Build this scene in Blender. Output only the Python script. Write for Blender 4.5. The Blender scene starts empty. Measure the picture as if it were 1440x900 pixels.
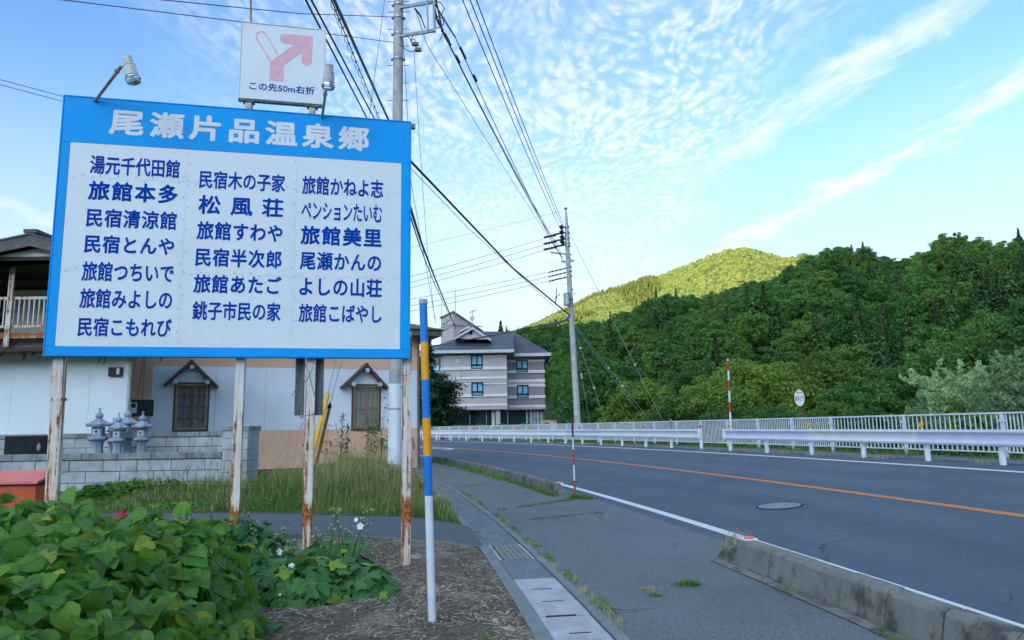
import bpy, bmesh, math, random
import numpy as np
from mathutils import Vector, Matrix, Euler
PI = math.pi
R = math.radians
SC = bpy.context.scene
COL = SC.collection

# ------------------------------------------------------------------ camera
PITCH, ROLL, EYE, FPX = 0.14582, 0.0145, 1.5, 1022.5
cam_d = bpy.data.cameras.new("camera")
cam = bpy.data.objects.new("camera", cam_d)
COL.objects.link(cam)
cam.matrix_world = Matrix.Translation((0, 0, EYE)) @ Matrix.Rotation(PI/2 + PITCH, 4, 'X') @ Matrix.Rotation(-ROLL, 4, 'Z')
cam_d.sensor_width = 36.0
cam_d.lens = 36.0*FPX/1440.0
cam_d.clip_start, cam_d.clip_end = 0.05, 9000
SC.camera = cam

# ------------------------------------------------------------------ sun, sky, exposure
SUN_EL, SUN_AZ = R(4.0), R(212.0)        # azimuth clockwise from +Y: behind the camera, to the left
sd = bpy.data.lights.new("sun", 'SUN')
sd.energy, sd.angle, sd.color = 3.5, R(0.5), (1.0, 0.89, 0.68)
sun = bpy.data.objects.new("sun", sd)
COL.objects.link(sun)
sv = Vector((math.sin(SUN_AZ)*math.cos(SUN_EL), math.cos(SUN_AZ)*math.cos(SUN_EL), math.sin(SUN_EL)))
sun.rotation_euler = sv.to_track_quat('Z', 'Y').to_euler()
SC.view_settings.view_transform = 'Standard'
SC.view_settings.look = 'None'
SC.view_settings.gamma = 1.0
SC.view_settings.exposure = EXPOSURE = 2.74
SKY_STRENGTH = 0.12

class E:
    """a tiny wrapper to write shader maths"""
    def __init__(s, tree, sock): s.t, s.s = tree, sock
    def _m(s, op, *o):
        n = s.t.nodes.new('ShaderNodeMath'); n.operation = op
        for k, v in enumerate((s,) + o):
            if isinstance(v, E): s.t.links.new(v.s, n.inputs[k])
            else: n.inputs[k].default_value = v
        return E(s.t, n.outputs[0])
    def __add__(s, o): return s._m('ADD', o)
    def __sub__(s, o): return s._m('SUBTRACT', o)
    def __mul__(s, o): return s._m('MULTIPLY', o)
    def __truediv__(s, o): return s._m('DIVIDE', o)
    def mx(s, o): return s._m('MAXIMUM', o)
    def mn(s, o): return s._m('MINIMUM', o)
    def ab(s): return s._m('ABSOLUTE')
    def pw(s, o): return s._m('POWER', o)
    def gt(s, o): return s._m('GREATER_THAN', o)
    def fr(s): return s._m('FRACT')
    def cl(s):
        n = s.t.nodes.new('ShaderNodeClamp'); s.t.links.new(s.s, n.inputs[0]); return E(s.t, n.outputs[0])
    def step(s, a, b):       # smooth 0..1 between a and b
        n = s.t.nodes.new('ShaderNodeMapRange'); n.interpolation_type = 'SMOOTHSTEP'
        s.t.links.new(s.s, n.inputs[0]); n.inputs[1].default_value = a; n.inputs[2].default_value = b
        if a > b:
            n.inputs[1].default_value = b; n.inputs[2].default_value = a
            n.inputs[3].default_value = 1; n.inputs[4].default_value = 0
        return E(s.t, n.outputs[0])
def comb(t, x, y, z):
    n = t.nodes.new('ShaderNodeCombineXYZ')
    for k, v in enumerate((x, y, z)):
        if isinstance(v, E): t.links.new(v.s, n.inputs[k])
        else: n.inputs[k].default_value = v
    return n.outputs[0]
def sep(t, vec):
    n = t.nodes.new('ShaderNodeSeparateXYZ'); t.links.new(vec, n.inputs[0])
    return [E(t, n.outputs[k]) for k in range(3)]
def noise(t, vec, scale, detail=4, rough=0.55, dist=0.0):
    n = t.nodes.new('ShaderNodeTexNoise')
    if vec is not None: t.links.new(vec, n.inputs['Vector'])
    n.inputs['Scale'].default_value = scale; n.inputs['Detail'].default_value = detail
    n.inputs['Roughness'].default_value = rough; n.inputs['Distortion'].default_value = dist
    return E(t, n.outputs['Fac'])
def voro(t, vec, scale, feature='F1', rand=1.0):
    n = t.nodes.new('ShaderNodeTexVoronoi'); n.feature = feature
    if vec is not None: t.links.new(vec, n.inputs['Vector'])
    n.inputs['Scale'].default_value = scale; n.inputs['Randomness'].default_value = rand
    return E(t, n.outputs['Distance'])
def mixc(t, fac, a, b):
    n = t.nodes.new('ShaderNodeMix'); n.data_type = 'RGBA'
    if isinstance(fac, E): t.links.new(fac.s, n.inputs[0])
    else: n.inputs[0].default_value = fac
    for k, v in ((6, a), (7, b)):
        if isinstance(v, (tuple, list)): n.inputs[k].default_value = (*v[:3], 1)
        else: t.links.new(v, n.inputs[k])
    return n.outputs[2]

def make_world():
    w = bpy.data.worlds.new("World"); SC.world = w; w.use_nodes = True
    t = w.node_tree; t.nodes.clear()
    out = t.nodes.new('ShaderNodeOutputWorld'); bg = t.nodes.new('ShaderNodeBackground')
    t.links.new(bg.outputs[0], out.inputs[0])
    sky = t.nodes.new('ShaderNodeTexSky'); sky.sky_type = 'NISHITA'; sky.sun_disc = False
    sky.sun_elevation = SUN_EL; sky.sun_rotation = SUN_AZ
    sky.altitude = 800; sky.air_density = 1.0; sky.dust_density = 1.0; sky.ozone_density = 2.2
    tc = t.nodes.new('ShaderNodeTexCoord')
    x, y, z = sep(t, tc.outputs['Generated'])
    zz = z.mx(0.03)
    px, py = x/zz, y/zz                          # position on a flat cloud layer overhead
    # slow warp
    base = comb(t, px, py, 0.0)
    wx = (noise(t, base, 0.9, 3) - 0.5)*0.55
    wy = (noise(t, comb(t, px + 7.3, py - 3.1, 2.0), 0.9, 3) - 0.5)*0.55
    qx, qy = px + wx, py + wy
    q = comb(t, qx, qy, 0.0)
    # altocumulus: small puffs gathered in rows
    jx = (noise(t, comb(t, qx, qy*0.5, 1.0), 26.0, 3.0, 0.6) - 0.5)*0.035
    cellv = voro(t, comb(t, qx + jx, qy*0.46 - jx, 0.0), 44.0, 'SMOOTH_F1')
    puff = (cellv*-1.15 + 0.98)*0.55 + noise(t, comb(t, qx*1.0, qy*0.5, 0.0), 32.0, 4.0, 0.65)*0.45
    puff2 = noise(t, comb(t, qx*1.1, qy*0.8, 4.0), 48.0, 2.5, 0.6)
    rows = noise(t, comb(t, qx*0.8, qy*0.5, 9.0), 5.0, 2.0, 0.5)
    pf = (puff*0.78 + puff2*0.22 + (rows - 0.5)*0.26).step(0.33, 0.70)
    # where the puff field lies (the sheet thins out to the right and far left)
    edge = px + py*-0.10 + (noise(t, base, 1.1, 3) - 0.5)*0.9
    sheet = edge.step(0.78, 0.30)*edge.step(-1.25, -0.45)
    thin = noise(t, comb(t, qx, qy*0.6, 3.0), 1.3, 4, 0.6).step(0.28, 0.62)
    ac = pf*sheet*(thin*0.55 + 0.45)
    # two long bands to the right, roughly parallel
    def band(xc, k, y0, y1, wd, seed, dens):
        wob = (noise(t, comb(t, py*0.9, seed, 0.0), 1.5, 3) - 0.5)*0.30
        c_ = px - (py*k + xc) - wob
        wv = (py*0.02 + wd)
        body = (c_.ab()/wv)
        nn = noise(t, comb(t, qx*2.2 + seed, qy*0.8, 1.0), 3.2, 6, 0.6)
        nf = noise(t, comb(t, qx*3.0 + seed, qy*1.2, 5.0), 9.0, 5, 0.62)
        d = (body*-0.75 + (nn - 0.5)*1.7 + (nf - 0.5)*0.9 + 0.62).step(-0.05, 0.85)
        return d*py.step(y0 - 0.25, y0 + 0.15)*py.step(y1 + 0.6, y1 - 0.3)*dens
    bandA = band(1.62, -0.31, 1.62, 2.6, 0.10, 2.0, 0.72)
    bandB = band(1.87, -0.145, 1.2, 4.6, 0.13, 11.0, 0.78)
    bandC = band(-2.75, 0.16, 2.6, 6.0, 0.10, 5.0, 0.5)
    # other faint streaks over the rest of the sky
    ci = noise(t, comb(t, qx*1.7, qy*0.33, 6.0), 1.6, 6, 0.62).step(0.50, 0.80)*0.45
    low = z.step(0.48, 0.02)                     # thicker veil of cloud near the horizon
    veil = low*0.95 + ci*0.35 + sheet*0.14
    m = (ac*0.70).mx(bandA).mx(bandB).mx(bandC)
    up_ = z.step(-0.02, 0.03)
    m = m.cl()*up_; veil = veil.cl()*up_
    hs = t.nodes.new('ShaderNodeHueSaturation'); t.links.new(sky.outputs[0], hs.inputs['Color'])
    hs.inputs['Hue'].default_value = 0.512; hs.inputs['Saturation'].default_value = 1.08; hs.inputs['Value'].default_value = 1.0
    tn = t.nodes.new('ShaderNodeVectorMath'); tn.operation = 'MULTIPLY'; t.links.new(hs.outputs[0], tn.inputs[0]); tn.inputs[1].default_value = (0.88, 0.895, 0.92)
    skyc = mixc(t, veil, tn.outputs[0], (1.02, 1.20, 1.42))
    sh = noise(t, comb(t, qx*2.0, qy*1.4, 8.0), 3.0, 4)
    cw = mixc(t, sh.step(0.35, 0.7), CLOUD_LO, CLOUD_HI)
    # cloud and veil brightened on the unseen sun side, added fill for the foreground
    fw = (x*math.sin(SUN_AZ) + y*math.cos(SUN_AZ) + 0.15).mx(0.0)
    gl = t.nodes.new('ShaderNodeVectorMath'); gl.operation = 'SCALE'; t.links.new(cw, gl.inputs[0]); t.links.new((fw*fw*SUNSIDE_FILL + 1.0).s, gl.inputs['Scale'])
    g2 = t.nodes.new('ShaderNodeVectorMath'); g2.operation = 'SCALE'; t.links.new(skyc, g2.inputs[0]); t.links.new((fw*fw*SUNSIDE_FILL*veil*0.6 + 1.0).s, g2.inputs['Scale'])
    col = mixc(t, m, g2.outputs[0], gl.outputs[0])
    t.links.new(col, bg.inputs['Color']); bg.inputs['Strength'].default_value = SKY_STRENGTH
SUNSIDE_FILL = 8.5
CLOUD_LO, CLOUD_HI = (1.24, 1.36, 1.50), (1.46, 1.52, 1.60)
make_world()

# ------------------------------------------------------------------ survey helpers: sight lines of the surveyed photograph to real points
def ray(px, py):
    X, Y = (px - 720.0)/FPX, (450.0 - py)/FPX
    cr, sr, c, s = math.cos(ROLL), math.sin(ROLL), math.cos(PITCH), math.sin(PITCH)
    X, Y = X*cr + Y*sr, -X*sr + Y*cr
    return Vector((X, c - Y*s, s + Y*c))
def at(px, py, Y):                       # the point at distance Y ahead
    r = ray(px, py); return Vector((0, 0, EYE)) + r*(Y/r.y)
def onz(px, py, z=0.0):                  # the point at height z
    r = ray(px, py); return Vector((0, 0, EYE)) + r*((z - EYE)/r.z)
def project(p):
    x, y, z = p[0], p[1], p[2] - EYE
    c, s = math.cos(PITCH), math.sin(PITCH)
    d = y*c + z*s; v = z*c - y*s
    X, Y = FPX*x/d, FPX*v/d
    cr, sr = math.cos(ROLL), math.sin(ROLL)
    return 720 + X*cr - Y*sr, 450 - (X*sr + Y*cr)

# ------------------------------------------------------------------ object helpers
def tag(o, label=None, cat=None, group=None, kind=None):
    if label: o['label'] = label
    if cat: o['category'] = cat
    if group: o['group'] = group
    if kind: o['kind'] = kind
    return o
def empty(name, loc=(0, 0, 0), rz=0.0, label=None, cat=None, group=None, parent=None):
    o = bpy.data.objects.new(name, None); COL.objects.link(o)
    o.location = loc; o.rotation_euler = (0, 0, rz); o.empty_display_size = 0.2
    if parent: o.parent = parent
    return tag(o, label, cat, group)
def link(name, mesh, parent=None, loc=None, rot=None, scl=None):
    o = bpy.data.objects.new(name, mesh); COL.objects.link(o)
    if parent: o.parent = parent
    if loc is not None: o.location = loc
    if rot is not None: o.rotation_euler = rot
    if scl is not None: o.scale = scl if hasattr(scl, '__len__') else (scl,)*3
    return o
def copy_tree(o, parent=None):
    c = o.copy(); COL.objects.link(c); c.parent = parent
    for ch in list(o.children): copy_tree(ch, c)
    return c

class MB:
    """collects simple solids and links them as one mesh object"""
    def __init__(s): s.v, s.f, s.m, s.k = [], [], [], 0
    def mat(s, k): s.k = k; return s
    def add(s, vs, fs):
        b = len(s.v); s.v += [tuple(p) for p in vs]
        s.f += [tuple(b + i for i in f) for f in fs]; s.m += [s.k]*len(fs); return s
    def box(s, a, b, M=None):
        x0, y0, z0 = a; x1, y1, z1 = b
        vs = [Vector(p) for p in ((x0,y0,z0),(x1,y0,z0),(x1,y1,z0),(x0,y1,z0),(x0,y0,z1),(x1,y0,z1),(x1,y1,z1),(x0,y1,z1))]
        if M: vs = [M @ p for p in vs]
        return s.add(vs, [(0,3,2,1),(4,5,6,7),(0,1,5,4),(1,2,6,5),(2,3,7,6),(3,0,4,7)])
    def cbox(s, c, d, M=None):
        return s.box([c[k] - d[k]/2 for k in range(3)], [c[k] + d[k]/2 for k in range(3)], M)
    def tube(s, pts, r, n=8, caps=True):
        pts = [Vector(p) for p in pts]
        rs = r if hasattr(r, '__len__') else [r]*len(pts)
        vs, fs = [], []
        prev = None
        for i, p in enumerate(pts):
            d = (pts[min(i+1, len(pts)-1)] - pts[max(i-1, 0)]).normalized()
            if prev is None:
                up = Vector((0,0,1)) if abs(d.z) < 0.9 else Vector((1,0,0))
                a = d.cross(up).normalized()
            else:
                a = (prev - d*prev.dot(d)).normalized()
            prev = a; b = d.cross(a)
            for k in range(n):
                t = 2*PI*k/n; vs.append(p + (a*math.cos(t) + b*math.sin(t))*rs[i])
        for i in range(len(pts)-1):
            for k in range(n):
                fs.append((i*n+k, i*n+(k+1)%n, (i+1)*n+(k+1)%n, (i+1)*n+k))
        if caps:
            fs.append(tuple(range(n))[::-1]); fs.append(tuple((len(pts)-1)*n + k for k in range(n)))
        return s.add(vs, fs)
    def lathe(s, prof, n=16, c=(0,0,0), a0=0.0, M=None):
        vs, fs = [], []
        for (r, z) in prof:
            for k in range(n):
                t = a0 + 2*PI*k/n; p = Vector((c[0] + r*math.cos(t), c[1] + r*math.sin(t), c[2] + z))
                vs.append(M @ p if M else p)
        for i in range(len(prof)-1):
            for k in range(n): fs.append((i*n+k, i*n+(k+1)%n, (i+1)*n+(k+1)%n, (i+1)*n+k))
        fs.append(tuple(range(n))[::-1]); fs.append(tuple((len(prof)-1)*n + k for k in range(n)))
        return s.add(vs, fs)
    def prism(s, poly, fr, to):      # poly: points on the front; to-fr: offset vector
        n = len(poly); vs = [Vector(p) for p in poly]; off = Vector(to) - Vector(fr)
        vs += [p + off for p in vs]
        fs = [tuple(range(n))[::-1], tuple(range(n, 2*n))] + [(k, (k+1)%n, n+(k+1)%n, n+k) for k in range(n)]
        return s.add(vs, fs)
    def mesh(s, name, mats, smooth=False):
        me = bpy.data.meshes.new(name); me.from_pydata(s.v, [], s.f)
        for m in (mats if isinstance(mats, (list, tuple)) else [mats]): me.materials.append(m)
        if max(s.m, default=0) > 0: me.polygons.foreach_set('material_index', s.m)
        bm = bmesh.new(); bm.from_mesh(me); bmesh.ops.recalc_face_normals(bm, faces=bm.faces)
        bm.to_mesh(me); bm.free()
        if smooth:
            me.polygons.foreach_set('use_smooth', [True]*len(me.polygons))
            try: me.set_sharp_from_angle(angle=R(35))
            except Exception: pass
        me.update(); return me
    def build(s, name, mats, parent=None, bevel=0, smooth=False, loc=None, rot=None, seg=1):
        o = link(name, s.mesh(name, mats, smooth), parent, loc, rot)
        if bevel:
            m = o.modifiers.new('bevel', 'BEVEL'); m.width = bevel; m.segments = seg; m.limit_method = 'ANGLE'
        return o
def fast_mesh(name, V, F, mat, tint=None, midx=None):
    """numpy arrays to a mesh; all faces with the same corner count"""
    V = np.asarray(V, dtype=np.float32).reshape(-1, 3); F = np.asarray(F, dtype=np.int32)
    me = bpy.data.meshes.new(name)
    me.vertices.add(len(V)); me.vertices.foreach_set('co', V.ravel())
    me.loops.add(F.size); me.loops.foreach_set('vertex_index', F.ravel())
    me.polygons.add(len(F)); me.polygons.foreach_set('loop_start', np.arange(0, F.size, F.shape[1], dtype=np.int32))
    me.polygons.foreach_set('loop_total', np.full(len(F), F.shape[1], dtype=np.int32))
    for m in (mat if isinstance(mat, (list, tuple)) else [mat]): me.materials.append(m)
    if midx is not None: me.polygons.foreach_set('material_index', np.asarray(midx, dtype=np.int32))
    if tint is not None:
        a = me.attributes.new('tint', 'FLOAT', 'POINT'); a.data.foreach_set('value', np.asarray(tint, dtype=np.float32))
    me.update(calc_edges=True); me.validate(); return me

# ------------------------------------------------------------------ materials
MATS = {}
def pmat(name, fn):
    m = bpy.data.materials.new(name); m.use_nodes = True; t = m.node_tree; t.nodes.clear()
    out = t.nodes.new('ShaderNodeOutputMaterial'); b = t.nodes.new('ShaderNodeBsdfPrincipled')
    t.links.new(b.outputs[0], out.inputs[0])
    fn(t, b, out); MATS[name] = m; return m
def setc(t, b, c):
    if isinstance(c, (tuple, list)): b.inputs['Base Color'].default_value = (*c[:3], 1)
    else: t.links.new(c, b.inputs['Base Color'])
def setr(t, b, r):
    if isinstance(r, E): t.links.new(r.s, b.inputs['Roughness'])
    else: b.inputs['Roughness'].default_value = r
def bump(t, b, h, strength=0.3, dist=0.01):
    n = t.nodes.new('ShaderNodeBump'); t.links.new(h.s, n.inputs['Height'])
    n.inputs['Strength'].default_value = strength; n.inputs['Distance'].default_value = dist
    t.links.new(n.outputs[0], b.inputs['Normal'])
def oc(t):
    n = t.nodes.new('ShaderNodeTexCoord'); return n.outputs['Object']
def geo_pos(t):
    n = t.nodes.new('ShaderNodeNewGeometry'); return n.outputs['Position']
def vary(name, c, rough=0.6, amt=0.15, scale=6.0, metal=0.0, bmp=0.0, bscale=60.0, dirt=None, dscale=2.0, dthr=(0.5, 0.75), world=True, spec=0.5):
    """a base colour that wanders a little, optional patches of dirt, optional fine relief"""
    def fn(t, b, out):
        v = geo_pos(t) if world else oc(t)
        n = noise(t, v, scale, 5, 0.6)
        lo, hi = [k*(1-amt) for k in c], [min(1, k*(1+amt)) for k in c]
        col = mixc(t, n.step(0.3, 0.7), lo, hi)
        if dirt: col = mixc(t, noise(t, v, dscale, 6, 0.65).step(*dthr)*0.8, col, dirt)
        setc(t, b, col); setr(t, b, (n*0.2 + (rough - 0.1)).cl()); b.inputs['Metallic'].default_value = metal
        b.inputs['Specular IOR Level'].default_value = spec
        if bmp: bump(t, b, noise(t, v, bscale, 4, 0.6), bmp, 0.01)
    return pmat(name, fn)

def rust_paint(name, paint, amount=0.0, zrust=0.7, world=False):
    """old white paint with streaks and patches of rust (object coordinates: height from the foot)"""
    def fn(t, b, out):
        v = geo_pos(t) if world else oc(t)
        x, y, z = sep(t, v); rn_ = t.nodes.new('ShaderNodeObjectInfo'); off = E(t, rn_.outputs['Random'])*50.0
        st = noise(t, comb(t, x*34.0 + off, y*34.0, z*1.3), 1.0, 5, 0.68)
        patch = noise(t, comb(t, x*9.0, y*9.0, z*5.0), 1.0, 6, 0.7)
        ring = ((z - zrust).ab()*-3.2 + 0.62).mx(0.0)
        low = z.step(zrust + 0.1, zrust - 0.5)
        edge = x.ab().step(0.030, 0.052)*noise(t, comb(t, off, y*3.0, z*1.1), 1.0, 4, 0.6).step(0.38, 0.60)
        f = st*0.62 + patch*0.38 + ring*0.22 + low*0.025 + edge*0.10 + amount
        soft = f.step(0.47, 0.60); hard = f.step(0.565, 0.625)
        p2 = mixc(t, noise(t, v, 5.0, 5).step(0.35, 0.7), [k*0.86 for k in paint], paint)
        p3 = mixc(t, soft*0.55, p2, (0.66, 0.42, 0.19))
        rc = mixc(t, noise(t, v, 40.0, 4).step(0.35, 0.65), (0.13, 0.035, 0.012), (0.52, 0.18, 0.035))
        setc(t, b, mixc(t, hard, p3, rc)); setr(t, b, hard*0.4 + 0.45)
        bump(t, b, hard*0.6 + noise(t, v, 90.0, 3)*0.3, 0.3, 0.004)
    return pmat(name, fn)

def leafmat(name, c1, c2, c3=None, trans=0.35, rough=0.5, rnd=True, veins=False, dark=None):
    """foliage: hue wanders between leaves (mesh attribute) and between plants (object random)"""
    def fn(t, b, out):
        a = t.nodes.new('ShaderNodeAttribute'); a.attribute_name = 'tint'; ti = E(t, a.outputs['Fac'])
        oi = t.nodes.new('ShaderNodeObjectInfo'); rn = E(t, oi.outputs['Random'])
        col = mixc(t, (ti*0.75 + noise(t, oc(t), 1.3, 3)*0.25).cl(), c1, c2)
        if rnd and c3: col = mixc(t, rn.pw(2.0)*0.75, col, c3)
        if rnd:
            hs = t.nodes.new('ShaderNodeHueSaturation'); t.links.new(col, hs.inputs['Color'])
            t.links.new(((rn*7.13).fr()*0.035 + 0.488).s, hs.inputs['Hue'])
            t.links.new(((rn*3.71).fr()*0.65 + 0.80).s, hs.inputs['Value']); col = hs.outputs[0]
        if veins:
            x, y, z = sep(t, oc(t))
            vv = ((y - x.ab()*0.9)*9.0).fr(); vv = (vv - 0.5).ab().step(0.5, 0.42)
            mid = x.ab().step(0.03, 0.0)
            col = mixc(t, (vv*0.35 + mid*0.6)*0.5, col, [k*1.9 for k in c2])
            blot = noise(t, oc(t), 3.0, 5, 0.6).step(0.55, 0.8); col = mixc(t, blot*0.35, col, (0.10, 0.10, 0.02))
            bump(t, b, vv*-1.0 + noise(t, oc(t), 8.0, 3), 0.25, 0.05)
        setc(t, b, col); setr(t, b, rough); b.inputs['Specular IOR Level'].default_value = 0.35
        tr = t.nodes.new('ShaderNodeBsdfTranslucent'); hs2 = t.nodes.new('ShaderNodeHueSaturation')
        hs2.inputs['Value'].default_value = 1.3; hs2.inputs['Hue'].default_value = 0.485
        t.links.new(col, hs2.inputs['Color']); t.links.new(hs2.outputs[0], tr.inputs[0])
        mx = t.nodes.new('ShaderNodeMixShader'); mx.inputs[0].default_value = trans
        t.links.new(b.outputs[0], mx.inputs[1]); t.links.new(tr.outputs[0], mx.inputs[2]); t.links.new(mx.outputs[0], out.inputs[0])
    return pmat(name, fn)
# ================================================================== SETTING: terrain, road, paths
RC, CX, CY = 155.1, -150.24, -14.57           # the near white line is an arc of this radius
RW = 6.9                                      # width of the carriageway between the edge lines
def far_z(s): return np.clip(0.55 - 0.0023*(np.asarray(s) - 14.0), 0.43, 0.57)
def sw(x, y):
    """distance along the road and distance out from the near edge line"""
    x, y = np.asarray(x, float), np.asarray(y, float)
    return np.arctan2(y - CY, x - CX)*RC + CY + 0.0, np.hypot(x - CX, y - CY) - RC
def road_pt(s, w, dz=0.0):
    a = (s - CY)/RC; r = RC + w
    return Vector((CX + r*math.cos(a), CY + r*math.sin(a), float(surf_sw(s, w)) + dz))
def surf_sw(s, w):
    s, w = np.asarray(s, float), np.asarray(w, float)
    return far_z(s)*np.clip(w/RW, 0, 1.02)
def sstep(a, b, x):
    t = np.clip((x - a)/(b - a), 0, 1); return t*t*(3 - 2*t)
def near_z(x, y):
    """height of the near ground (road, footway, yard)"""
    s, w = sw(x, y)
    z = surf_sw(s, w)
    yard = sstep(-3.5, -5.5, w)*sstep(13.0, 17.5, y)*0.18
    yard = yard + sstep(-4.0, -7.0, w)*sstep(19.0, 24.0, y)*-0.04
    z = z + yard
    bank = sstep(10.9, 17.0, w)
    z = z*(1 - bank) + bank*-3.2
    return z
RIDGE = [(575, 520), (620, 490), (700, 466), (765, 453), (809, 452), (858, 441), (885, 426), (922, 411), (987, 409), (1024, 399), (1047, 392), (1100, 388),
         (1127, 374), (1177, 358), (1233, 366), (1267, 358), (1317, 346), (1370, 336), (1440, 337)]
PEAK = [(690, 480), (760, 453), (798, 433), (835, 414), (885, 401), (922, 384), (960, 369), (994, 354), (1024, 347), (1047, 349), (1073, 357), (1100, 364), (1133, 362), (1180, 372), (1250, 400)]
def prof(tab, left, right):
    az, el = [], []
    for px, py in tab:
        r = ray(px, py); az.append(math.degrees(math.atan2(r.x, r.y))); el.append(r.z/math.hypot(r.x, r.y))
    az = [p[0] for p in left] + az + [p[0] for p in right]; el = [p[1] for p in left] + el + [p[1] for p in right]
    return np.array(az), np.array(el)
RAZ, REL = prof(RIDGE, [(-180, .05), (-60, .05), (-14, .06)], [(60, .30), (100, .30), (150, .10), (180, .05)])
PAZ, PEL = prof(PEAK, [(-180, .0), (-6, .02)], [(50, .10), (90, 0.0), (180, 0.0)])
def vnoise(x, y, sc, seed):
    """cheap smooth value noise"""
    x, y = np.asarray(x, float)/sc + seed*17.3, np.asarray(y, float)/sc - seed*9.1
    xi, yi = np.floor(x), np.floor(y); fx, fy = x - xi, y - yi
    fx, fy = fx*fx*(3-2*fx), fy*fy*(3-2*fy)
    def h(a, b):
        q = np.sin(a*127.1 + b*311.7 + seed*74.7)*43758.5453; return q - np.floor(q)
    return (h(xi, yi)*(1-fx) + h(xi+1, yi)*fx)*(1-fy) + (h(xi, yi+1)*(1-fx) + h(xi+1, yi+1)*fx)*fy
def ridge_dist(az): return np.interp(az, [-180, -20, 0, 8, 18, 36, 60, 180], [500, 560, 520, 470, 370, 270, 270, 500])
def hill_z(x, y):
    r = np.hypot(x, y); az = np.degrees(np.arctan2(x, y))
    RD = ridge_dist(az); el = np.interp(az, RAZ, REL)
    H = np.maximum(el*RD - 8.0 - 5.0*np.clip((RD - 270)/250, 0, 1) + 1.5, 6)
    t = (r - 92.0)/(RD - 92.0)
    up = np.where(t < 1, np.clip(t, 0, 1)**1.02, np.clip(1 - (t - 1)*0.9, 0.15, 1))
    gul = (vnoise(x, y, 42, 1) - .5)*16*np.clip(t*3, 0, 1)*np.clip((1.05 - t)*4, 0, 1) + (vnoise(x, y, 17, 2) - .5)*5*np.clip(t*4, 0, 1)
    return np.where(t > 0, H*up + gul*np.clip(H/40, .2, 1), -3.2)
def mount_z(x, y):
    r = np.hypot(x, y); az = np.degrees(np.arctan2(x, y))
    el = np.interp(az, PAZ, PEL); H = el*1500.0 - 6
    t = (r - 700)/800.0
    up = np.where(t < 1, np.clip(t, 0, 1)**0.95, np.clip(1 - (t - 1)*1.5, 0, 1))
    gul = ((vnoise(x, y, 150, 5) - .5)*60 + (vnoise(x, y, 60, 6) - .5)*22)*np.clip(t*3, 0, 1)*np.clip((1.08 - t)*3.5, 0, 1)
    return H*up + gul*np.clip(H/150, 0, 1)
def south_z(x, y):
    """unseen valley side behind the viewpoint, shaped to keep the evening sun off the road"""
    d = -(x*math.sin(SUN_AZ) + y*math.cos(SUN_AZ))*-1.0         # distance towards the sun
    t = np.clip((d - 120)/380.0, 0, 1)
    return (154 + (vnoise(x, y, 130, 8) - .5)*24)*t**1.1 - 3
def terrain_z(x, y):
    near = near_z(x, y); r = np.hypot(x, y)
    h = np.maximum(hill_z(x, y), mount_z(x, y))
    bl = sstep(88, 96, r)*np.where(np.degrees(np.arctan2(x, y)) > -30, 1, 0)
    z = np.where(bl > 0.01, near*(1 - bl) + np.maximum(h, near*0 - 3.2)*bl, near)
    return np.maximum(z, np.where(-(x*math.sin(SUN_AZ) + y*math.cos(SUN_AZ)) < -60, south_z(x, y), -50))

def grid_mesh(name, xs, ys, zf, mat):
    X, Y = np.meshgrid(xs, ys); Z = zf(X, Y)
    V = np.stack([X, Y, Z], -1).reshape(-1, 3); nx = len(xs)
    i, j = np.meshgrid(np.arange(nx-1), np.arange(len(ys)-1)); a = (j*nx + i).ravel()
    return fast_mesh(name, V, np.stack([a, a+1, a+nx+1, a+nx], -1), mat)

def ground_fn(t, b, out):
    v = geo_pos(t)
    n1, n2 = noise(t, v, 0.35, 6, 0.6), noise(t, v, 5.0, 5, 0.65)
    c = mixc(t, n2.step(0.35, 0.65), (0.030, 0.045, 0.014), (0.075, 0.085, 0.028))
    c = mixc(t, n1.step(0.55, 0.75)*0.6, c, (0.10, 0.075, 0.045))
    setc(t, b, c); setr(t, b, 0.95); bump(t, b, n2, 0.5, 0.05)
pmat('rough_ground', ground_fn)
def wood_floor_fn(t, b, out):
    v = geo_pos(t); n = noise(t, v, 0.12, 6, 0.7)
    setc(t, b, mixc(t, n.step(0.3, 0.7), (0.035, 0.065, 0.018), (0.06, 0.10, 0.025))); setr(t, b, 1.0)
pmat('wooded_slope', wood_floor_fn)
pmat('mountain_slope', lambda t, b, out: (setc(t, b, mixc(t, noise(t, geo_pos(t), 0.05, 8, 0.7).step(0.35, 0.65), (0.050, 0.062, 0.014), (0.12, 0.125, 0.026))), setr(t, b, 1.0)))

# one ground sheet: dense near the viewpoint, coarse far away
def axis(lim, fine, dn, df):
    a = list(np.arange(-fine, fine + .001, dn)); s = dn; x = fine
    while x < lim: s = min(s*1.12, df); x += s; a.append(x)
    neg = []; s = dn; x = -fine
    while x > -lim: s = min(s*1.12, df); x -= s; neg.append(x)
    return np.array(neg[::-1] + a)
def ground_z(x, y):
    z = terrain_z(x, y); s, w = sw(x, y); r = np.hypot(x, y)
    cut = sstep(-30, -24, w)*sstep(10.2, 9.6, w)*sstep(90, 80, r)
    return z - 0.10*cut
gxs, gys = axis(2600, 30, 0.75, 55), axis(2600, 80, 1.0, 55)
g = link('ground', grid_mesh('ground', gxs, gys, ground_z, [MATS['wooded_slope']])); tag(g, kind='structure')

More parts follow.
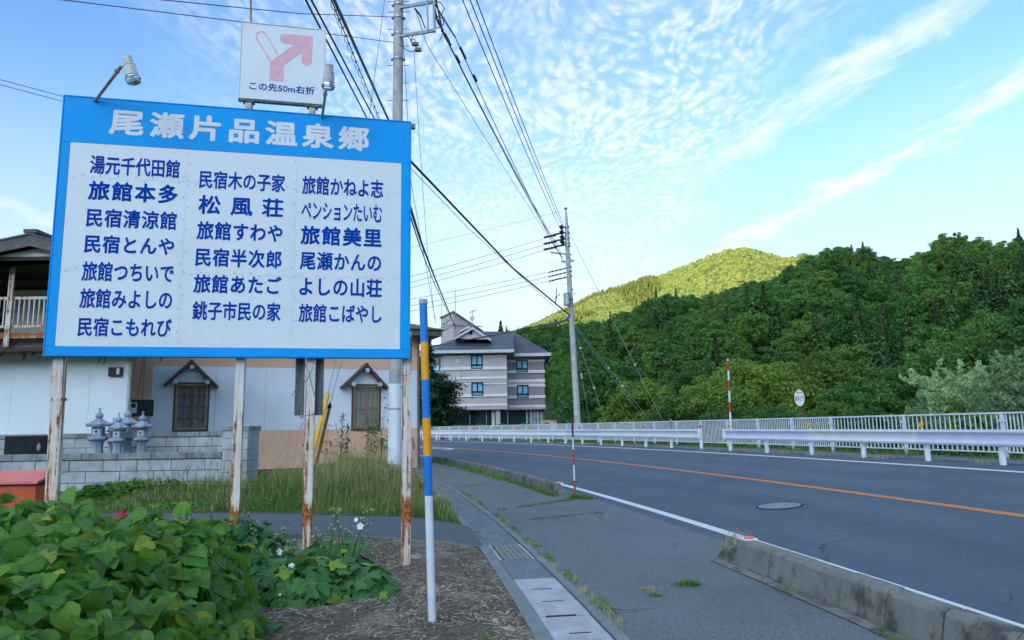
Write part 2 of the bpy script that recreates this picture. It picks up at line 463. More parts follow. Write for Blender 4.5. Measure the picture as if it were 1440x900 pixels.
# the yard's grass, soil, asphalt -------------------------------------------------
def strip(name, s0, s1, ds, ws, dz, mat, zf=None, kind='structure'):
    ss = np.arange(s0, s1 + 1e-6, ds); W = np.array(ws)
    S, Wg = np.meshgrid(ss, W, indexing='ij'); A = (S - CY)/RC; Rr = RC + Wg
    X, Y = CX + Rr*np.cos(A), CY + Rr*np.sin(A); Z = (surf_sw(S, Wg) if zf is None else zf(X, Y)) + dz
    V = np.stack([X, Y, Z], -1).reshape(-1, 3); n = len(W)
    i, j = np.meshgrid(np.arange(n-1), np.arange(len(ss)-1)); a = (j*n + i).ravel()
    o = link(name, fast_mesh(name, V, np.stack([a, a+1, a+n+1, a+n], -1), mat)); tag(o, kind=kind); return o

def asphalt(name, c, speck=0.25, patch=None, lines=False):
    def fn(t, b, out):
        v = geo_pos(t)
        x, y, z = sep(t, v)
        n1, n2, n3 = noise(t, v, 0.45, 5, 0.6), noise(t, v, 70.0, 3, 0.7), noise(t, v, 3.2, 6, 0.7)
        col = mixc(t, n1.step(0.35, 0.68), [k*0.86 for k in c], [k*1.16 for k in c])
        col = mixc(t, n3.step(0.45, 0.75)*0.35, col, [k*1.35 for k in c])
        vs = voro(t, v, 85.0)
        g1 = noise(t, v, 34.0, 2, 0.9); col = mixc(t, g1.step(0.40, 0.62), [k*0.72 for k in c], [k*1.30 for k in c]) if speck > .35 else mixc(t, g1.step(0.40, 0.62), [k*0.85 for k in c], [k*1.16 for k in c])
        col = mixc(t, n1.step(0.35, 0.68)*0.5, col, [k*1.22 for k in c])
        sp = voro(t, v, 38.0).step(0.24, 0.14)*n2.step(0.48, 0.60)
        col = mixc(t, sp*speck*1.5, col, (0.42, 0.41, 0.39))
        dk = voro(t, comb(t, x + 3.3, y, z), 110.0).step(0.3, 0.12)
        col = mixc(t, dk*0.35, col, [k*0.45 for k in c])
        if lines:
            # tyre-polished lanes: distance out from the arc centre
            w = ((x - CX)*(x - CX) + (y - CY)*(y - CY)).pw(0.5) - RC
            tr = (w - 1.0).ab().step(0.45, 0.1) + (w - 2.6).ab().step(0.45, 0.1) + (w - 4.5).ab().step(0.45, 0.1) + (w - 6.0).ab().step(0.45, 0.1)
            col = mixc(t, tr.cl()*n1.step(0.25, 0.6)*0.40, col, [k*1.4 for k in c])
            oil = (w - 1.8).ab().step(0.35, 0.0) + (w - 5.2).ab().step(0.35, 0.0)
            col = mixc(t, oil.cl()*n3.step(0.35, 0.65)*0.35, col, [k*0.6 for k in c])
        blot = noise(t, comb(t, x*0.7, y*0.35, 3.0), 1.1, 6, 0.72)
        col = mixc(t, blot.step(0.52, 0.66)*0.40, col, [k*0.62 for k in c])
        col = mixc(t, blot.step(0.44, 0.30)*0.30, col, [k*1.35 for k in c])
        # hairline cracks
        cr = voro(t, comb(t, x + n3*0.5, y + n1*0.8, 0.0), 0.55, 'DISTANCE_TO_EDGE').step(0.008, 0.002)*n1.step(0.5, 0.62)
        col = mixc(t, cr*0.8, col, (0.012, 0.012, 0.012))
        setc(t, b, col); setr(t, b, 0.86)
        bump(t, b, n2*0.6 + vs*0.9, 0.55, 0.006)
    return pmat(name, fn)
asphalt('road_asphalt', (0.066, 0.092, 0.120), 0.30, lines=True)
asphalt('footway_asphalt', (0.128, 0.142, 0.145), 0.60)
asphalt('old_asphalt', (0.092, 0.104, 0.114), 0.55)

strip('road', -40, 130, 1.0, [-0.30, 0, 1.7, 3.45, 5.2, 6.9, 7.6, 8.7], 0.0, MATS['road_asphalt'])
strip('footway', -40, 60, 1.0, [-2.80, -1.5, -0.29], 0.003, MATS['footway_asphalt'])
strip('river_footway', -40, 120, 1.0, [8.62, 9.6, 10.6], 0.008, MATS['footway_asphalt'])

def paint(name, c, wear=0.5):
    def fn(t, b, out):
        v = geo_pos(t); n, n2 = noise(t, v, 9.0, 6, 0.7), noise(t, v, 90.0, 3, 0.7)
        f = (n*0.6 + n2*0.4).step(0.66 - wear*0.13, 0.70 - wear*0.10)
        setc(t, b, mixc(t, f, mixc(t, n, [k*.85 for k in c], c), (0.07, 0.07, 0.07))); setr(t, b, 0.7)
        bump(t, b, n2, 0.3, 0.003)
    return pmat(name, fn)
paint('white_road_paint', (0.70, 0.71, 0.70), 0.35); paint('orange_road_paint', (0.80, 0.25, 0.045), 0.55)
strip('edge_line_near', -40, 130, 0.5, [0.0, 0.15], 0.006, MATS['white_road_paint'])
strip('edge_line_far', -40, 130, 0.5, [RW - 0.15, RW], 0.006, MATS['white_road_paint'])
strip('centre_line', -40, 130, 0.5, [3.37, 3.435], 0.006, MATS['orange_road_paint'])
strip('centre_line', -40, 130, 0.5, [3.455, 3.52], 0.006, MATS['orange_road_paint'])

# white guide arrow painted on the far lane bend (left of the kerb end)
mk = MB()
def rp(s, w, dz=0.007): return road_pt(s, w, dz)
P0 = onz(640, 634.6, 0.10); s0_, w0_ = sw(P0.x, P0.y); s0_, w0_ = float(s0_), float(w0_)
mk.add([rp(s0_, w0_), rp(s0_+1.2, w0_-.28), rp(s0_+9, w0_-.28), rp(s0_+9, w0_-.14), rp(s0_+1.8, w0_-.14), rp(s0_+1.8, w0_+.14), rp(s0_+9, w0_+.14), rp(s0_+9, w0_+.28), rp(s0_+1.2, w0_+.28)],
       [(0, 1, 4), (1, 2, 3, 4), (0, 4, 5), (0, 5, 8), (5, 6, 7, 8)])
tag(mk.build('lane_marking', MATS['white_road_paint']), kind='structure')

# soil yard in front, with dry litter
def soil_fn(t, b, out):
    v = geo_pos(t); x, y, z = sep(t, v)
    n1, n2, n3 = noise(t, v, 1.4, 6, 0.65), noise(t, v, 22.0, 6, 0.7), noise(t, v, 120.0, 3, 0.7)
    c = mixc(t, n2.step(0.35, 0.68), (0.055, 0.040, 0.027), (0.20, 0.150, 0.100))
    c = mixc(t, n1.step(0.48, 0.68)*0.65, c, (0.32, 0.26, 0.19))
    c = mixc(t, n3.step(0.62, 0.75)*0.6, c, (0.36, 0.33, 0.28))
    setc(t, b, c); setr(t, b, 0.95); bump(t, b, n2*0.8 + n3*0.3, 0.9, 0.03)
pmat('soil', soil_fn)
def soil_z(x, y):
    return 0.005 + 0.035*sstep(-3.3, -3.8, sw(x, y)[1]) + (vnoise(x, y, .5, 3) - .5)*.035*sstep(-3.3, -3.9, sw(x, y)[1]) + (vnoise(x, y, .16, 4) - .5)*.02*sstep(-3.3, -3.7, sw(x, y)[1])
ss = np.arange(-24, 10.9, 0.10); WW = np.concatenate([[-26, -20, -16, -13, -11, -9.5], np.arange(-8.6, -3.30, 0.10), [-3.30]])
o = strip('soil_yard', -24, 10.8, 0.10, WW, 0.0, MATS['soil'], zf=soil_z)
# the driveway of old asphalt across the yard, with an uneven edge
def drive_edges(x):
    lo = np.interp(x, [-14, -6, -2.8, -1.9, -1.16, -.5], [11.6, 11.1, 10.45, 10.2, 9.75, 9.3])
    hi = np.interp(x, [-14, -5.55, -3.85, -1.9, -1.1, -.5], [14.4, 13.76, 13.5, 12.75, 12.05, 11.2])
    return lo, hi
xs = np.arange(-16, -0.2, 0.2); n = 9
lo, hi = drive_edges(xs); lo = lo + (vnoise(xs, 0, .5, 11) - .5)*.25; hi = hi + (vnoise(xs, 5, .6, 12) - .5)*.25
T = np.linspace(0, 1, n); X = np.repeat(xs[:, None], n, 1); Y = lo[:, None]*(1-T) + hi[:, None]*T
s_, w_ = sw(X, Y); over = np.maximum(w_ + 3.35, 0); X = X - over
Z = near_z(X, Y) + 0.03 + 0.015*(1 - (2*T-1)**4)[None, :]
Z[:, 0] -= 0.05; Z[:, -1] -= 0.05
a = (np.arange(len(xs)-1)[:, None]*n + np.arange(n-1)[None, :]).ravel()
tag(link('driveway', fast_mesh('driveway', np.stack([X, Y, Z], -1).reshape(-1, 3), np.stack([a, a+n, a+n+1, a+1], -1), MATS['old_asphalt'])), kind='structure')
# grass plot ground behind the driveway
strip('grass_plot', 9.5, 40, 0.5, list(np.arange(-26, -3.3, 0.8)) + [-3.3], 0.012, MATS['rough_ground'], zf=near_z)
# ================================================================== kerbs, drain
def concrete(name, c, stain=0.5, fine=0.25, scale=3.0):
    def fn(t, b, out):
        v = geo_pos(t); x, y, z = sep(t, v)
        n1, n2 = noise(t, v, scale, 6, 0.68), noise(t, v, 95.0, 3, 0.7)
        col = mixc(t, n1.step(0.3, 0.7), [k*.8 for k in c], [min(1, k*1.12) for k in c])
        dr = noise(t, comb(t, x*4.5, y*3.0, z*2.6), 1.0, 7, 0.72)
        col = mixc(t, dr.step(0.46, 0.62)*stain, col, (0.055, 0.055, 0.045))
        col = mixc(t, n2.step(0.55, 0.7)*fine, col, (0.10, 0.10, 0.09))
        setc(t, b, col); setr(t, b, 0.88); bump(t, b, n2*0.7 + n1*0.6, 0.45, 0.008)
    return pmat(name, fn)
concrete('kerb_concrete', (0.20, 0.20, 0.17), 0.9, 0.45)
concrete('lid_light', (0.44, 0.44, 0.45), 0.15, 0.8)
concrete('lid_dark', (0.16, 0.185, 0.195), 0.3, 0.4)
concrete('wall_block', (0.46, 0.49, 0.48), 0.25, 0.3, 2.0)
concrete('wall_cap', (0.28, 0.30, 0.29), 0.5, 0.4, 2.0)
concrete('pole_concrete', (0.50, 0.49, 0.45), 0.22, 0.3)
vary('galvanised', (0.34, 0.37, 0.37), 0.45, 0.12, 12, 0.7)
concrete('grate_grey', (0.20, 0.225, 0.22), 0.2, 0.3)
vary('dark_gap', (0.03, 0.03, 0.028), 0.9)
vary('orange_plastic', (0.85, 0.13, 0.02), 0.35, 0.1, 30, world=False)
vary('amber_reflector', (0.90, 0.36, 0.03), 0.3, 0.08, 30, world=False)
vary('white_plastic', (0.75, 0.76, 0.76), 0.4, 0.08, 20, world=False)

def kerb(label, s0, s1, block, w0, w1, h, bat, taper, refl):
    root = empty('kerb', road_pt(s0, (w0+w1)/2), 0, label, 'kerb')
    inv = Matrix.Translation(-root.location)
    n = max(1, round((s1 - s0)/block)); ds = (s1 - s0)/n; ru = random.Random(int(s0*10) + 5)
    for k in range(n):
        a, b = s0 + k*ds + 0.008, s0 + (k+1)*ds - 0.008
        ha = h*(0.35 if (k == 0 and taper[0]) else 1); hb = h*(0.35 if (k == n-1 and taper[1]) else 1)
        sh = ru.uniform(-.006, .006); dz = ru.uniform(-.006, .005)
        sect = lambda H: [(w0 - bat, -0.06), (w0 - bat, .02*H/h), (w0, H - 0.035), (w0 + .035, H), (w1 - .05, H), (w1 - .012, H - .05), (w1 + .015, -0.06)]
        V = []
        for (s, H) in ((a, ha), (b, hb)):
            for (w, z) in sect(H):
                p = road_pt(s, w + sh); V.append((p.x, p.y, p.z + z + (dz if z > 0 else 0)))
        m = MB(); q = 7
        m.add(V, [tuple(range(q)), tuple(range(2*q-1, q-1, -1))] + [(i, q+i, q+(i+1) % q, (i+1) % q) for i in range(q)])
        m.v = [tuple(inv @ Vector(p)) for p in m.v]
        m.build('block', MATS['kerb_concrete'], root, bevel=0.008, seg=2)
    for s in refl:
        c = inv @ road_pt(s, (w0 + w1)/2, h + 0.001)
        m = MB(); m.mat(0).cbox((c.x, c.y, c.z + .004), (.16, .11, .012)); m.mat(1).lathe([(.055, .008), (.05, .026), (.02, .034)], 12, c)
        m.build('reflector', [MATS['white_plastic'], MATS['orange_plastic']], root)
    return root
def s_of(px, py, z=0): p = onz(px, py, z); return float(sw(p.x, p.y)[0])
sA0, sA1 = s_of(806, 697), s_of(620, 648)
kerb('weathered concrete kerb along the footway, running back to the bend', sA0, sA1, 0.62, -0.79, -0.60, 0.25, 0.03, (True, False), [sA0 + .35])
sB1 = s_of(1035, 790); sB1 = s_of(1022, 783)
kerb('stained concrete kerb blocks in the lower right foreground beside the white line', 1.0, sB1, 0.62, -0.79, -0.585, 0.27, 0.045, (False, True), [sB1 - .55])

# narrow concrete lip along the kerb foot on the footway side
strip('kerb_footing', 1.0, sB1 - .1, 0.4, [-0.99, -0.86], 0.012, MATS['kerb_concrete'])
strip('kerb_footing', sA0 + .3, sA1, 0.4, [-0.95, -0.85], 0.010, MATS['kerb_concrete'])

# the covered drain between the yard and the footway
drain = empty('covered_drain', road_pt(6, -3.05), 0, 'long covered roadside drain with concrete lids and one steel grate between soil and footway', 'drain')
dinv = Matrix.Translation(-drain.location)
def arc_box(s0, s1, w0, w1, z0, z1, gap=0.0, n=1, jig=0.0, ru=random):
    V, Fs = [], []
    for i in range(n+1):
        s = s0 + gap + (s1 - s0 - 2*gap)*i/n
        for (w, z) in ((w0, z0), (w1, z0), (w1, z1), (w0, z1)):
            p = road_pt(s, w); V.append(dinv @ Vector((p.x, p.y, z)))
    for i in range(n):
        a = i*4
        Fs += [(a+k, a+(k+1) % 4, a+4+(k+1) % 4, a+4+k) for k in range(4)]
    Fs += [(0, 3, 2, 1), (n*4, n*4+1, n*4+2, n*4+3)]
    return MB().add(V, Fs)
sG0, sG1 = s_of(776, 786), s_of(757, 765)            # the grate
sL = s_of(790, 813)                                  # light lids begin here
for (w0, w1, nm) in ((-3.40, -3.285, 'channel_wall'), (-2.845, -2.755, 'channel_wall')):
    arc_box(-6, 46, w0, w1, -.15, 0.016, n=40).build(nm, MATS['grate_grey'], drain)
arc_box(-6, 46, -3.28, -2.85, -.22, -.06, n=30).build('channel_floor', MATS['dark_gap'], drain)
s = sL; k = 0; ru = random.Random(3)
while s > -3:
    L = 0.5; dz = ru.uniform(-.004, .004)
    ld_ = arc_box(s - L, s, -3.275, -2.86, -.06, .013 + dz, 0.012).build('lid', MATS['lid_light'], drain, bevel=.006); s -= L
    arc_box(s - .009, s + .009, -3.15 + ru.uniform(-.08, .03), -2.98, -.05, .0155 + dz, 0).build('lifting_slot', MATS['dark_gap'], ld_)
s = sG0
arc_box(sL, sG0, -3.275, -2.86, -.06, .010, 0.005, n=2).build('lid', MATS['lid_dark'], drain, bevel=.006)
s = sG1 + 0.02
while s < 42:
    L = ru.choice([.5, .5, 1.0]) if s > sG1 + 1 else 1.0; dz = ru.uniform(-.003, .005)
    arc_box(s, s + L, -3.275, -2.86, -.06, .009 + dz, 0.009).build('lid', MATS['lid_dark'], drain, bevel=.006); s += L
gm = empty('grate', (0, 0, 0), parent=drain); 
arc_box(sG0, sG1, -3.275, -3.24, -.05, .012, .006).build('grate_frame', MATS['galvanised'], gm)
arc_box(sG0, sG1, -2.90, -2.865, -.05, .012, .006).build('grate_frame', MATS['galvanised'], gm)
for i in range(5):
    w = -3.215 + i*.0625
    arc_box(sG0, sG1, w, w + .052, -.04, .011, .006).build('grate_bar', MATS['grate_grey'], gm)
arc_box(sG0 + .02, sG1 - .02, -3.24, -2.90, -.055, -.03, 0).build('grate_tray', MATS['dark_gap'], gm)

# manhole cover in the near lane
mp = onz(1096, 710.5, 0.16); mr = 0.33
sm_, wm_ = sw(mp.x, mp.y); mz = float(surf_sw(sm_, wm_))
mh = empty('manhole_cover', (mp.x, mp.y, mz + .004), 0, 'round patterned iron manhole cover set in the near lane of the road', 'manhole cover')
mh.rotation_euler = (0, -math.atan(0.075), 0)
def iron_fn(t, b, out):
    v = oc(t); x, y, z = sep(t, v); r = (x*x + y*y).pw(0.5)
    ring = (r*16.0).fr(); ring = (ring - 0.5).ab().step(0.20, 0.30)
    n = noise(t, v, 40, 4)
    setc(t, b, mixc(t, ring, (0.18, 0.18, 0.24), (0.34, 0.33, 0.44))); setr(t, b, 0.5); b.inputs['Metallic'].default_value = 0.4
    bump(t, b, ring + n*0.3, 0.6, 0.01)
pmat('iron_cover', iron_fn)
MB().lathe([(mr, -.02), (mr, .006), (mr-.01, .009)], 40).build('cover_plate', MATS['iron_cover'], mh)
MB().lathe([(mr+.045, -.02), (mr+.045, .003)], 40).build('cover_ring', MATS['dark_gap'], mh)
ribs = MB()
for k in range(8):
    a = k*PI/4 + .2; M = Matrix.Rotation(a, 4, 'Z')
    ribs.cbox((.17, 0, .010), (.22, .022, .007), M)
    M2 = Matrix.Rotation(a + PI/8, 4, 'Z'); ribs.cbox((.25, 0, .010), (.09, .05, .006), M2)
ribs.build('cover_pattern', MATS['iron_cover'], mh)
# old round patch next to the cover
patch = MB().lathe([(.16, 0), (.155, .003)], 24); tag(patch.build('round_patch', MATS['old_asphalt'], None, loc=(mp.x + .40, mp.y + .10, mz + .006 + .028), rot=(0, -math.atan(.075), 0)), kind='structure')

# ================================================================== guardrails on the far side
vary('rail_white', (0.72, 0.74, 0.73), 0.42, 0.06, 3, 0.0, 0.05, 40, (0.40, 0.33, 0.25), 5.0, (0.66, 0.85))
vary('rail_lilac', (0.64, 0.66, 0.75), 0.42, 0.05, 3, 0.0, 0.05, 40, (0.40, 0.33, 0.25), 5.0, (0.68, 0.85))
vary('fence_white', (0.70, 0.72, 0.73), 0.45, 0.05, 4, 0.0, 0.0, 40, (0.40, 0.34, 0.25), 7.0, (0.70, 0.88))
vary('bolt_steel', (0.16, 0.15, 0.14), 0.5, 0.2, 20, 0.6)
WRAIL, WFENCE = 8.15, 10.2
def arc_s(px, w, z):
    """distance along the road where the line at offset w, height z crosses image column px"""
    lo, hi = 2.0, 75.0
    for _ in range(50):
        m = (lo + hi)/2; a = (m - CY)/RC; P = (CX + (RC + w)*math.cos(a), CY + (RC + w)*math.sin(a), z)
        if project(P)[0] > px: lo = m
        else: hi = m
    return (lo + hi)/2
def arc_xyz(s, w, z):
    a = (s - CY)/RC; return Vector((CX + (RC + w)*math.cos(a), CY + (RC + w)*math.sin(a), z))
# swelling cross section of the beam (offset towards the road, height)
BEAM = [(0, -.175), (-.045, -.165), (-.055, -.12), (-.03, -.085), (-.012, -.05), (-.012, .05), (-.03, .085), (-.055, .12), (-.045, .165), (0, .175), (.012, .17), (.012, -.17)]
ZR = 0.52
def guardrail(label, posts, joints, mats, refl, endcap):
    base = arc_xyz(posts[0], WRAIL, ZR); root = empty('guardrail', base, 0, label, 'guardrail')
    inv = Matrix.Translation(-base)
    for i in range(len(joints)-1):
        s0, s1 = joints[i] + (.0 if i == 0 else .006), joints[i+1]; n = max(2, int((s1 - s0)/1.0)); V, Fs = [], []
        q = len(BEAM)
        for k in range(n+1):
            s = s0 + (s1 - s0)*k/n
            for (dw, dz) in BEAM: V.append(inv @ arc_xyz(s, WRAIL - .09 + dw - (.004 if i % 2 else 0), ZR + .60 + dz + (.002 if i % 2 else 0)))
        for k in range(n):
            for j in range(q): Fs.append((k*q+j, k*q+(j+1) % q, (k+1)*q+(j+1) % q, (k+1)*q+j))
        Fs += [tuple(range(q)), tuple(range(n*q + q-1, n*q-1, -1))]
        bm_ = MB().add(V, Fs).build('beam', MATS[mats[i % len(mats)]], root, smooth=True)
        if s0 < 34:
            bo = MB()
            for (ds, dz) in ((.10, .09), (.10, -.09), (.22, .09), (.22, -.09), (.10, 0), (.22, 0)):
                if s0 + ds < s1:
                    c = inv @ arc_xyz(s0 + ds, WRAIL - .125 if abs(dz) > .01 else WRAIL - .105, ZR + .60 + dz)
                    bo.cbox(c, (.022, .03, .022))
            bo.build('bolt', MATS['bolt_steel'], bm_)
    pm = MB(); pm.lathe([(.066, -.25), (.066, .74), (.05, .765), (0.01, .772)], 14)
    pmesh = pm.mesh('post', MATS['rail_white'], True)
    for s in posts: link('post', pmesh, root, inv @ arc_xyz(s, WRAIL, ZR), (0, 0, (s - CY)/RC))
    for (s, m) in refl:
        c = inv @ arc_xyz(s, WRAIL, ZR + .80); rr = empty('delineator', c, (s - CY)/RC, parent=root)
        MB().tube([(0, 0, -.06), (0, 0, .03)], .016, 8).build('stem', MATS['white_plastic'], rr)
        M = Matrix.Translation((-.012, 0, .09)) @ Matrix.Rotation(PI/2, 4, 'Y')
        MB().lathe([(.064, -.018), (.070, 0), (.064, .018)], 18, M=M).build('reflector', MATS[m], rr)
    for s in endcap:
        m = MB(); m.v = []; c = inv @ arc_xyz(s, WRAIL - .09, ZR + .6)
        MB().cbox((0, 0, 0), (.16, .10, .38)).build('end_cap', MATS['rail_white'], root, bevel=.03, seg=3, loc=c, rot=(0, 0, (s - CY)/RC))
    return root
A = lambda px: arc_s(px, WRAIL, ZR + .3)
p2 = [A(x) for x in (1027, 1078, 1141, 1214, 1304)]; step2 = p2[-2] - p2[-1]
while p2[-1] > -6: p2.append(p2[-1] - 2.0)
j2 = [A(1027) + .12, A(1143), A(1296)]; 
while j2[-1] > -6: j2.append(j2[-1] - 4.0)
guardrail('white steel guardrail nearest the right edge of the photo, first beam tinted lilac', p2, [j2[i] for i in range(len(j2))], ['rail_lilac', 'rail_white'], [(A(1027), 'amber_reflector'), (A(1141), 'amber_reflector'), (A(1299), 'amber_reflector')], [A(1027) + .17])
p1 = [A(x) for x in (986, 944, 908, 875, 845, 819, 795, 771, 747, 723, 702)]
while p1[-1] < 110: p1.append(p1[-1] + 2.0 + 1.0)
j1 = [A(985) - .05, A(906)]
while j1[-1] < 108: j1.append(j1[-1] + 4.2)
guardrail('long white steel guardrail curving away round the bend past the hotel', p1, j1, ['rail_white', 'rail_white', 'rail_lilac', 'rail_white'],
          [(A(986), 'orange_plastic'), (A(906), 'orange_plastic'), (A(872), 'amber_reflector'), (A(843), 'amber_reflector'), (A(815), 'orange_plastic'), (A(789), 'amber_reflector'), (A(743), 'amber_reflector'), (A(722), 'amber_reflector'), (A(700), 'orange_plastic'), (A(681), 'amber_reflector'), (A(662), 'amber_reflector'), (A(612), 'amber_reflector')], [A(986) - .05])

# ================================================================== riverside fence of upright bars
fb = arc_xyz(arc_s(1170, WFENCE, .7), WFENCE, .6)
fence = empty('bar_fence', fb, 0, 'white metal fence of upright bars running behind the guardrails', 'fence'); finv = Matrix.Translation(-fb)
def fz(s): return 0.60 - 0.0012*(s - 15)
def fpt(s, dz): return finv @ arc_xyz(s, WFENCE, fz(s) + dz)
sP = [arc_s(x, WFENCE, 1.2) for x in (1412, 1273, 1170)]; PS = 2.0
posts = [sP[0] - PS*k for k in range(9, 0, -1)] + sP
while posts[-1] < 104: posts.append(posts[-1] + PS)
pmb = MB(); pmb.cbox((-.03, 0, .47), (.03, .09, 1.14)); pmb.cbox((.02, 0, .47), (.05, .045, 1.14)); pmesh = pmb.mesh('post', MATS['fence_white'])
br = MB(); br.cbox((-.03, 0, 0), (.03, .20, .055)); bmesh_ = br.mesh('bracket', MATS['fence_white'])
for s in posts:
    o = link('post', pmesh, fence, fpt(s, 0), (0, 0, (s - CY)/RC))
    if s < 40: link('bracket', bmesh_, o, (-.012, 0, .88)); link('bracket', bmesh_, o, (-.012, 0, .16))
far_bars = MB(); nb = 0
bmb = MB(); bmb.cbox((0, 0, .5), (.022, .022, .92)); bar_mesh = bmb.mesh('baluster', MATS['fence_white'])
for i in range(len(posts)-1):
    s0, s1 = posts[i], posts[i+1]
    for (z, h, nm) in ((1.065, .045, 'top_rail'), (.125, .035, 'bottom_rail')):
        V = []
        for s in (s0 + .02, s1 - .02):
            for (dw, dz) in ((-.022, -h/2), (.022, -h/2), (.022, h/2), (-.022, h/2)): V.append(finv @ arc_xyz(s, WFENCE + dw, fz(s) + z + dz))
        MB().add(V, [(0, 1, 5, 4), (1, 2, 6, 5), (2, 3, 7, 6), (3, 0, 4, 7), (0, 3, 2, 1), (4, 5, 6, 7)]).build(nm, MATS['fence_white'], fence)
    nbar = 19
    for k in range(nbar):
        s = s0 + (s1 - s0)*(k + 1)/(nbar + 1)
        inview = s > sP[0] - 1.2
        if inview and nb < 292:
            link('baluster', bar_mesh, fence, fpt(s, .09), (0, 0, (s - CY)/RC)); nb += 1
        else:
            c = fpt(s, .09); far_bars.cbox((c.x, c.y, c.z + .5), (.022, .022, .92))
tag(far_bars.build('baluster_run', MATS['fence_white'], fence), kind='stuff')

# small galvanised post sticking up beside the fence gap
gp_ = arc_xyz(arc_s(944.5, WRAIL + .5, 1), WRAIL + .5, .52)
g2 = MB(); g2.tube([(0, 0, 0), (0, 0, 1.22)], .045, 10); tag(g2.build('steel_post', MATS['galvanised'], None, smooth=True, loc=gp_), 'short grey galvanised post rising above the guardrail near its end', 'post')
# ================================================================== the big information signboard
YAW = 0.2232
BU, BN = Vector((math.cos(YAW), math.sin(YAW), 0)), Vector((math.sin(YAW), -math.cos(YAW), 0))     # along the board, out of its face
B0 = Vector((-1.1446, 8.0, 2.2774)); BW, BH = 3.6069, 2.7276
def bplane(px, py, off=0.0):
    """point of the board's face plane seen at a pixel, as (u from the right edge, height from the lower edge)"""
    r = ray(px, py); o = Vector((0, 0, EYE)); q = B0 + BN*off
    t = (q - o).dot(BN)/r.dot(BN); p = o + r*t
    return (p - B0).dot(BU), p.z - B0.z
board = empty('information_signboard', (B0 - BU*BW/2) * Vector((1, 1, 0)) if False else Vector(((B0 - BU*BW/2).x, (B0 - BU*BW/2).y, 0)), YAW,
              'big blue framed signboard on rusty white posts listing inns in dark blue Japanese lettering', 'signboard')
# local frame: x along the board from its middle, y away from the viewer, z up from the ground
def bl(u, v, d=0.0): return Vector((u + BW/2, -d, B0.z + v))
vary('sign_white', (0.76, 0.81, 0.80), 0.5, 0.035, 1.2, 0, 0.03, 30, (0.66, 0.70, 0.69), 1.8, (0.55, 0.8), world=False)
vary('sign_blue', (0.003, 0.36, 0.84), 0.6, 0.06, 1.5, 0, 0.03, 30, (0.006, 0.32, 0.76), 3.0, (0.55, 0.75), world=False, spec=0.2)
vary('letter_blue', (0.002, 0.060, 0.36), 0.9, 0.12, 8.0, world=False, spec=0.1)
vary('letter_grey', (0.74, 0.78, 0.78), 0.5, 0.05, 5.0, world=False)
vary('arrow_pink', (0.82, 0.45, 0.50), 0.55, 0.10, 9.0, 0, 0, 30, (0.72, 0.42, 0.47), 20.0, (0.5, 0.7), world=False)
vary('rivet_brown', (0.30, 0.20, 0.15), 0.6, 0.3, 60)
rust_paint('post_paint', (0.80, 0.80, 0.73), 0.034, 0.68)
rust_paint('stub_paint', (0.60, 0.62, 0.58), 0.015, -0.1)
iu0, iv1 = bplane(99.4, 199.5); iu1, _ = bplane(564.4, 229.5); _, iv0 = bplane(76.7, 485.7)
_, ivr = bplane(564.4, 229.5); iv1 = (iv1 + ivr)/2; iu0b, _ = bplane(76.7, 485.7); iu0 = (iu0 + iu0b)/2; iv0 = (iv0 + bplane(563.3, 491.7)[1])/2
D = 0.12
def fbox(a, b, d0, d1): return MB().box((a[0] + BW/2, -d1, B0.z + a[1]), (b[0] + BW/2, -d0, B0.z + b[1]))
# backing and face sheets: the white field is laid in sheets with visible seams
fbox((-BW + .02, .02), (-.02, BH - .02), -D, -.010).build('backing', MATS['galvanised'], board)
def seam(px, py): return bplane(px, py)[1]
v1, v2 = seam(300, 258), seam(300, 385)
rows_v = [iv0, (v2), (v1), iv1]
cols_u = [iu0, iu0 + (iu1-iu0)*.335, iu0 + (iu1-iu0)*.665, iu1]
for i in range(3):
    for j in range(3):
        fbox((cols_u[i] + .0006, rows_v[j] + .0006), (cols_u[i+1] - .0006, rows_v[j+1] - .0006), -.010, -.003).build('face_sheet', MATS['sign_white'], board)
fr = MB()
for (a, b) in (((-BW, 0), (0, iv0)), ((-BW, iv1), (0, BH)), ((-BW, iv0), (iu0, iv1)), ((iu1, iv0), (0, iv1))):
    pass
fbox((-BW, iv1), (0, BH), -.035, 0).build('title_band', MATS['sign_blue'], board, bevel=.003)
fbox((-BW, 0), (0, iv0), -.035, 0).build('frame_strip', MATS['sign_blue'], board, bevel=.003)
fbox((-BW, iv0 + .001), (iu0, iv1 - .001), -.035, 0).build('frame_strip', MATS['sign_blue'], board, bevel=.003)
fbox((iu1, iv0 + .001), (0, iv1 - .001), -.035, 0).build('frame_strip', MATS['sign_blue'], board, bevel=.003)
# side, top and bottom casing 
cs = MB()
for (a, b, d0, d1) in (((-BW - .012, -.012), (-BW - .001, BH + .012), -D, .006), ((.001, -.012), (.012, BH + .012), -D, .006),
                       ((-BW - .001, BH + .001), (.001, BH + .012), -D, .006), ((-BW - .001, -.012), (.001, -.001), -D, .006)):
    cs.box((a[0] + BW/2, -d1, B0.z + a[1]), (b[0] + BW/2, -d0, B0.z + b[1]))
cs.build('edge_trim', MATS['sign_blue'], board)
# rivets
rv = MB()
for i, u in enumerate(cols_u[1:3]):
    v = iv0 + .06
    while v < iv1: rv.cbox(bl(u + .02, v, .0), (.008, .006, .008)); rv.cbox(bl(u - .02, v + .1, .0), (.008, .006, .008)); v += .24
for v in rows_v[1:3]:
    u = iu0 + .05; k = 0
    while u < iu1:
        rv.cbox(bl(u, v + (.018 if k % 2 else -.018), .0), (.008, .006, .008)); u += .085; k += 1
tag(rv.build('rivet_lines', MATS['rivet_brown'], board), kind='stuff')

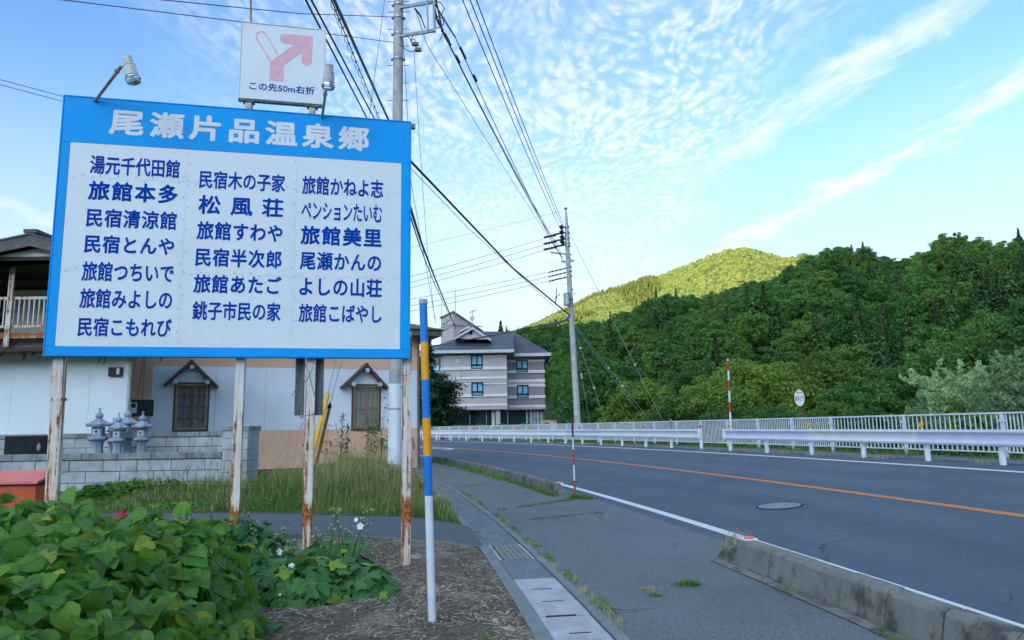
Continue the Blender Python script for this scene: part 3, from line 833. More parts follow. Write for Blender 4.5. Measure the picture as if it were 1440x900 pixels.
def text_mesh(name, body, mat, bold=0.018, spacing=1.0, depth=0.004):
    cu = bpy.data.curves.new('txt', 'FONT'); cu.body = body; cu.size = 1.0; cu.extrude = depth/2
    cu.space_character = spacing; cu.resolution_u = 3
    o = bpy.data.objects.new('txt', cu); COL.objects.link(o); dg = bpy.context.evaluated_depsgraph_get(); dg.update()
    me = bpy.data.meshes.new_from_object(o.evaluated_get(dg)); bpy.data.objects.remove(o); bpy.data.curves.remove(cu)
    if bold > 0.019 or True:      # heavier strokes: nested copies of the line shifted round a small circle, each a hair proud of the last
        bm = bmesh.new(); n_c = 8
        for k in range(n_c + 1):
            b0_ = len(bm.verts); bm.from_mesh(me); bm.verts.ensure_lookup_table(); a_ = 2*PI*k/n_c
            for v in bm.verts[b0_:]:
                if k < n_c: v.co.x += math.cos(a_)*bold; v.co.y += math.sin(a_)*bold
                v.co.z += k*.00012
        bm.to_mesh(me); bm.free()
    me.name = name; me.materials.clear(); me.materials.append(mat)
    n = len(me.vertices); co = np.empty(n*3, dtype=np.float32); me.vertices.foreach_get('co', co); co = co.reshape(-1, 3)
    return me, co
def place_text(name, body, mat, parent, u0, u1, v0, v1, vshear=0.0, bold=0.018, spacing=1.0, xf=None, lift=0.002):
    """stretch a line of lettering to fill u0..u1, v0..v1 of a face (x along, y into, z up)"""
    me, co = text_mesh(name, body, mat, bold, spacing)
    lo, hi = co.min(0), co.max(0)
    x = (co[:, 0] - lo[0])/(hi[0]-lo[0]); y = (co[:, 1] - lo[1])/(hi[1]-lo[1]); z = co[:, 2]
    out = np.stack([u0 + x*(u1-u0), -(z + lift), v0 + y*(v1-v0)], -1)
    me.vertices.foreach_set('co', out.astype(np.float32).ravel()); me.update()
    o = link(name, me, parent)
    return o
ROWS = [  # text, zoom origin, scale, left x, left y range, right x, right y range, spacing
 ('尾瀬片品温泉郷', (60, 0), 2.667, 250, (408, 503), 1225, (476, 570), 1.27, .034, 'letter_grey'),
 ('湯元千代田館', (60, 200), 3, 200, (53, 132), 578, (75, 152), 1.0, .022, 'letter_blue'),
 ('旅館本多', (60, 200), 3, 192, (163, 246), 570, (178, 257), 1.15, .030, 'letter_blue'),
 ('民宿清涼館', (60, 200), 3, 183, (278, 357), 565, (292, 370), 1.07, .024, 'letter_blue'),
 ('民宿とんや', (60, 200), 3, 175, (390, 469), 555, (400, 476), 1.07, .026, 'letter_blue'),
 ('旅館つちいで', (60, 200), 3, 165, (502, 585), 553, (512, 594), 1.0, .022, 'letter_blue'),
 ('旅館みよしの', (60, 200), 3, 156, (617, 700), 546, (622, 706), 1.0, .022, 'letter_blue'),
 ('民宿こもれび', (60, 200), 3, 148, (738, 820), 543, (742, 822), 1.0, .022, 'letter_blue'),
 ('民宿木の子家', (250, 220), 3, 90, (58, 135), 453, (75, 150), 1.0, .022, 'letter_blue'),
 ('松風荘', (250, 220), 3, 87, (163, 245), 445, (177, 255), 1.80, .024, 'letter_blue'),
 ('旅館すわや', (250, 220), 3, 80, (273, 353), 442, (285, 360), 1.07, .026, 'letter_blue'),
 ('民宿半次郎', (250, 220), 3, 73, (386, 464), 438, (395, 472), 1.07, .026, 'letter_blue'),
 ('旅館あたご', (250, 220), 3, 66, (497, 577), 437, (505, 582), 1.07, .026, 'letter_blue'),
 ('銚子市民の家', (250, 220), 3, 62, (607, 690), 434, (618, 695), 1.0, .022, 'letter_blue'),
 ('旅館かねよ志', (250, 220), 3, 525, (82, 160), 867, (97, 175), 1.0, .022, 'letter_blue'),
 ('ペンションたいむ', (250, 220), 3, 522, (193, 268), 862, (200, 277), 0.95, .018, 'letter_blue'),
 ('旅館美里', (250, 220), 3, 518, (293, 372), 860, (302, 382), 1.15, .030, 'letter_blue'),
 ('尾瀬かんの', (250, 220), 3, 515, (403, 478), 858, (408, 486), 1.07, .024, 'letter_blue'),
 ('よしの山荘', (250, 220), 3, 513, (510, 588), 861, (515, 595), 1.07, .026, 'letter_blue'),
 ('旅館こばやし', (250, 220), 3, 510, (622, 700), 860, (625, 703), 1.0, .022, 'letter_blue')]
for (body, o_, sc_, xl, yl, xr, yr, spc, bold, m) in ROWS:
    P = lambda x, y: bplane(o_[0] + x/sc_, o_[1] + y/sc_)
    a, b, c, d = P(xl, yl[1]), P(xl, yl[0]), P(xr, yr[1]), P(xr, yr[0])
    v0, v1 = (a[1] + c[1])/2, (b[1] + d[1])/2; u0, u1 = (a[0] + b[0])/2, (c[0] + d[0])/2
    isT = m == 'letter_grey'
    t_ = place_text('title_lettering' if isT else 'name_lettering', body, MATS[m], board, u0 + BW/2, u1 + BW/2, B0.z + v0, B0.z + v1, 0, bold, spc, lift=.001 if isT else -.0015)

# four posts, bolted behind the board and standing in the yard
def post_at(px, d, w, dep, zb, name='post', mat='post_paint', top=None, lean=0.0):
    u, v = bplane(px, 500, -d); x = u + BW/2
    top = B0.z + .3 if top is None else top
    # object origin at the foot so the rust sits at real heights
    return MB().box((-w/2, -dep/2, 0), (w/2, dep/2, top - zb)).build(name, MATS[mat], board, bevel=.008, seg=2, loc=(x + lean, d, zb), rot=(0, -math.atan(lean/(top - zb)), 0))
post_at(84, .13, .112, .085, -.08, lean=.045); post_at(339, .13, .096, .08, -.06); post_at(438, .13, .100, .08, -.06); pr = post_at(572.5, .13, .100, .08, -.06)
# collar welded round the leftmost post
u, v = bplane(83, 560, -.13)
MB().box((-.058, -.047, -.012), (.058, .047, .012)).build('collar', MATS['post_paint'], board, loc=(u + BW/2, .13, B0.z + bplane(76.5, 561)[1]))
# pair of dark grey channel irons behind the third post, tied on with wire
def dkm(t, b, out):
    v = oc(t); x, y, z = sep(t, v); st = noise(t, comb(t, x*22.0, y*4.0, z*1.1), 1.0, 6, 0.7)
    setc(t, b, mixc(t, st.step(0.35, 0.68), (0.055, 0.062, 0.058), (0.19, 0.21, 0.20))); setr(t, b, 0.7)
pmat('weathered_tin', dkm)
for (x0, x1) in ((415, 427.5), (441, 454.5)):
    ua, ub = bplane(x0, 545, -.2)[0], bplane(x1, 545, -.2)[0]; vb = bplane(435, 584, -.2)[1]
    m = MB(); h = .20 - vb
    m.box((0, 0, 0), (ub-ua, .012, h)); m.box((0, .012, 0), (.012, .09, h)); m.box((ub-ua-.012, .012, 0), (ub-ua, .09, h))
    m.box(((ub-ua)/2 - .008, -.010, 0), ((ub-ua)/2 + .008, 0, h))
    m.build('channel_iron', MATS['weathered_tin'], board, loc=(ua + BW/2, .19, B0.z + vb))
wm = MB()
def bw(px, py, d): u, v = bplane(px, py, d); return bl(u, v, d)
wm.tube([bw(429, 512, .02), bw(434, 523, .03), bw(441, 552, .03), bw(442, 556, .0)], .004, 5)
wm.tube([bw(440, 516, .02), bw(432, 534, .03), bw(415, 549, -.02), bw(411, 556, -.03), bw(414, 560, -.03), bw(418, 552, -.03)], .004, 5)
wm.tube([bw(426, 583, -.06), bw(428, 585, .02), bw(441, 583, .02)], .004, 5)
wm.tube([bw(421, 584, -.1), bw(424, 588, -.1), bw(427, 585, -.06)], .006, 5)
wm.tube([bw(427, 594, .02), bw(421, 602, .0), bw(429, 604, .02)], .003, 5)
wm.tube([bw(562, 527, -.05), bw(572, 528, .02), bw(578, 524, .03), bw(578, 513, .0)], .003, 5)
wm.build('tie_wire', MATS['bolt_steel'], board)
# bracket with a rusty bolt at the top right corner
MB().cbox(bl(.035, BH - .035, -.03), (.05, .05, .06)).build('corner_bracket', MATS['rivet_brown'], board, bevel=.006)

# ---------------- the small square direction sign on top
SD = -0.03
def sp_(px, py): return bplane(px, py, SD)
su1, sv1 = sp_(458, 43); su0, _ = sp_(341, 31); _, sv0 = sp_(454, 146)
sv1 = (sv1 + sp_(341, 31)[1])/2; sv0 = (sv0 + sp_(336, 136)[1])/2; su0 = (su0 + sp_(336, 136)[0])/2; su1 = (su1 + sp_(454, 146)[0])/2
sgo = B0 + BU*((su0+su1)/2) - BN*.03; SW, SH = su1 - su0, sv1 - sv0
zS = B0.z + BH + .012
sgn = empty('direction_sign', (sgo.x, sgo.y, zS), YAW, 'small square white sign with a faded pink right-turn arrow above the blue board', 'direction sign')
z0_, z1_ = B0.z + sv0 - zS, B0.z + sv1 - zS
MB().box((-SW/2, 0.0, z0_), (SW/2, .10, z1_)).build('sign_panel', MATS['sign_white'], sgn, bevel=.004)
ft = MB()
for (a, b) in (((-SW/2 - .008, z0_ - .012), (SW/2 + .008, z0_ - .001)), ((-SW/2 - .008, z1_ + .001), (SW/2 + .008, z1_ + .01)), ((-SW/2 - .01, z0_), (-SW/2 - .001, z1_)), ((SW/2 + .001, z0_), (SW/2 + .01, z1_))):
    ft.box((a[0], -.006, a[1]), (b[0], .106, b[1]))
ft.build('sign_trim', MATS['letter_grey'], sgn)
MB().box((-SW/2 - .01, .0, z0_ - .035), (SW/2 - .02, .05, z0_ - .013)).build('bottom_angle', MATS['weathered_tin'], sgn)
for px in (349, 439):
    u = sp_(px, 150)[0] - (su0 + su1)/2
    MB().box((-.034, -.03, 0), (.034, .04, z0_ - .035)).build('leg', MATS['stub_paint'], sgn, loc=(u, .03, 0))
    MB().box((-.06, -.045, z0_ - .05), (.06, .05, z0_ - .036)).build('leg_plate', MATS['weathered_tin'], sgn, loc=(u, .03, 0))
lg = MB()
for dx in (.11, .52, .66, .8, .95):
    lg.tube([(-SW/2 + dx*SW, .05, z1_ + .008), (-SW/2 + dx*SW, .05, z1_ + .035)], .006, 6)
lg.build('lifting_lug', MATS['weathered_tin'], sgn)
def spl(x, y, d=0.001):
    u, v = sp_(320 + x/6, 20 + y/6); return Vector((u - (su0+su1)/2, -d, B0.z + v - zS))
def flat(name, pts, mat, d=.0035):
    P_ = [spl(x, y, 0) for x, y in pts]
    MB().prism(P_, (0, .001, 0), (0, .001 - d, 0)).build(name, MATS[mat], sgn)
def arcpts(cx, cy, r, a0, a1, n=8): return [(cx + r*math.cos(R(a0 + (a1-a0)*i/n)), cy + r*math.sin(R(a0 + (a1-a0)*i/n))) for i in range(n+1)]
arrow = [(352, 560), (357, 405), (560, 255), (478, 244)] + arcpts(478, 203, 40, 100, 262, 7)[0:] + [(721, 188), (712, 392)] + arcpts(669, 392, 43, 5, 175, 7) + [(626, 318), (474, 430), (470, 566)]
flat('arrow', arrow, 'arrow_pink')
# outlined side road: a thin pink band round a slanted slot
outl = [(362, 405), (237, 205)] + arcpts(282, 187, 46, 158, 340, 9)[1:-1] + [(326, 166), (436, 350)]
inn = [(370, 398), (247, 200)] + arcpts(283, 187, 36, 160, 335, 9)[1:-1] + [(318, 172), (427, 355)]
Vo = [spl(x, y, .0025) for x, y in outl]; Vi = [spl(x, y, .0025) for x, y in inn]; n_ = len(Vo)
ol = MB(); ol.add(Vo + Vi, [(i, i+1, n_+i+1, n_+i) for i in range(n_-1)])
o = ol.build('side_road_outline', MATS['arrow_pink'], sgn)
sm = o.modifiers.new('thickness', 'SOLIDIFY'); sm.thickness = .002
pa, pb = spl(182, 637), spl(735, 678); pc, pd = spl(182, 572), spl(735, 612)
place_text('lettering', 'この先50m右折', MATS['letter_blue'], sgn, pa.x, pb.x, (pa.z + pb.z)/2, (pc.z + pd.z)/2, 0, .014, 1.0, lift=.001)

# ---------------- two floodlights on arms, and the whip pole behind
def cream(t, b, out): setc(t, b, mixc(t, noise(t, oc(t), 8, 4).step(0.3, 0.7), (0.50, 0.49, 0.43), (0.66, 0.65, 0.58))); setr(t, b, 0.45)
pmat('cream_enamel', cream)
vary('chrome', (0.72, 0.74, 0.76), 0.12, 0.05, 10, 1.0)
vary('rusty_tube', (0.33, 0.20, 0.13), 0.6, 0.35, 9, 0, 0, 30, (0.42, 0.36, 0.30), 8, (0.45, 0.7))
def glassm(t, b, out):
    setc(t, b, (0.85, 0.9, 0.92)); setr(t, b, 0.05); b.inputs['Transmission Weight'].default_value = 1.0; b.inputs['IOR'].default_value = 1.3
pmat('lamp_glass', glassm)
def floodlight(label, foot, elbow, head_top, head_bot, mats=('rusty_tube',)):
    root = empty('floodlight', foot, 0, label, 'floodlight'); q = lambda p: Vector(p) - Vector(foot)
    MB().tube([q(foot) - Vector((0, 0, .06)), q(elbow)], .016, 10).build('arm', MATS[mats[0]], root, smooth=True)
    MB().tube([q(elbow) + (q(elbow)).normalized()*-.12, q(elbow) + (q(elbow)).normalized()*-.095], .024, 10).build('clamp', MATS['rivet_brown'], root)
    MB().tube([q(elbow), q(elbow)*.5 + (q(head_top)*.6 + q(head_bot)*.4)*.5, q(head_top)*.6 + q(head_bot)*.4], .014, 8).build('swivel', MATS['cream_enamel'], root)
    ax = (Vector(head_bot) - Vector(head_top)); L = ax.length; M = Matrix.Translation(q(head_top)) @ ax.to_track_quat('Z', 'Y').to_matrix().to_4x4()
    MB().lathe([(.02, -.004), (.044, 0), (.046, L*.42), (.054, L*.43), (.064, L), (.056, L)], 24, M=M).build('housing', MATS['cream_enamel'], root, smooth=True)
    MB().lathe([(.050, L*.44), (.058, L*.445), (.058, L*.46)], 24, M=M).build('housing_ring', MATS['white_plastic'], root)
    MB().lathe([(.060, L + .001), (.076, L + .030), (.074, L + .034), (.02, L + .008)], 24, M=M).build('reflector', MATS['chrome'], root, smooth=True)
    MB().lathe([(.020, L + .010), (.055, L + .028), (.072, L + .045), (.064, L + .070), (.034, L + .086), (.004, L + .09)], 20, M=M).build('lens', MATS['lamp_glass'], root, smooth=True)
    return root
def bpt(px, py, d): u, v = bplane(px, py, d); return B0 + BU*u + Vector((0, 0, v)) + BN*d
fa = bpt(131, 136, -.05); fa.z = B0.z + BH + .012
floodlight('left cream floodlight on a rusty slanted arm rising from the board top', fa, bpt(171, 93, .55), bpt(178.5, 80.5, .62), bpt(186, 107, .62))
fb2 = bpt(452.5, 161, -.04); fb2.z = B0.z + BH + .012
floodlight('right cream floodlight on a thin pale arm beside the small arrow sign', fb2, bpt(459, 122, .35), bpt(463, 91, .55), bpt(462, 116, .50), ('galvanised',))
wp = bpt(354, 150, -.35); wq = bpt(351, -160, -.35)
tag(MB().tube([(0, 0, -5.2), (0, 0, 0), wq - wp], [.02, .016, .010], 8).build('whip_pole', MATS['rusty_tube'], None, loc=wp), 'thin brown rod rising out of frame behind the arrow sign', 'rod')

# ---------------- striped plastic snow pole in front of the board
pb_ = onz(608, 880, 0.0); ptop = at(595, 421, pb_.y + .02)
vary('pole_blue', (0.010, 0.20, 0.62), 0.35, 0.07, 6, 0, 0, 30, (0.02, 0.15, 0.45), 8, (0.55, 0.8))
vary('pole_orange', (0.90, 0.36, 0.010), 0.35, 0.06, 6, 0, 0, 30, (0.75, 0.30, 0.02), 8, (0.55, 0.8))
vary('pole_white', (0.68, 0.72, 0.74), 0.4, 0.05, 6, 0, 0.1, 20, (0.50, 0.50, 0.47), 7, (0.6, 0.8))
vary('cap_grey', (0.42, 0.43, 0.42), 0.5, 0.1, 20)
sp = empty('striped_marker_pole', pb_, 0, 'tall thin marker pole banded blue and orange over white, right of the signboard', 'marker pole')
ax = ptop - pb_; L = ax.length
def zfrac(py):   # distance up the pole for an image row
    best = min(((abs(project(pb_ + ax*f)[1] - py), f) for f in np.linspace(0, 1, 900)), key=lambda t_: t_[0]); return best[1]
cuts = [(890, 697, 'pole_white', 'tube_section'), (697, 641, 'pole_blue', 'stripe'), (641, 588, 'pole_orange', 'stripe'), (588, 534, 'pole_blue', 'stripe'), (534, 481, 'pole_orange', 'stripe'), (481, 428, 'pole_blue', 'stripe')]
for (y0, y1, m, nm) in cuts:
    a, b = (-.02 if y0 == 890 else zfrac(y0)), zfrac(y1)
    MB().tube([ax*a, ax*b], .0315 + (.0005 if m != 'pole_white' else 0), 20).build(nm, MATS[m], sp, smooth=True)
MB().tube([ax*zfrac(428), ax*1.0], [.036, .036], 20).build('cap', MATS['cap_grey'], sp, bevel=.004)
MB().tube([ax*zfrac(735) + Vector((0, -.031, 0)), ax*zfrac(735) + Vector((0, -.033, 0))], .004, 8)
# ================================================================== house with peach and pale blue walls
def wallmat(name, c, amt=0.05, dirt=(0.30, 0.27, 0.22), thr=(0.6, 0.85)):
    def fn(t, b, out):
        v = geo_pos(t); x, y, z = sep(t, v)
        n = noise(t, v, 0.8, 6, 0.6); st = noise(t, comb(t, x*2.5, y*2.5, z*0.25), 1.0, 6, 0.7); f = noise(t, v, 60, 3)
        col = mixc(t, n.step(0.3, 0.7), [k*(1-amt*1.5) for k in c], [min(1, k*(1+amt)) for k in c])
        col = mixc(t, st.step(*thr)*0.55, col, dirt)
        setc(t, b, col); setr(t, b, 0.85); bump(t, b, f, 0.25, 0.004)
    return pmat(name, fn)
wallmat('peach_wall', (0.88, 0.54, 0.35), 0.05, (0.34, 0.24, 0.18), (0.58, 0.85))
wallmat('blue_wall', (0.84, 0.88, 0.92), 0.035, (0.64, 0.70, 0.76), (0.6, 0.9))
wallmat('pale_siding', (0.80, 0.86, 0.85), 0.035, (0.50, 0.50, 0.45), (0.60, 0.85))
vary('brown_trim', (0.085, 0.045, 0.035), 0.5, 0.2, 8)
vary('bronze_frame', (0.27, 0.215, 0.125), 0.4, 0.1, 8, 0.3)
vary('red_muntin', (0.17, 0.06, 0.035), 0.5, 0.15, 8)
vary('lace_curtain', (0.56, 0.60, 0.62), 0.9, 0.25, 14)
vary('cream_curtain', (0.80, 0.78, 0.66), 0.9, 0.06, 6)
vary('roof_sheet', (0.085, 0.080, 0.075), 0.6, 0.2, 3)
vary('dark_wood', (0.050, 0.040, 0.032), 0.75, 0.4, 6)
vary('grey_wood', (0.12, 0.115, 0.105), 0.8, 0.25, 5)
vary('black_board', (0.025, 0.030, 0.030), 0.5, 0.3, 6)
vary('grey_pipe', (0.16, 0.12, 0.105), 0.5, 0.2, 5)
vary('pale_panel', (0.50, 0.55, 0.50), 0.7, 0.12, 3)
def winglass(t, b, out):
    setc(t, b, (0.06, 0.075, 0.085)); setr(t, b, 0.06); b.inputs['Alpha'].default_value = 0.22; b.inputs['Specular IOR Level'].default_value = 0.9
pmat('window_glass', winglass)
W0, W1 = at(215, 605, 24.5), at(587, 600, 28.3)
WU = Vector((W1.x - W0.x, W1.y - W0.y, 0)).normalized(); WN = Vector((WU.y, -WU.x, 0))
wo = Vector((W1.x, W1.y, 0))                                   # right front corner at the ground
def wp_(px, py, off=0.0):
    r = ray(px, py); o = Vector((0, 0, EYE)); q = wo + WN*off; t = (q - o).dot(WN)/r.dot(WN); p = o + r*t
    return (p - wo).dot(WU), p.z
YW = math.atan2(WU.y, WU.x)
house = empty('stucco_house', wo, YW, 'single storey house wall striped peach and pale blue with two little gabled windows', 'house')
HL = -15.0; HT = wp_(587, 474)[1]
za = wp_(215, 513.5)[1]; zb = wp_(400, 605)[1]
# local: x along wall (negative to the left), y away, z up
WINS = []
for (x0, x1, y0, y1) in ((246.5, 291.5, 540, 604), (496.5, 533, 542.5, 602.5)):
    a, b = wp_((x0), (y0+y1)/2), wp_(x1, (y0+y1)/2); t_, l_ = wp_((x0+x1)/2, y0)[1], wp_((x0+x1)/2, y1)[1]
    WINS.append((a[0], b[0], l_, t_))
def wall_band(z0, z1, mat, y0=0.0):
    segs = []; xs_ = [HL]
    for (a, b, l, t_) in WINS: xs_ += [a, b]
    xs_.append(0.0); m = MB()
    for i in range(0, len(xs_), 2): m.box((xs_[i], y0, z0), (xs_[i+1], .18, z1))
    for (a, b, l, t_) in WINS:
        if z1 > t_: m.box((a, y0, max(z0, t_)), (b, .18, z1))
        if z0 < l: m.box((a, y0, z0), (b, .18, min(z1, l)))
    m.build('wall', MATS[mat], house)
wall_band(-.1, zb - .004, 'peach_wall'); wall_band(zb, za, 'blue_wall', .008); wall_band(za + .004, HT, 'peach_wall')
us = wp_(213, 560)[0]; MB().box((HL, -.006, -.1), (us, .007, za)).build('wall', MATS['peach_wall'], house)
MB().box((-.16, .19, -.1), (0, 8.0, HT)).build('wall', MATS['blue_wall'], house)
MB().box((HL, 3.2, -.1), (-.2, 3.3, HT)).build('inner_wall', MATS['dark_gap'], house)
# vertical joints of the cladding
for px in (303, 373, 426, 455):
    u = wp_(px, 560)[0]; MB().box((u, -.004, 0), (u + .012, .0, HT)).build('joint', MATS['peach_wall'], house)
m = MB(); m.box((HL, -.75, HT - .02), (.75, -.70, HT + .20)); m.box((.70, -.70, HT - .02), (.75, 8.6, HT + .20)); m.build('fascia', MATS['grey_wood'], house)
MB().box((HL, -.70, HT), (.70, 8.6, HT + .05)).build('soffit', MATS['grey_wood'], house)
m = MB(); m.add([(HL, -.85, HT + .21), (.85, -.85, HT + .21), (.85, 8.8, HT + .21), (HL, 8.8, HT + .21), (HL, 3.9, HT + 1.7), (-3.5, 3.9, HT + 1.7)], [(0, 1, 5, 4), (1, 2, 5), (2, 3, 4, 5), (0, 4, 3), (0, 3, 2, 1)]); m.build('roof', MATS['roof_sheet'], house)
for i, (a, b, l, t_) in enumerate(WINS):
    w = empty('window', (a, 0, l), parent=house); ww, hh = b - a, t_ - l
    MB().box((.03, .13, .03), (ww - .03, .14, hh - .03)).build('curtain', MATS['lace_curtain' if i == 0 else 'cream_curtain'], w)
    f = MB()
    for (p, q) in (((0, -.02, 0), (.07, .05, hh)), ((ww-.07, -.02, 0), (ww, .05, hh)), ((.07, -.02, 0), (ww-.07, .05, .07)), ((.07, -.02, hh-.07), (ww-.07, .05, hh))): f.box(p, q)
    f.build('frame', MATS['bronze_frame'], w)
    f = MB()
    for (p, q) in (((-.06, -.035, -.06), (-.002, .03, hh+.06)), ((ww+.002, -.035, -.06), (ww+.06, .03, hh+.06)), ((-.002, -.035, hh + .002), (ww+.002, .03, hh+.06)), ((-.002, -.055, -.07), (ww+.002, .03, -.002))): f.box(p, q)
    f.build('casing', MATS['brown_trim'], w)
    MB().box((.071, .030, .071), (ww-.071, .034, hh-.071)).build('pane', MATS['window_glass'], w)
    mm = MATS['red_muntin' if i == 0 else 'bronze_frame']
    MB().box((ww/2-.045, .0, .071), (ww/2+.045, .028, hh-.071)).build('mullion', mm, w)
    for fx in (.27, .73): MB().box((ww*fx-.014, .005, .071), (ww*fx+.014, .027, hh-.071)).build('muntin', mm, w)
    for fz_ in ((.25, .5, .75) if i == 0 else (.47,)): MB().box((.071, .007, hh*fz_-.015), (ww-.071, .026, hh*fz_+.015)).build('muntin', mm, w)
    ap, lf, rt = ((270.8, 508), (232, 543), (307.5, 544.5)) if i == 0 else ((516.8, 513), (482, 546), (546.5, 546))
    A_, L_, R_ = [wp_(p[0], p[1], .35) for p in (ap, lf, rt)]
    hd = empty('window_hood', (A_[0], 0, A_[1]), parent=house)
    for q in (L_, R_):
        dx, dz = q[0] - A_[0], q[1] - A_[1]; ln = math.hypot(dx, dz)
        M = Matrix.Translation((0, 0, 0)) @ Matrix.Rotation(-math.atan2(dz, dx), 4, 'Y')
        MB().box((-.04, -.42, -.07), (ln, -.001, .02), M).build('hood_slope', MATS['brown_trim'], hd, bevel=.005)
    MB().prism([(L_[0]-A_[0]+.28, -.03, L_[1]-A_[1]+.12), (R_[0]-A_[0]-.28, -.03, R_[1]-A_[1]+.12), (0, -.03, -.10)], (0, 0, 0), (0, .025, 0)).build('hood_gable', MATS['blue_wall'], hd)
    for (dx, dz) in ((0, -.20), (-.50, -.72), (.50, -.72)) if i == 1 else ((0, -.20), (-.50, -.70), (.50, -.70)):
        MB().cbox((dx, -.26, dz), (.14, .30, .14)).build('beam_end', MATS['lace_curtain'], hd, bevel=.01)
        if i == 1: MB().lathe([(.03, 0), (.045, -.05), (.02, -.10)], 10, (dx, -.30, dz - .07)).build('bulb', MATS['lamp_glass'], hd)
# gutter pipe at the corner
pp = [wp_(588.5, 470, .12), wp_(588.5, 560, .12), wp_(589, 644, .12)]
MB().tube([(pp[0][0], -.12, HT - .05), (pp[1][0] + .0, -.12, pp[1][1]), (pp[2][0], -.12, 0)], .045, 10).build('downpipe', MATS['grey_pipe'], house, smooth=True)
# electric meter board between the two houses
def on_wall(px, py, off): u, z = wp_(px, py, off); return wo + WU*u + WN*off + Vector((0, 0, z))
c = on_wall(196, 574, .05); mb_ = empty('meter_board', c, YW, 'black board with a white electricity meter on the peach wall behind the lanterns', 'electric meter')
k = 24.3/FPX
MB().box((-.42, 0, -.26), (.42, .03, .28)).build('board', MATS['black_board'], mb_)
MB().box((-.28, -.12, -.17), (-.07, -.001, .18)).build('meter_case', MATS['white_plastic'], mb_, bevel=.02, seg=3)
MB().lathe([(.08, 0), (.07, .03)], 16, M=Matrix.Translation((-.175, -.12, .08)) @ Matrix.Rotation(PI/2, 4, 'X')).build('dial', MATS['black_board'], mb_)
MB().tube([(-.24, -.06, .18), (-.25, -.04, 1.2), (-.15, -.05, 2.0)], .012, 6).tube([(-.10, -.05, .18), (.0, -.04, 1.1), (.06, -.05, 1.9)], .010, 6).tube([(.08, -.03, .26), (.08, -.03, 2.0)], .008, 6).build('cable', MATS['grey_pipe'], mb_)
# gas meter and rusty pipes under the second window
c = on_wall(545, 622, .10); gm_ = empty('gas_meter', c, YW, 'small white gas meter on rusty red pipes under the right gabled window', 'gas meter')
MB().box((-.13, -.10, -.14), (.13, .05, .14)).build('case', MATS['white_plastic'], gm_, bevel=.02, seg=2)
MB().tube([(-.24, 0, -.75), (-.24, 0, .10), (-.13, 0, .10)], .03, 8).tube([(.13, 0, .12), (1.0, 0, .12), (1.0, 0, -.3)], .022, 8).cbox((-.24, 0, .06), (.09, .09, .20)).cbox((.42, -.03, .10), (.08, .08, .12)).build('pipework', MATS['red_muntin'], gm_)

# ================================================================== old two-storey house on the terrace
YH, ZT = 21.0, 0.93
e0 = at(178.5, 560, YH); hx = e0.x
old = empty('two_storey_house', (hx, YH, ZT), 0, 'weathered two storey house with white lower wall and rusty upstairs balcony, left of the signboard', 'house')
def ho(px, py, y=0.0): p = at(px, py, YH + y); return Vector((p.x - hx, y, p.z - ZT))
LX = -14.0
tz = ho(60, 497).z
pnl = [LX] + [ho(p, 560).x for p in (-150, -75, 15, 125)] + [0.0]
for i in range(len(pnl)-1): MB().box((pnl[i] + .004, 0, 0), (pnl[i+1] - .004, .05, tz)).build('siding_panel', MATS['pale_siding'], old)
MB().prism([(LX, .06, 0), (-.04, .06, 0), (-5.2, 7, 0), (LX, 7, 0)], (0, 0, 0), (0, 0, tz - .02)).build('wall_core', MATS['pale_siding'], old)
MB().box((0.0, -.03, 0), (.07, .10, tz)).build('corner_post', MATS['pale_panel'], old)
# ragged dark timbers hanging under the balcony floor
b1, b2 = ho(60, 494), ho(60, 478); ru = random.Random(8)
dw = -1.0
z_lo, z_hi = ho(30, 493, dw).z, ho(30, 480, dw).z
for k in range(3):
    zz0 = z_lo + (z_hi - z_lo)*k/3
    MB().box((LX, dw + k*.05, zz0), (2.0 - .15*k, dw + .6, zz0 + (z_hi-z_lo)/3 - .01)).build('floor_board', MATS['dark_wood' if k % 2 == 0 else 'brown_trim'], old)
MB().box((LX, dw + .05, z_hi), (2.0, 1.5, z_hi + .10)).build('balcony_floor', MATS['dark_wood'], old)
jag = MB()
x = -3.4
while x < 1.6:
    h_ = ru.uniform(.05, .42); jag.prism([(x, -.45, tz + .02), (x + ru.uniform(.05, .2), -.45, tz + .02), (x + ru.uniform(-.1, .2), -.45, tz - h_)], (0, 0, 0), (0, .02, 0)); x += ru.uniform(.12, .5)
jag.build('torn_lining', MATS['grey_wood'], old)
rust_paint('balcony_paint', (0.70, 0.71, 0.68), -0.015, 3.4); rust_paint('balcony_rust', (0.70, 0.62, 0.54), 0.035, 3.3)
zr_t, zr_b, zb_b = ho(30, 419, dw).z, ho(30, 459, dw).z, ho(30, 470, dw).z
MB().box((LX, dw - .03, zr_t - .05), (2, dw + .03, zr_t + .03)).build('hand_rail', MATS['balcony_paint'], old)
MB().box((LX, dw - .03, zr_b - .04), (2, dw + .03, zr_b + .03)).build('lower_rail', MATS['balcony_rust'], old)
MB().box((LX, dw - .05, zb_b - .12), (2, dw + .05, zb_b + .04)).build('edge_beam', MATS['balcony_rust'], old)
x = LX + .1; bmesh2 = MB().box((-.016, -.016, zr_b + .03), (.016, .016, zr_t - .05)).mesh('baluster', MATS['balcony_paint'])
bmesh3 = MB().box((-.016, -.016, zr_b + .03), (.016, .016, zr_t - .05)).mesh('baluster', MATS['balcony_rust']); k = 0
x = ho(5.5, 440, dw).x; sp__ = ho(28, 440, dw).x - ho(21, 440, dw).x
x -= sp__*20
while x < 1.9:
    link('baluster', bmesh2 if k % 3 else bmesh3, old, (x, dw, 0)); x += sp__; k += 1
zbeam = ho(30, 369, dw).z
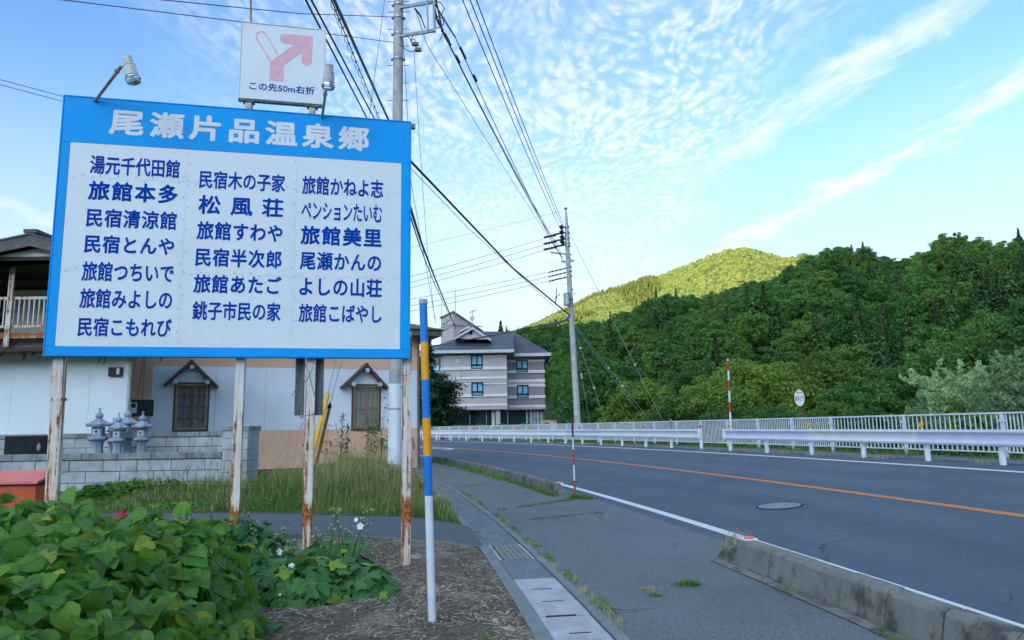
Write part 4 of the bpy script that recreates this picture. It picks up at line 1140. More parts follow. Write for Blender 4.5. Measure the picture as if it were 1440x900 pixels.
for px in (17, -60, -140, 96):
    x = ho(px, 420, dw).x; MB().box((x - .07, dw - .10, zb_b - .35), (x + .07, dw - .055, zbeam)).build('balcony_post', MATS['balcony_paint'], old)
MB().box((LX, dw - .08, zbeam), (2, dw + .06, zbeam + .14)).build('head_beam', MATS['pale_panel'], old)
MB().box((LX, 1.2, z_hi), (0, 1.3, zbeam + .5)).build('recess_wall', MATS['dark_wood'], old)
x0, x1 = ho(19, 430, 1.2).x, ho(80, 430, 1.2).x
MB().box((x0, 1.14, zr_b - .1), (x0 + 1.1, 1.19, ho(30, 408, 1.1).z)).build('door_panel', MATS['cream_curtain'], old)
MB().box((x0 + 1.12, 1.14, zr_b - .1), (x0 + 2.3, 1.19, ho(30, 408, 1.1).z)).build('door_panel', MATS['cream_curtain'], old)
MB().box((LX, 1.05, ho(30, 402, 1.1).z), (0, 1.19, ho(30, 394, 1.1).z)).build('lintel', MATS['grey_wood'], old)
# roof: low gable facing the viewer
ry = -1.9
ap, er, el = ho(42, 327, ry), ho(110, 346, ry), ho(-170, 372, ry)
def slope(p, q, th, y0, y1): return [(p.x, y0, p.z), (q.x, y0, q.z), (q.x, y1, q.z), (p.x, y1, p.z)]
for q, nm in ((er, 'right'), (el, 'left')):
    e = ap + (q - ap)*1.15
    MB().prism([(ap.x, ry, ap.z), (e.x, ry, e.z), (e.x, ry, e.z - .05), (ap.x, ry, ap.z - .05)], (0, 0, 0), (0, 9.5, 0)).build('roof_slope', MATS['roof_sheet'], old)
    MB().prism([(ap.x, ry + .03, ap.z - .055), (e.x, ry + .03, e.z - .055), (e.x, ry + .03, e.z - .34), (ap.x, ry + .03, ap.z - .36)], (0, 0, 0), (0, .06, 0)).build('barge_board', MATS['grey_wood'], old)
zg = ho(30, 357, ry).z
MB().prism([(ap.x - 4.5, ry + .35, zg), (ap.x + 2.6, ry + .35, zg), (ap.x + 2.4, ry + .35, ap.z - .75), (ap.x, ry + .35, ap.z - .36), (ap.x - 4.5, ry + .35, ap.z - 1.15)], (0, 0, 0), (0, .06, 0)).build('gable_panel', MATS['pale_siding'], old)
MB().box((LX, ry + .33, zg - .10), (2.3, ry + .45, zg)).build('gable_beam', MATS['dark_wood'], old)
MB().box((LX, ry + .46, zg - .02), (2.3, 1.2, zg + .02)).build('balcony_ceiling', MATS['dark_wood'], old)
MB().box((ap.x - .18, ry + .0, ap.z + .001), (ap.x + .18, ry + 9, ap.z + .10)).build('ridge_cap', MATS['roof_sheet'], old)
MB().box((LX, 0.0, zg), (-.3, 1.2, zg + .1)).build('upper_slab', MATS['dark_wood'], old)
# vent on the lower wall
c = ho(164, 523); v_ = empty('wall_vent', (hx + c.x, YH - .001, ZT + c.z), 0, 'dark louvred vent with a white cover on the white wall beside the left signboard post', 'vent')
MB().box((-.19, -.10, -.13), (.19, 0, .13)).build('hood', MATS['dark_wood'], v_); MB().box((.07, -.14, -.08), (.15, -.101, .10)).build('cover', MATS['white_plastic'], v_)

# ================================================================== terraced block walls and what stands between
def block_wall(name, label, Y, x0, x1, z0, rows, rh, bl_, cap, depth, skip=None):
    root = empty(name, (x1, Y, z0), 0, label, 'block wall'); gp__ = .012
    MB().box((x0 - x1, .03, 0), (0, depth - .03, rows*rh)).build('core', MATS['dark_gap'], root)
    ru = random.Random(int(Y*7)); meshes = {}
    def blk(w, h, nm, mt, y, x, z, dep):
        key = (round(w, 3), round(h, 3), mt)
        if key not in meshes:
            meshes[key] = [MB().box((0, 0, 0), (w, dep, h)).mesh(nm, MATS[mt])]
        o = link(nm, meshes[key][0], root, (x, y + ru.uniform(-.004, .004), z), (0, ru.uniform(-.0015, .0015), 0))
        md = o.modifiers.new('bevel', 'BEVEL'); md.width = .008; md.segments = 1
    for r in range(rows):
        x = (x1 - x0); off = (bl_/2 if r % 2 else 0); xe = 0.0
        cur = -off if off else 0
        e = 0.0
        while e > -(x1 - x0):
            w = bl_ - gp__ if not (e == 0.0 and off) else off - gp__
            blk(w, rh - gp__, 'block', 'wall_block', 0, e - w, r*rh, depth); e -= w + gp__
    e = 0.0
    while e > -(x1 - x0):
        blk(bl_*1.03 - gp__, cap, 'cap_block', 'wall_cap', -.03, e - bl_*1.03 + gp__, rows*rh + .002, depth + .06); e -= bl_*1.03
    return root
YA, YB = 17.0, 18.9
xa1 = at(312, 640, YA).x; zcap = at(200, 637, YA).z; zt1 = at(200, 646, YA).z; zr1 = at(200, 662, YA).z
rh = zt1 - zr1
block_wall('block_wall', 'front terrace wall of pale concrete blocks behind the tall grass', YA, -14.5, xa1, zt1 - 4*rh, 4, rh, .78, zcap - zt1, .20)
zc2 = at(200, 608.5, YB).z; zt2 = at(200, 615, YB).z; rh2 = (zt2 - ZT + .05)/2
block_wall('block_wall', 'rear block wall standing higher, just behind the stone lanterns', YB, -16, at(314, 610, YB).x, ZT - .05, 2, rh2, .585, zc2 - zt2, .16)
pxl, pxr = at(313.5, 640, YA).x, at(349, 640, YA).x
pil = empty('wall_pillar', ((pxl+pxr)/2, YA + .1, 0.05), 0, 'square pillar of stacked concrete blocks at the right end of the terrace walls', 'pillar')
PW = pxr - pxl; zz = 0.0; i = 0; ztop = at(330, 606, YA).z - .05
while zz < ztop - .05:
    h_ = min(rh, ztop - zz)
    if i % 2 == 0: parts_ = [(-PW/2, -.02), (-.01, PW/2)]
    else: parts_ = [(-PW/2, PW*.12), (PW*.12 + .01, PW/2)]
    for (a, b) in parts_: MB().box((a, -.16, zz), (b, .6, zz + h_ - .01)).build('block', MATS['wall_block'], pil, bevel=.008)
    zz += rh; i += 1
MB().box((-PW/2 - .03, -.19, ztop + .002), (PW/2 + .03, .63, ztop + .11)).build('cap_block', MATS['wall_cap'], pil, bevel=.01)
# terrace fill between the walls and under the old house
MB_ = MB().box((-16, YA + .21, -.2), (xa1 - .01, YB - .005, ZT - .01)); tag(MB_.build('terrace', MATS['rough_ground']), kind='structure')
MB_ = MB().box((-22, YB + .17, -.2), (hx + .02, YH + .3, ZT - .002)); tag(MB_.build('upper_terrace', MATS['rough_ground']), kind='structure')

def granite(t, b, out):
    v = geo_pos(t); n, n2 = noise(t, v, 2.5, 5, 0.6), noise(t, v, 120, 2, 0.8)
    c = mixc(t, n.step(0.3, 0.7), (0.23, 0.30, 0.36), (0.35, 0.43, 0.50)); c = mixc(t, n2.step(0.5, 0.7)*0.5, c, (0.15, 0.18, 0.20))
    setc(t, b, c); setr(t, b, 0.75); bump(t, b, n2, 0.4, 0.004)
pmat('granite', granite); vary('granite_pale', (0.58, 0.64, 0.66), 0.7, 0.08, 20)
def lantern(px, ybase, ytop, dy, s_w, label):
    p = at(px, ybase, YA + dy); H = at(px, ytop, YA + dy).z - (ZT - .01)
    root = empty('stone_lantern', (p.x, YA + dy, ZT - .01), R(8), label, 'stone lantern', 'stone lanterns on the terrace wall'); k = H/1.13; w = s_w
    def L(nm, prof, n=6, mt='granite', a0=PI/6): return MB().lathe([(r*k*w, z*k) for r, z in prof], n, a0=a0).build(nm, MATS[mt], root, bevel=.006)
    L('pillar', [(.155, 0), (.15, .02), (.135, .10), (.115, .22), (.118, .27), (.145, .33), (.145, .345)])
    L('platform', [(.13, .347), (.21, .40), (.225, .41), (.225, .455), (.19, .475)])
    L('fire_box', [(.155, .477), (.160, .68), (.15, .70)], 4, a0=PI/4)
    q = .115*k*w
    MB().cbox((0, -q*.98 - .004, .585*k), (q*1.25, .012, .11*k)).build('window_panel', MATS['granite_pale'], root)
    MB().lathe([(.028*k, 0), (.027*k, .006)], 16, M=Matrix.Translation((0, -q*.98 - .011, .585*k)) @ Matrix.Rotation(PI/2, 4, 'X')).build('light_hole', MATS['dark_gap'], root)
    # six sided roof with upturned corners
    m = MB(); n = 12; rings = [(.30, .705), (.315, .745), (.23, .785), (.14, .84), (.075, .885), (.06, .895)]; V = []
    for j, (r, z) in enumerate(rings):
        for i in range(n):
            corner = (i % 2 == 0); rr = r if corner else r*.866*.97; lift = .028 if (corner and j < 2) else (.006 if corner and j == 2 else 0)
            a = PI/6*i; V.append((rr*k*w*math.cos(a), rr*k*w*math.sin(a), (z + lift)*k))
    Fs = [(j*n+i, j*n+(i+1) % n, (j+1)*n+(i+1) % n, (j+1)*n+i) for j in range(len(rings)-1) for i in range(n)] + [tuple(range(n))[::-1], tuple(range((len(rings)-1)*n, len(rings)*n))]
    m.add(V, Fs).build('roof', MATS['granite'], root)
    MB().lathe([(r*k, z*k) for r, z in ((.05, .896), (.075, .91), (.088, .95), (.075, .99), (.03, 1.03), (.018, 1.07), (.03, 1.13), (.02, 1.13))], 14).build('finial', MATS['granite'], root, smooth=True)
lantern(136.3, 637, 574, .75, 1.0, 'leftmost and widest stone lantern on the block terrace')
lantern(164, 637, 580.5, .62, .86, 'second stone lantern from the left, standing in front of the others')
lantern(176, 637, 572, 1.15, 1.0, 'tallest stone lantern, half hidden behind the second one')
lantern(198, 637, 578.5, .85, .86, 'rightmost stone lantern in front of the meter board')
lantern(157, 637, 588, 1.45, .7, 'smallest stone lantern at the back, only its finial and roof edge showing')
# black slatted box on the terrace
c = at(31, 638, YA + .45); bb = empty('slatted_box', (c.x, c.y, ZT - .01), 0, 'low black slatted box with a grey badge on the block terrace at the left edge', 'box')
w_ = at(58, 630, YA+.45).x - at(3.5, 630, YA+.45).x; h_ = at(30, 613, YA+.45).z - (ZT - .01)
vary('black_gloss', (0.012, 0.012, 0.013), 0.3, 0.2, 5)
MB().box((-w_/2, .02, 0), (w_/2, .40, h_)).build('case', MATS['black_gloss'], bb, bevel=.01)
for i in range(14): MB().box((-w_/2 + .04 + i*.048, .0, .04), (-w_/2 + .062 + i*.048, .019, h_ - .04)).build('slat', MATS['black_board'], bb)
MB().lathe([(.045, 0), (.04, .01)], 16, M=Matrix.Translation((w_/2 - .09, .019, h_*.5)) @ Matrix.Rotation(PI/2, 4, 'X') @ Matrix.Diagonal((1, 2.1, 1, 1))).build('badge', MATS['galvanised'], bb)

# red hose box, hydrant
vary('red_paint', (0.60, 0.095, 0.030), 0.6, 0.12, 3, 0, 0.1, 20, (0.30, 0.10, 0.06), 6, (0.55, 0.75)); vary('red_lid', (0.68, 0.18, 0.15), 0.65, 0.10, 4)
vary('hydrant_red', (0.33, 0.012, 0.025), 0.35, 0.15, 10)
YR = 8.6; rx1 = at(50, 690, YR).x; zt = at(30, 678, YR).z
rb = empty('hose_box', (rx1 - .5, YR, 0), 0, 'faded red steel hose box at the left edge behind the leafy bush', 'hose box')
MB().box((-.55, 0, 0), (.5, .30, zt - .012)).build('body', MATS['red_paint'], rb, bevel=.006)
MB().prism([(-.58, -.03, zt - .035), (.53, -.03, zt - .035), (.53, -.03, zt + .005), (-.58, -.03, zt + .005)], (0, 0, 0), (0, .36, 0)).build('lid_rim', MATS['dark_gap'], rb)
zb2 = at(30, 661, YR + .33).z
MB().add([(-.59, -.045, zt + .006), (.54, -.045, zt + .006), (.54, .33, zb2), (-.59, .33, zb2), (-.59, -.045, zt - .02), (.54, -.045, zt - .02), (.54, .33, zb2 - .03), (-.59, .33, zb2 - .03)], [(0, 1, 2, 3), (4, 7, 6, 5), (0, 4, 5, 1), (1, 5, 6, 2), (2, 6, 7, 3), (3, 7, 4, 0)]).build('lid', MATS['red_lid'], rb)
YF = 7.9; hp = at(172, 716, YF); 
hy = empty('fire_hydrant', (hp.x, YF, 0), 0, 'dark red fire hydrant whose cap peeps over the leafy bush', 'hydrant'); zh = hp.z
MB().lathe([(.09, 0), (.09, .03), (.06, .05), (.055, zh - .15)], 18).build('barrel', MATS['hydrant_red'], hy, smooth=True)
MB().lathe([(.055, zh - .149), (.085, zh - .14), (.088, zh - .10), (.07, zh - .06), (.035, zh - .035), (.03, zh), (.02, zh)], 18).build('cap', MATS['hydrant_red'], hy, smooth=True)
MB().lathe([(.035, 0), (.035, .10), (.045, .10), (.045, .13)], 14, M=Matrix.Translation((.03, 0, zh - .17)) @ Matrix.Rotation(PI/2, 4, 'Y')).build('outlet', MATS['cap_grey'], hy)
# ================================================================== utility poles and their lines
def concrete_pole(label, foot, top, r0, r1, bands=()):
    root = empty('utility_pole', foot, 0, label, 'utility pole'); a = Vector(top) - Vector(foot)
    MB().tube([a*t for t in (-.02, .3, .6, 1.0)], [r0 + (r1 - r0)*max(t, 0) for t in (-.02, .3, .6, 1.0)], 24).build('pole', MATS['pole_concrete'], root, smooth=True)
    for t in bands:
        r = r0 + (r1 - r0)*t + .012
        MB().tube([a*t, a*t + Vector((0, 0, .05))], r, 20).build('band', MATS['galvanised'], root)
    return root, a
vary('wire_black', (0.014, 0.014, 0.016), 0.5, 0.2, 3)
vary('wire_blue', (0.07, 0.10, 0.15), 0.5, 0.2, 3)
vary('wire_pale', (0.30, 0.34, 0.32), 0.5, 0.1, 3)
vary('wire_purple', (0.16, 0.07, 0.16), 0.5, 0.2, 3)
vary('insulator', (0.035, 0.03, 0.035), 0.3, 0.2, 5)
vary('arm_steel', (0.40, 0.41, 0.39), 0.55, 0.12, 5, 0.2)
vary('step_bolt', (0.20, 0.10, 0.16), 0.5)
YN = 24.0
nf = at(554.5, 660, YN); nt = at(560.5, -50, YN); nt.x = at(560.5, 20, YN).x
near, na = concrete_pole('tall concrete utility pole standing behind the right end of the blue signboard', nf, nt, .205, .165, ())
def np_(py): p = at(560, py, YN); f = (p.z - nf.z)/na.z; return nf + na*f        # point on the pole axis at an image row
def q_(p): return Vector(p) - nf
for py in (9, 27, 50, 85, 190, 250, 546): 
    c = q_(np_(py)); MB().tube([c, c + Vector((0, 0, .07))], .195, 20).build('clamp_band', MATS['galvanised'], near, smooth=True)
    for sx in (-1, 1): MB().cbox(c + Vector((sx*.22, 0, .035)), (.06, .08, .06)).build('clamp_lug', MATS['bolt_steel'], near)
for i, py in enumerate((2, 17, 41, 65, 92, 117, 141)):
    c = q_(np_(py)); 
    for sx in ((-1, 1) if i % 2 == 0 or i < 3 else (1,)): MB().tube([c + Vector((sx*.14, 0, 0)), c + Vector((sx*.38, 0, 0))], .012, 6).build('step_bolt', MATS['step_bolt'], near)
# two sheet sleeves low on the pole
c0, c1 = q_(np_(652)), q_(np_(577)); MB().tube([c0, c1], .212, 24).build('sleeve', MATS['pale_siding'], near, smooth=True)
c0, c1 = q_(np_(574)), q_(np_(540)); MB().tube([c0, c1], .210, 24).build('sleeve', MATS['pale_siding'], near, smooth=True)
# cross arms and upright carrying the insulators
a1, a2 = np_(11), np_(51); e1, e2 = at(607, 3, YN - 1.6), at(610, 43, YN - 1.6)
for (a, e) in ((a1, e1), (a2, e2)):
    d = (e - a); M = Matrix.Translation(q_(a)) @ d.to_track_quat('X', 'Z').to_matrix().to_4x4()
    MB().box((0, -.045, -.05), (d.length, .045, .05), M).build('cross_arm', MATS['arm_steel'], near)
up0, up1 = at(611, 45, YN - 1.6), at(609, -60, YN - 1.6)
MB().tube([q_(up0), q_(up1)], .05, 8).tube([q_(up0 + Vector((-.22, .02, 0))), q_(up1 + Vector((-.22, .02, 0)))], .03, 8).build('upright', MATS['arm_steel'], near)
def cable(pts, r, mat, label, name='cable', sag=0.0, group=None, n=14):
    """a hanging line through real points, sagging between each pair"""
    P = []
    for a, b in zip(pts[:-1], pts[1:]):
        a, b = Vector(a), Vector(b); L = (b - a).length
        for i in range(n):
            t = i/n; p = a.lerp(b, t); p.z -= sag*L*4*t*(1-t); P.append(p)
    P.append(Vector(pts[-1])); o = P[0].copy()
    return tag(MB().tube([p - o for p in P], r, 5).build(name, MATS[mat], None, smooth=True, loc=o), label, 'cable', group)
def insul(p, d, L=.55, r=.05, parent=None, org=Vector((0, 0, 0))):
    p = Vector(p) - org; d = Vector(d).normalized(); m = MB(); n = 9; pts, rs = [], []
    for i in range(n+1): pts.append(p + d*L*i/n); rs.append(r if i % 2 else r*.55)
    m.tube(pts, rs, 8); return m.build('insulator', MATS['insulator'], parent)
# far pole
YP = 50.0
ff, fh = at(813.5, 603, YP), at(795.5, 294, YP); ff.z = 0.3
far, fa_ = concrete_pole('distant utility pole beyond the guardrail with a grey transformer drum', ff, at(796.8, 330, YP), .235, .15)
fo = ff
def fp(py): p = at(805, py, YP); f = (p.z - ff.z)/(fh.z - ff.z); return ff + (Vector((fh.x, fh.y, fh.z)) - ff)*f
qf = lambda p: Vector(p) - fo
MB().tube([qf(fp(345)), qf(fp(320)), qf(fp(294))], [.16, .13, .06], 12).build('top_mast', MATS['galvanised'], far, smooth=True)
MB().cbox(qf(fp(294)) + Vector((0, 0, .05)), (.2, .2, .1)).build('top_cap', MATS['insulator'], far)
for py in (320, 328, 336, 343, 347, 376, 382, 389, 408, 446, 466):
    c = qf(fp(py)); MB().tube([c, c + Vector((0, 0, .09))], .20, 12).build('clamp_band', MATS['galvanised'], far)
for i in range(12): c = qf(fp(400 + i*13)); sx = 1 if i % 2 else -1; MB().tube([c, c + Vector((sx*.42, 0, 0))], .014, 5).build('step_bolt', MATS['step_bolt'], far)
arm_l, arm_r = at(774, 355, YP), at(804, 358, YP)
MB().tube([qf(arm_l), qf(arm_r)], .06, 6).build('cross_arm', MATS['arm_steel'], far)
MB().tube([qf(at(789, 368, YP)), qf(at(808, 367, YP))], .05, 6).tube([qf(at(797, 362, YP)), qf(at(808, 367, YP))], .04, 6).build('cross_arm', MATS['arm_steel'], far)
for py in (327, 336, 344): 
    p = fp(py); insul(p + Vector((-.2, 0, 0)), (-1, -.15, -.22), .8, .09, far, fo); insul(at(782, py + 3.5, YP), (-1, -.1, -.22), .9, .11, far, fo)
for py in (320, 327, 334, 341): p = fp(py); MB().tube([qf(p) + Vector((-.45, -.2, .1)), qf(p) + Vector((-.30, -.1, -.1))], [.16, .13], 8).build('insulator', MATS['insulator'], far)
for py in (377, 383, 389.5): p = fp(py); insul(p + Vector((-.2, 0, 0)), (-1, -.1, -.25), 1.3, .06, far, fo)
tc_ = at(797.5, 421, YP - .5); ti = at(797.5, 413, YP - .5)
MB().lathe([(.22, -.42), (.25, -.40), (.25, .36), (.27, .38), (.20, .44), (.05, .46)], 20, qf(tc_)).build('transformer', MATS['galvanised'], far, smooth=True)
MB().cbox(qf(tc_) + Vector((.28, .2, .1)), (.3, .4, .10)).build('transformer_bracket', MATS['arm_steel'], far)
MB().tube([qf(at(788, 413, YP)), qf(at(783, 417, YP)), qf(at(781, 426, YP)), qf(at(783, 405, YP))], .03, 5).build('lead_wire', MATS['wire_black'], far)
MB().tube([qf(fp(448)) + Vector((-.5, 0, -.1)), qf(fp(446)) + Vector((-.1, -.1, .1))], .07, 6).build('cable_clip', MATS['pole_blue'], far)

# high-voltage wires from over the viewer to the far pole, and from the near pole's arms
for i, (x0, px1, py1) in enumerate(((637, 788, 322), (651, 791, 319), (663, 793, 317))):
    a = at(x0 - 60, -180, 13.0); cable([a, at(px1, py1, YP)], .016, 'wire_black', 'overhead power line from top centre to the far pole, one of three dark wires', 'power_line', .006, 'three high power lines to the far pole')
for i, (x0, y0, px1, py1) in enumerate(((611, 20, 786, 347), (622, 42, 791, 362), (616, 32, 789, 355), (640, 52, 795, 372))):
    a = at(x0, y0, YN - 1.6); b = at(px1, py1, YP)
    cable([at(609 + (i % 2)*3, -12 + i*6, YN - 1.6), a], .028, 'wire_black', 'short dark jumper hanging from the upright arm of the near pole', 'jumper_wire', 0.02, 'jumper wires on the near pole arms')
    cable([a, b], .016, 'wire_blue', 'thin line from the near pole arms down to the far pole', 'power_line', .012, 'thin lines between the two poles')
    d = (b - a); insul(a + d.normalized()*.2*i, d, .7, .055, near, nf); insul(a + d.normalized()*(1.2 + .4*i), d, .45, .05, near, nf)
cable([at(584, 12, YN - .8), at(600, 62, YN - .2), at(797, 372, YP)], .012, 'wire_blue', 'thin stay wire from the near pole running below the power lines', 'stay_wire', .004)
# curly leads on the near pole
cl_ = MB(); L_ = lambda x, y, d=-1.0: q_(at(x, y, YN + d))
cl_.tube([L_(609, 0), L_(620, 4), L_(625, 12), L_(620, 22), L_(613, 24)], .018, 5); cl_.tube([L_(613, 22), L_(623, 26), L_(624, 34), L_(616, 40), L_(609, 36)], .018, 5)
cl_.tube([L_(624, 40), L_(622, 50), L_(618, 57)], .014, 5)
cl_.tube([L_(571, 49), L_(578, 56), L_(585, 66), L_(590, 70)], .016, 5); cl_.tube([L_(581, 50), L_(577, 58), L_(580, 64), L_(585, 63), L_(583, 55), L_(577, 56)], .014, 5)
cl_.tube([L_(561, 62), L_(568, 68), L_(577, 73), L_(587, 70)], .014, 5); cl_.tube([L_(583, 12), L_(589, 19), L_(592, 24)], .035, 5); cl_.tube([L_(592, 24), L_(598, 40)], .02, 5)
cl_.build('lead_wire', MATS['wire_black'], near)
for (x, y) in ((588, 70), (584, 62)): c = L_(x, y); MB().cbox(c, (.22, .12, .1)).build('connector', MATS['insulator'], near)
# thick bundled cables on the left of the near pole, passing behind the board
A1, A2 = np_(192), np_(250)
cable([at(452, -160, 9.0), at(470, 0, 12.0), at(545, 166, 22.0), A1], .033, 'wire_black', 'thick black bundled cable coming down steeply above the signboard to the near pole', 'bundled_cable')
cable([at(440, -200, 9.0), at(466, 0, 12.0), at(533, 166, 21.5), A1 + Vector((-.2, 0, -.3))], .012, 'wire_black', 'thin lashed wire looping beside the thick black bundled cable', 'cable')
lp = MB(); o_ = at(466, 0, 12.0); P_ = [at(466, 0, 12.0), at(489, 60, 14.5), at(512, 118, 18.0), at(533, 166, 21.5)]
hel = []
for i in range(3):
    for j in range(26): t = j/26; p = P_[i].lerp(P_[i+1], t); k = (i*26 + j); hel.append(p + Vector((math.cos(k*1.2)*.05, 0, math.sin(k*1.2)*.06)) - o_)
tag(MB().tube(hel, .008, 4).build('lashing_wire', MATS['wire_black'], None, loc=o_), 'spiral lashing wire wound round the cable above the signboard', 'cable')
for k, (x0, x1) in enumerate(((430, 516), (438, 526))):
    cable([at(x0 - 62, -150, 9), at(x0, 0, 12), at(x1, 166, 21), A2 + Vector((0, 0, -.3*k))], .021, 'wire_black', 'black cable slanting down to the upper edge of the signboard, one of a pair' , 'cable', 0, 'pair of black cables left of the thick one')
cable([A1 + Vector((.1, 0, -.1)), at(577, 226, 24.8), at(640, 292, 30), at(720, 376, 39), at(802, 444, YP)], .048, 'wire_black', 'thick black telephone cable from the near pole to the far pole', 'telephone_cable')
cable([A1 + Vector((.1, 0, -.3)), at(577, 236, 24.8), at(660, 322, 31), at(802, 452, YP)], .013, 'wire_blue', 'thin wire running just under the thick telephone cable', 'cable')
HB = 86.0
cable([A2, at(577, 292, 25), at(592, 340, 34), at(612, 392, 50), at(641, 462, 85)], .055, 'wire_black', 'black cable dropping steeply from the near pole to the hotel roof', 'service_cable')
cable([A2 + Vector((0, 0, -.3)), at(577, 304, 25), at(590, 345, 34), at(608, 392, 50), at(630, 440, 80)], .03, 'wire_black', 'thinner black cable beside the one dropping to the hotel roof', 'service_cable')
cable([at(641, 455, 84), at(618, 462, 60), at(604, 466, 45), at(585, 478, 30)], .035, 'wire_black', 'black cable crossing low in front of the hotel tower', 'cable')
cable([at(802, 449, YP), at(740, 461, 56), at(690, 472, 62), at(640, 481, 60), at(600, 487, 45)], .05, 'wire_black', 'black cable from the far pole sweeping low over the hotel roof', 'cable', .004)
cable([at(790, 453, YP), at(760, 458, 52)], .07, 'insulator', 'thick splice sleeve on the cable left of the far pole', 'cable_splice')
# faint lines from the far pole to the left, passing behind the board
for k, (ya, yb) in enumerate(((389, 330), (397.5, 339), (405, 347))):
    cable([at(782, yb, YP), at(577, ya, 40), at(400, ya + 45, 33)], .014, 'wire_blue', 'pale wire from the far pole leftwards behind the signboard, upper three', 'power_line', .004, 'upper three side wires of the far pole')
for k, (ya, yb) in enumerate(((421, 379), (430, 385), (438, 391))):
    cable([at(788, yb, YP), at(577, ya, 40), at(400, ya + 30, 33)], .013, 'wire_blue', 'pale wire from the far pole leftwards behind the signboard, lower three', 'power_line', .004, 'lower three side wires of the far pole')
cable([at(793, 296, YP), at(577, 348, 38), at(400, 395, 33)], .008, 'wire_blue', 'faintest topmost wire running left from the far pole tip', 'power_line', .002)
# purple wires at top left
cable([at(-60, -20, 11), at(82, -1, 14), at(341, 31, 18.0), at(480, 50, 21.5), at(556, 60, YN)], .012, 'wire_purple', 'purple wire crossing the upper left sky and passing behind the arrow sign', 'wire')
cable([at(120, -16, 12), at(230, 0, 15), at(420, 19, 19.5), at(556, 24, YN)], .013, 'wire_purple', 'upper purple wire reaching the near pole from the top left', 'wire')
for dy in (0, 7): cable([at(-40, 104 + dy, 16), at(0, 112 + dy, 17), at(90, 136 + dy, 18.2), at(200, 166 + dy, 20), at(552, 250, YN)], .009, 'wire_purple', 'faint low wire at the left edge of the sky above the house', 'wire', 0, 'two faint wires at the left edge')
# vertical thin leads right of the near pole, down to the eaves
cable([at(567, 55, YN), at(572, 140, YN), at(577, 250, YN + .5), at(603, 398, YN + 3), at(613, 455, 29)], .010, 'wire_blue', 'thin vertical wire hanging down right of the near pole', 'wire', 0)
cable([at(582, 70, YN - 1), at(590, 200, YN), at(600, 340, YN + 2), at(611, 448, 29)], .008, 'wire_blue', 'second thin vertical wire between near pole and hotel', 'wire', 0)
cable([at(541, 0, 24), at(519, 166, 23), at(500, 300, 22)], .010, 'wire_blue', 'thin guy wire left of the near pole crossing the black cables', 'wire', 0)
# guy wires with yellow covers at the near pole
vary('yellow_plastic', (0.80, 0.42, 0.015), 0.45, 0.08, 5); vary('orange_yellow_plastic', (0.80, 0.36, 0.05), 0.5, 0.08, 5)
def guard(label, g0, g1, topp, r, mat):
    root = empty('guy_guard', g0, 0, label, 'guy wire guard'); d = Vector(g1) - Vector(g0)
    MB().tube([d*-.04, d*.5, d], [r*.9, r, r*1.1], 12).build('cover', MATS[mat], root, smooth=True)
    MB().tube([d*.98, Vector(topp) - Vector(g0)], .012, 5).build('guy_wire', MATS['galvanised'], root)
    return root, d
gr_, d_ = guard('yellow guy wire cover leaning behind the third signboard post', onz(426, 690, .1), at(461, 554, 19.2), at(548, 190, 23.6), .055, 'yellow_plastic')
gr2, d2 = guard('orange yellow guy wire cover with a black cap, right of the third signboard post', onz(441, 668, .12), at(463.5, 571, 19.6), at(548, 250, 23.7), .048, 'orange_yellow_plastic')
MB().tube([d2*.99, d2*1.03], [.062, .03], 12).build('cap', MATS['black_board'], gr2)
# guy wires with white markers at the far pole
def guy(label, a, b, marks):
    a, b = Vector(a), Vector(b); root = empty('guy_wire', a, 0, label, 'guy wire', 'guy wires of the far pole'); d = b - a
    MB().tube([Vector((0, 0, 0)), d], .016, 5).build('wire', MATS['wire_pale'], root)
    for f in marks: MB().lathe([(.02, -.08), (.062, -.055), (.062, .055), (.02, .08)], 10, M=Matrix.Translation(d*f) @ d.to_track_quat('Z', 'Y').to_matrix().to_4x4()).build('marker', MATS['white_plastic'], root)
    return root
FP = lambda y: fp(y)
guy('guy wire from the top of the far pole down to the right', fp(320), at(932, 592, 52), (.71,))
guy('guy wire from mid height of the far pole with two white markers', fp(452), at(914, 592, 53), (.46, .64))
guy('guy wire just below, ending nearer the far pole', fp(455), at(908, 592, 54), ())
guy('steep guy wire close to the far pole with a low white marker', fp(455), at(851, 592, 51), (.25, .66))
guy('steepest thin guy wire right beside the far pole', fp(455), at(829, 592, 52), (.52, .55))

# ================================================================== snow poles, oval sign
vary('pole_red', (0.55, 0.035, 0.025), 0.4, 0.08, 6); vary('dark_purple', (0.085, 0.03, 0.06), 0.5, 0.3, 12)
def snow_pole(label, foot, top, r, segs):
    foot, top = Vector(foot), Vector(top); root = empty('snow_pole', foot, 0, label, 'snow pole', None); d = top - foot
    for (a, b, m) in segs: MB().tube([d*a, d*b], r, 12).build('stripe', MATS[m], root, smooth=True)
    return root
b_ = onz(808.5, 694, .02); t_ = at(804.5, 586, b_.y)
snow_pole('red and white snow pole with a dark tip beside the far kerb end', b_, t_, .021, [(-.02, .17, 'pole_red'), (.17, .37, 'pole_white'), (.37, .57, 'pole_red'), (.57, .73, 'pole_white'), (.73, 1.0, 'dark_purple')])
b_ = arc_xyz(arc_s(1028, WRAIL + .35, 1.0), WRAIL + .35, .5); t_ = at(1023.5, 505, b_.y)
snow_pole('taller red and white snow pole behind the gap between the guardrails', b_, t_, .036, [(0, .25, 'pole_white'), (.25, .42, 'pole_white'), (.42, .53, 'pole_red'), (.53, .65, 'pole_white'), (.65, .77, 'pole_red'), (.77, .87, 'pole_white'), (.87, .98, 'pole_red'), (.98, 1.0, 'pole_white')])
oy = 34.0; oc_ = at(1124, 559.5, oy); of_ = Vector((oc_.x, oy, -.5))
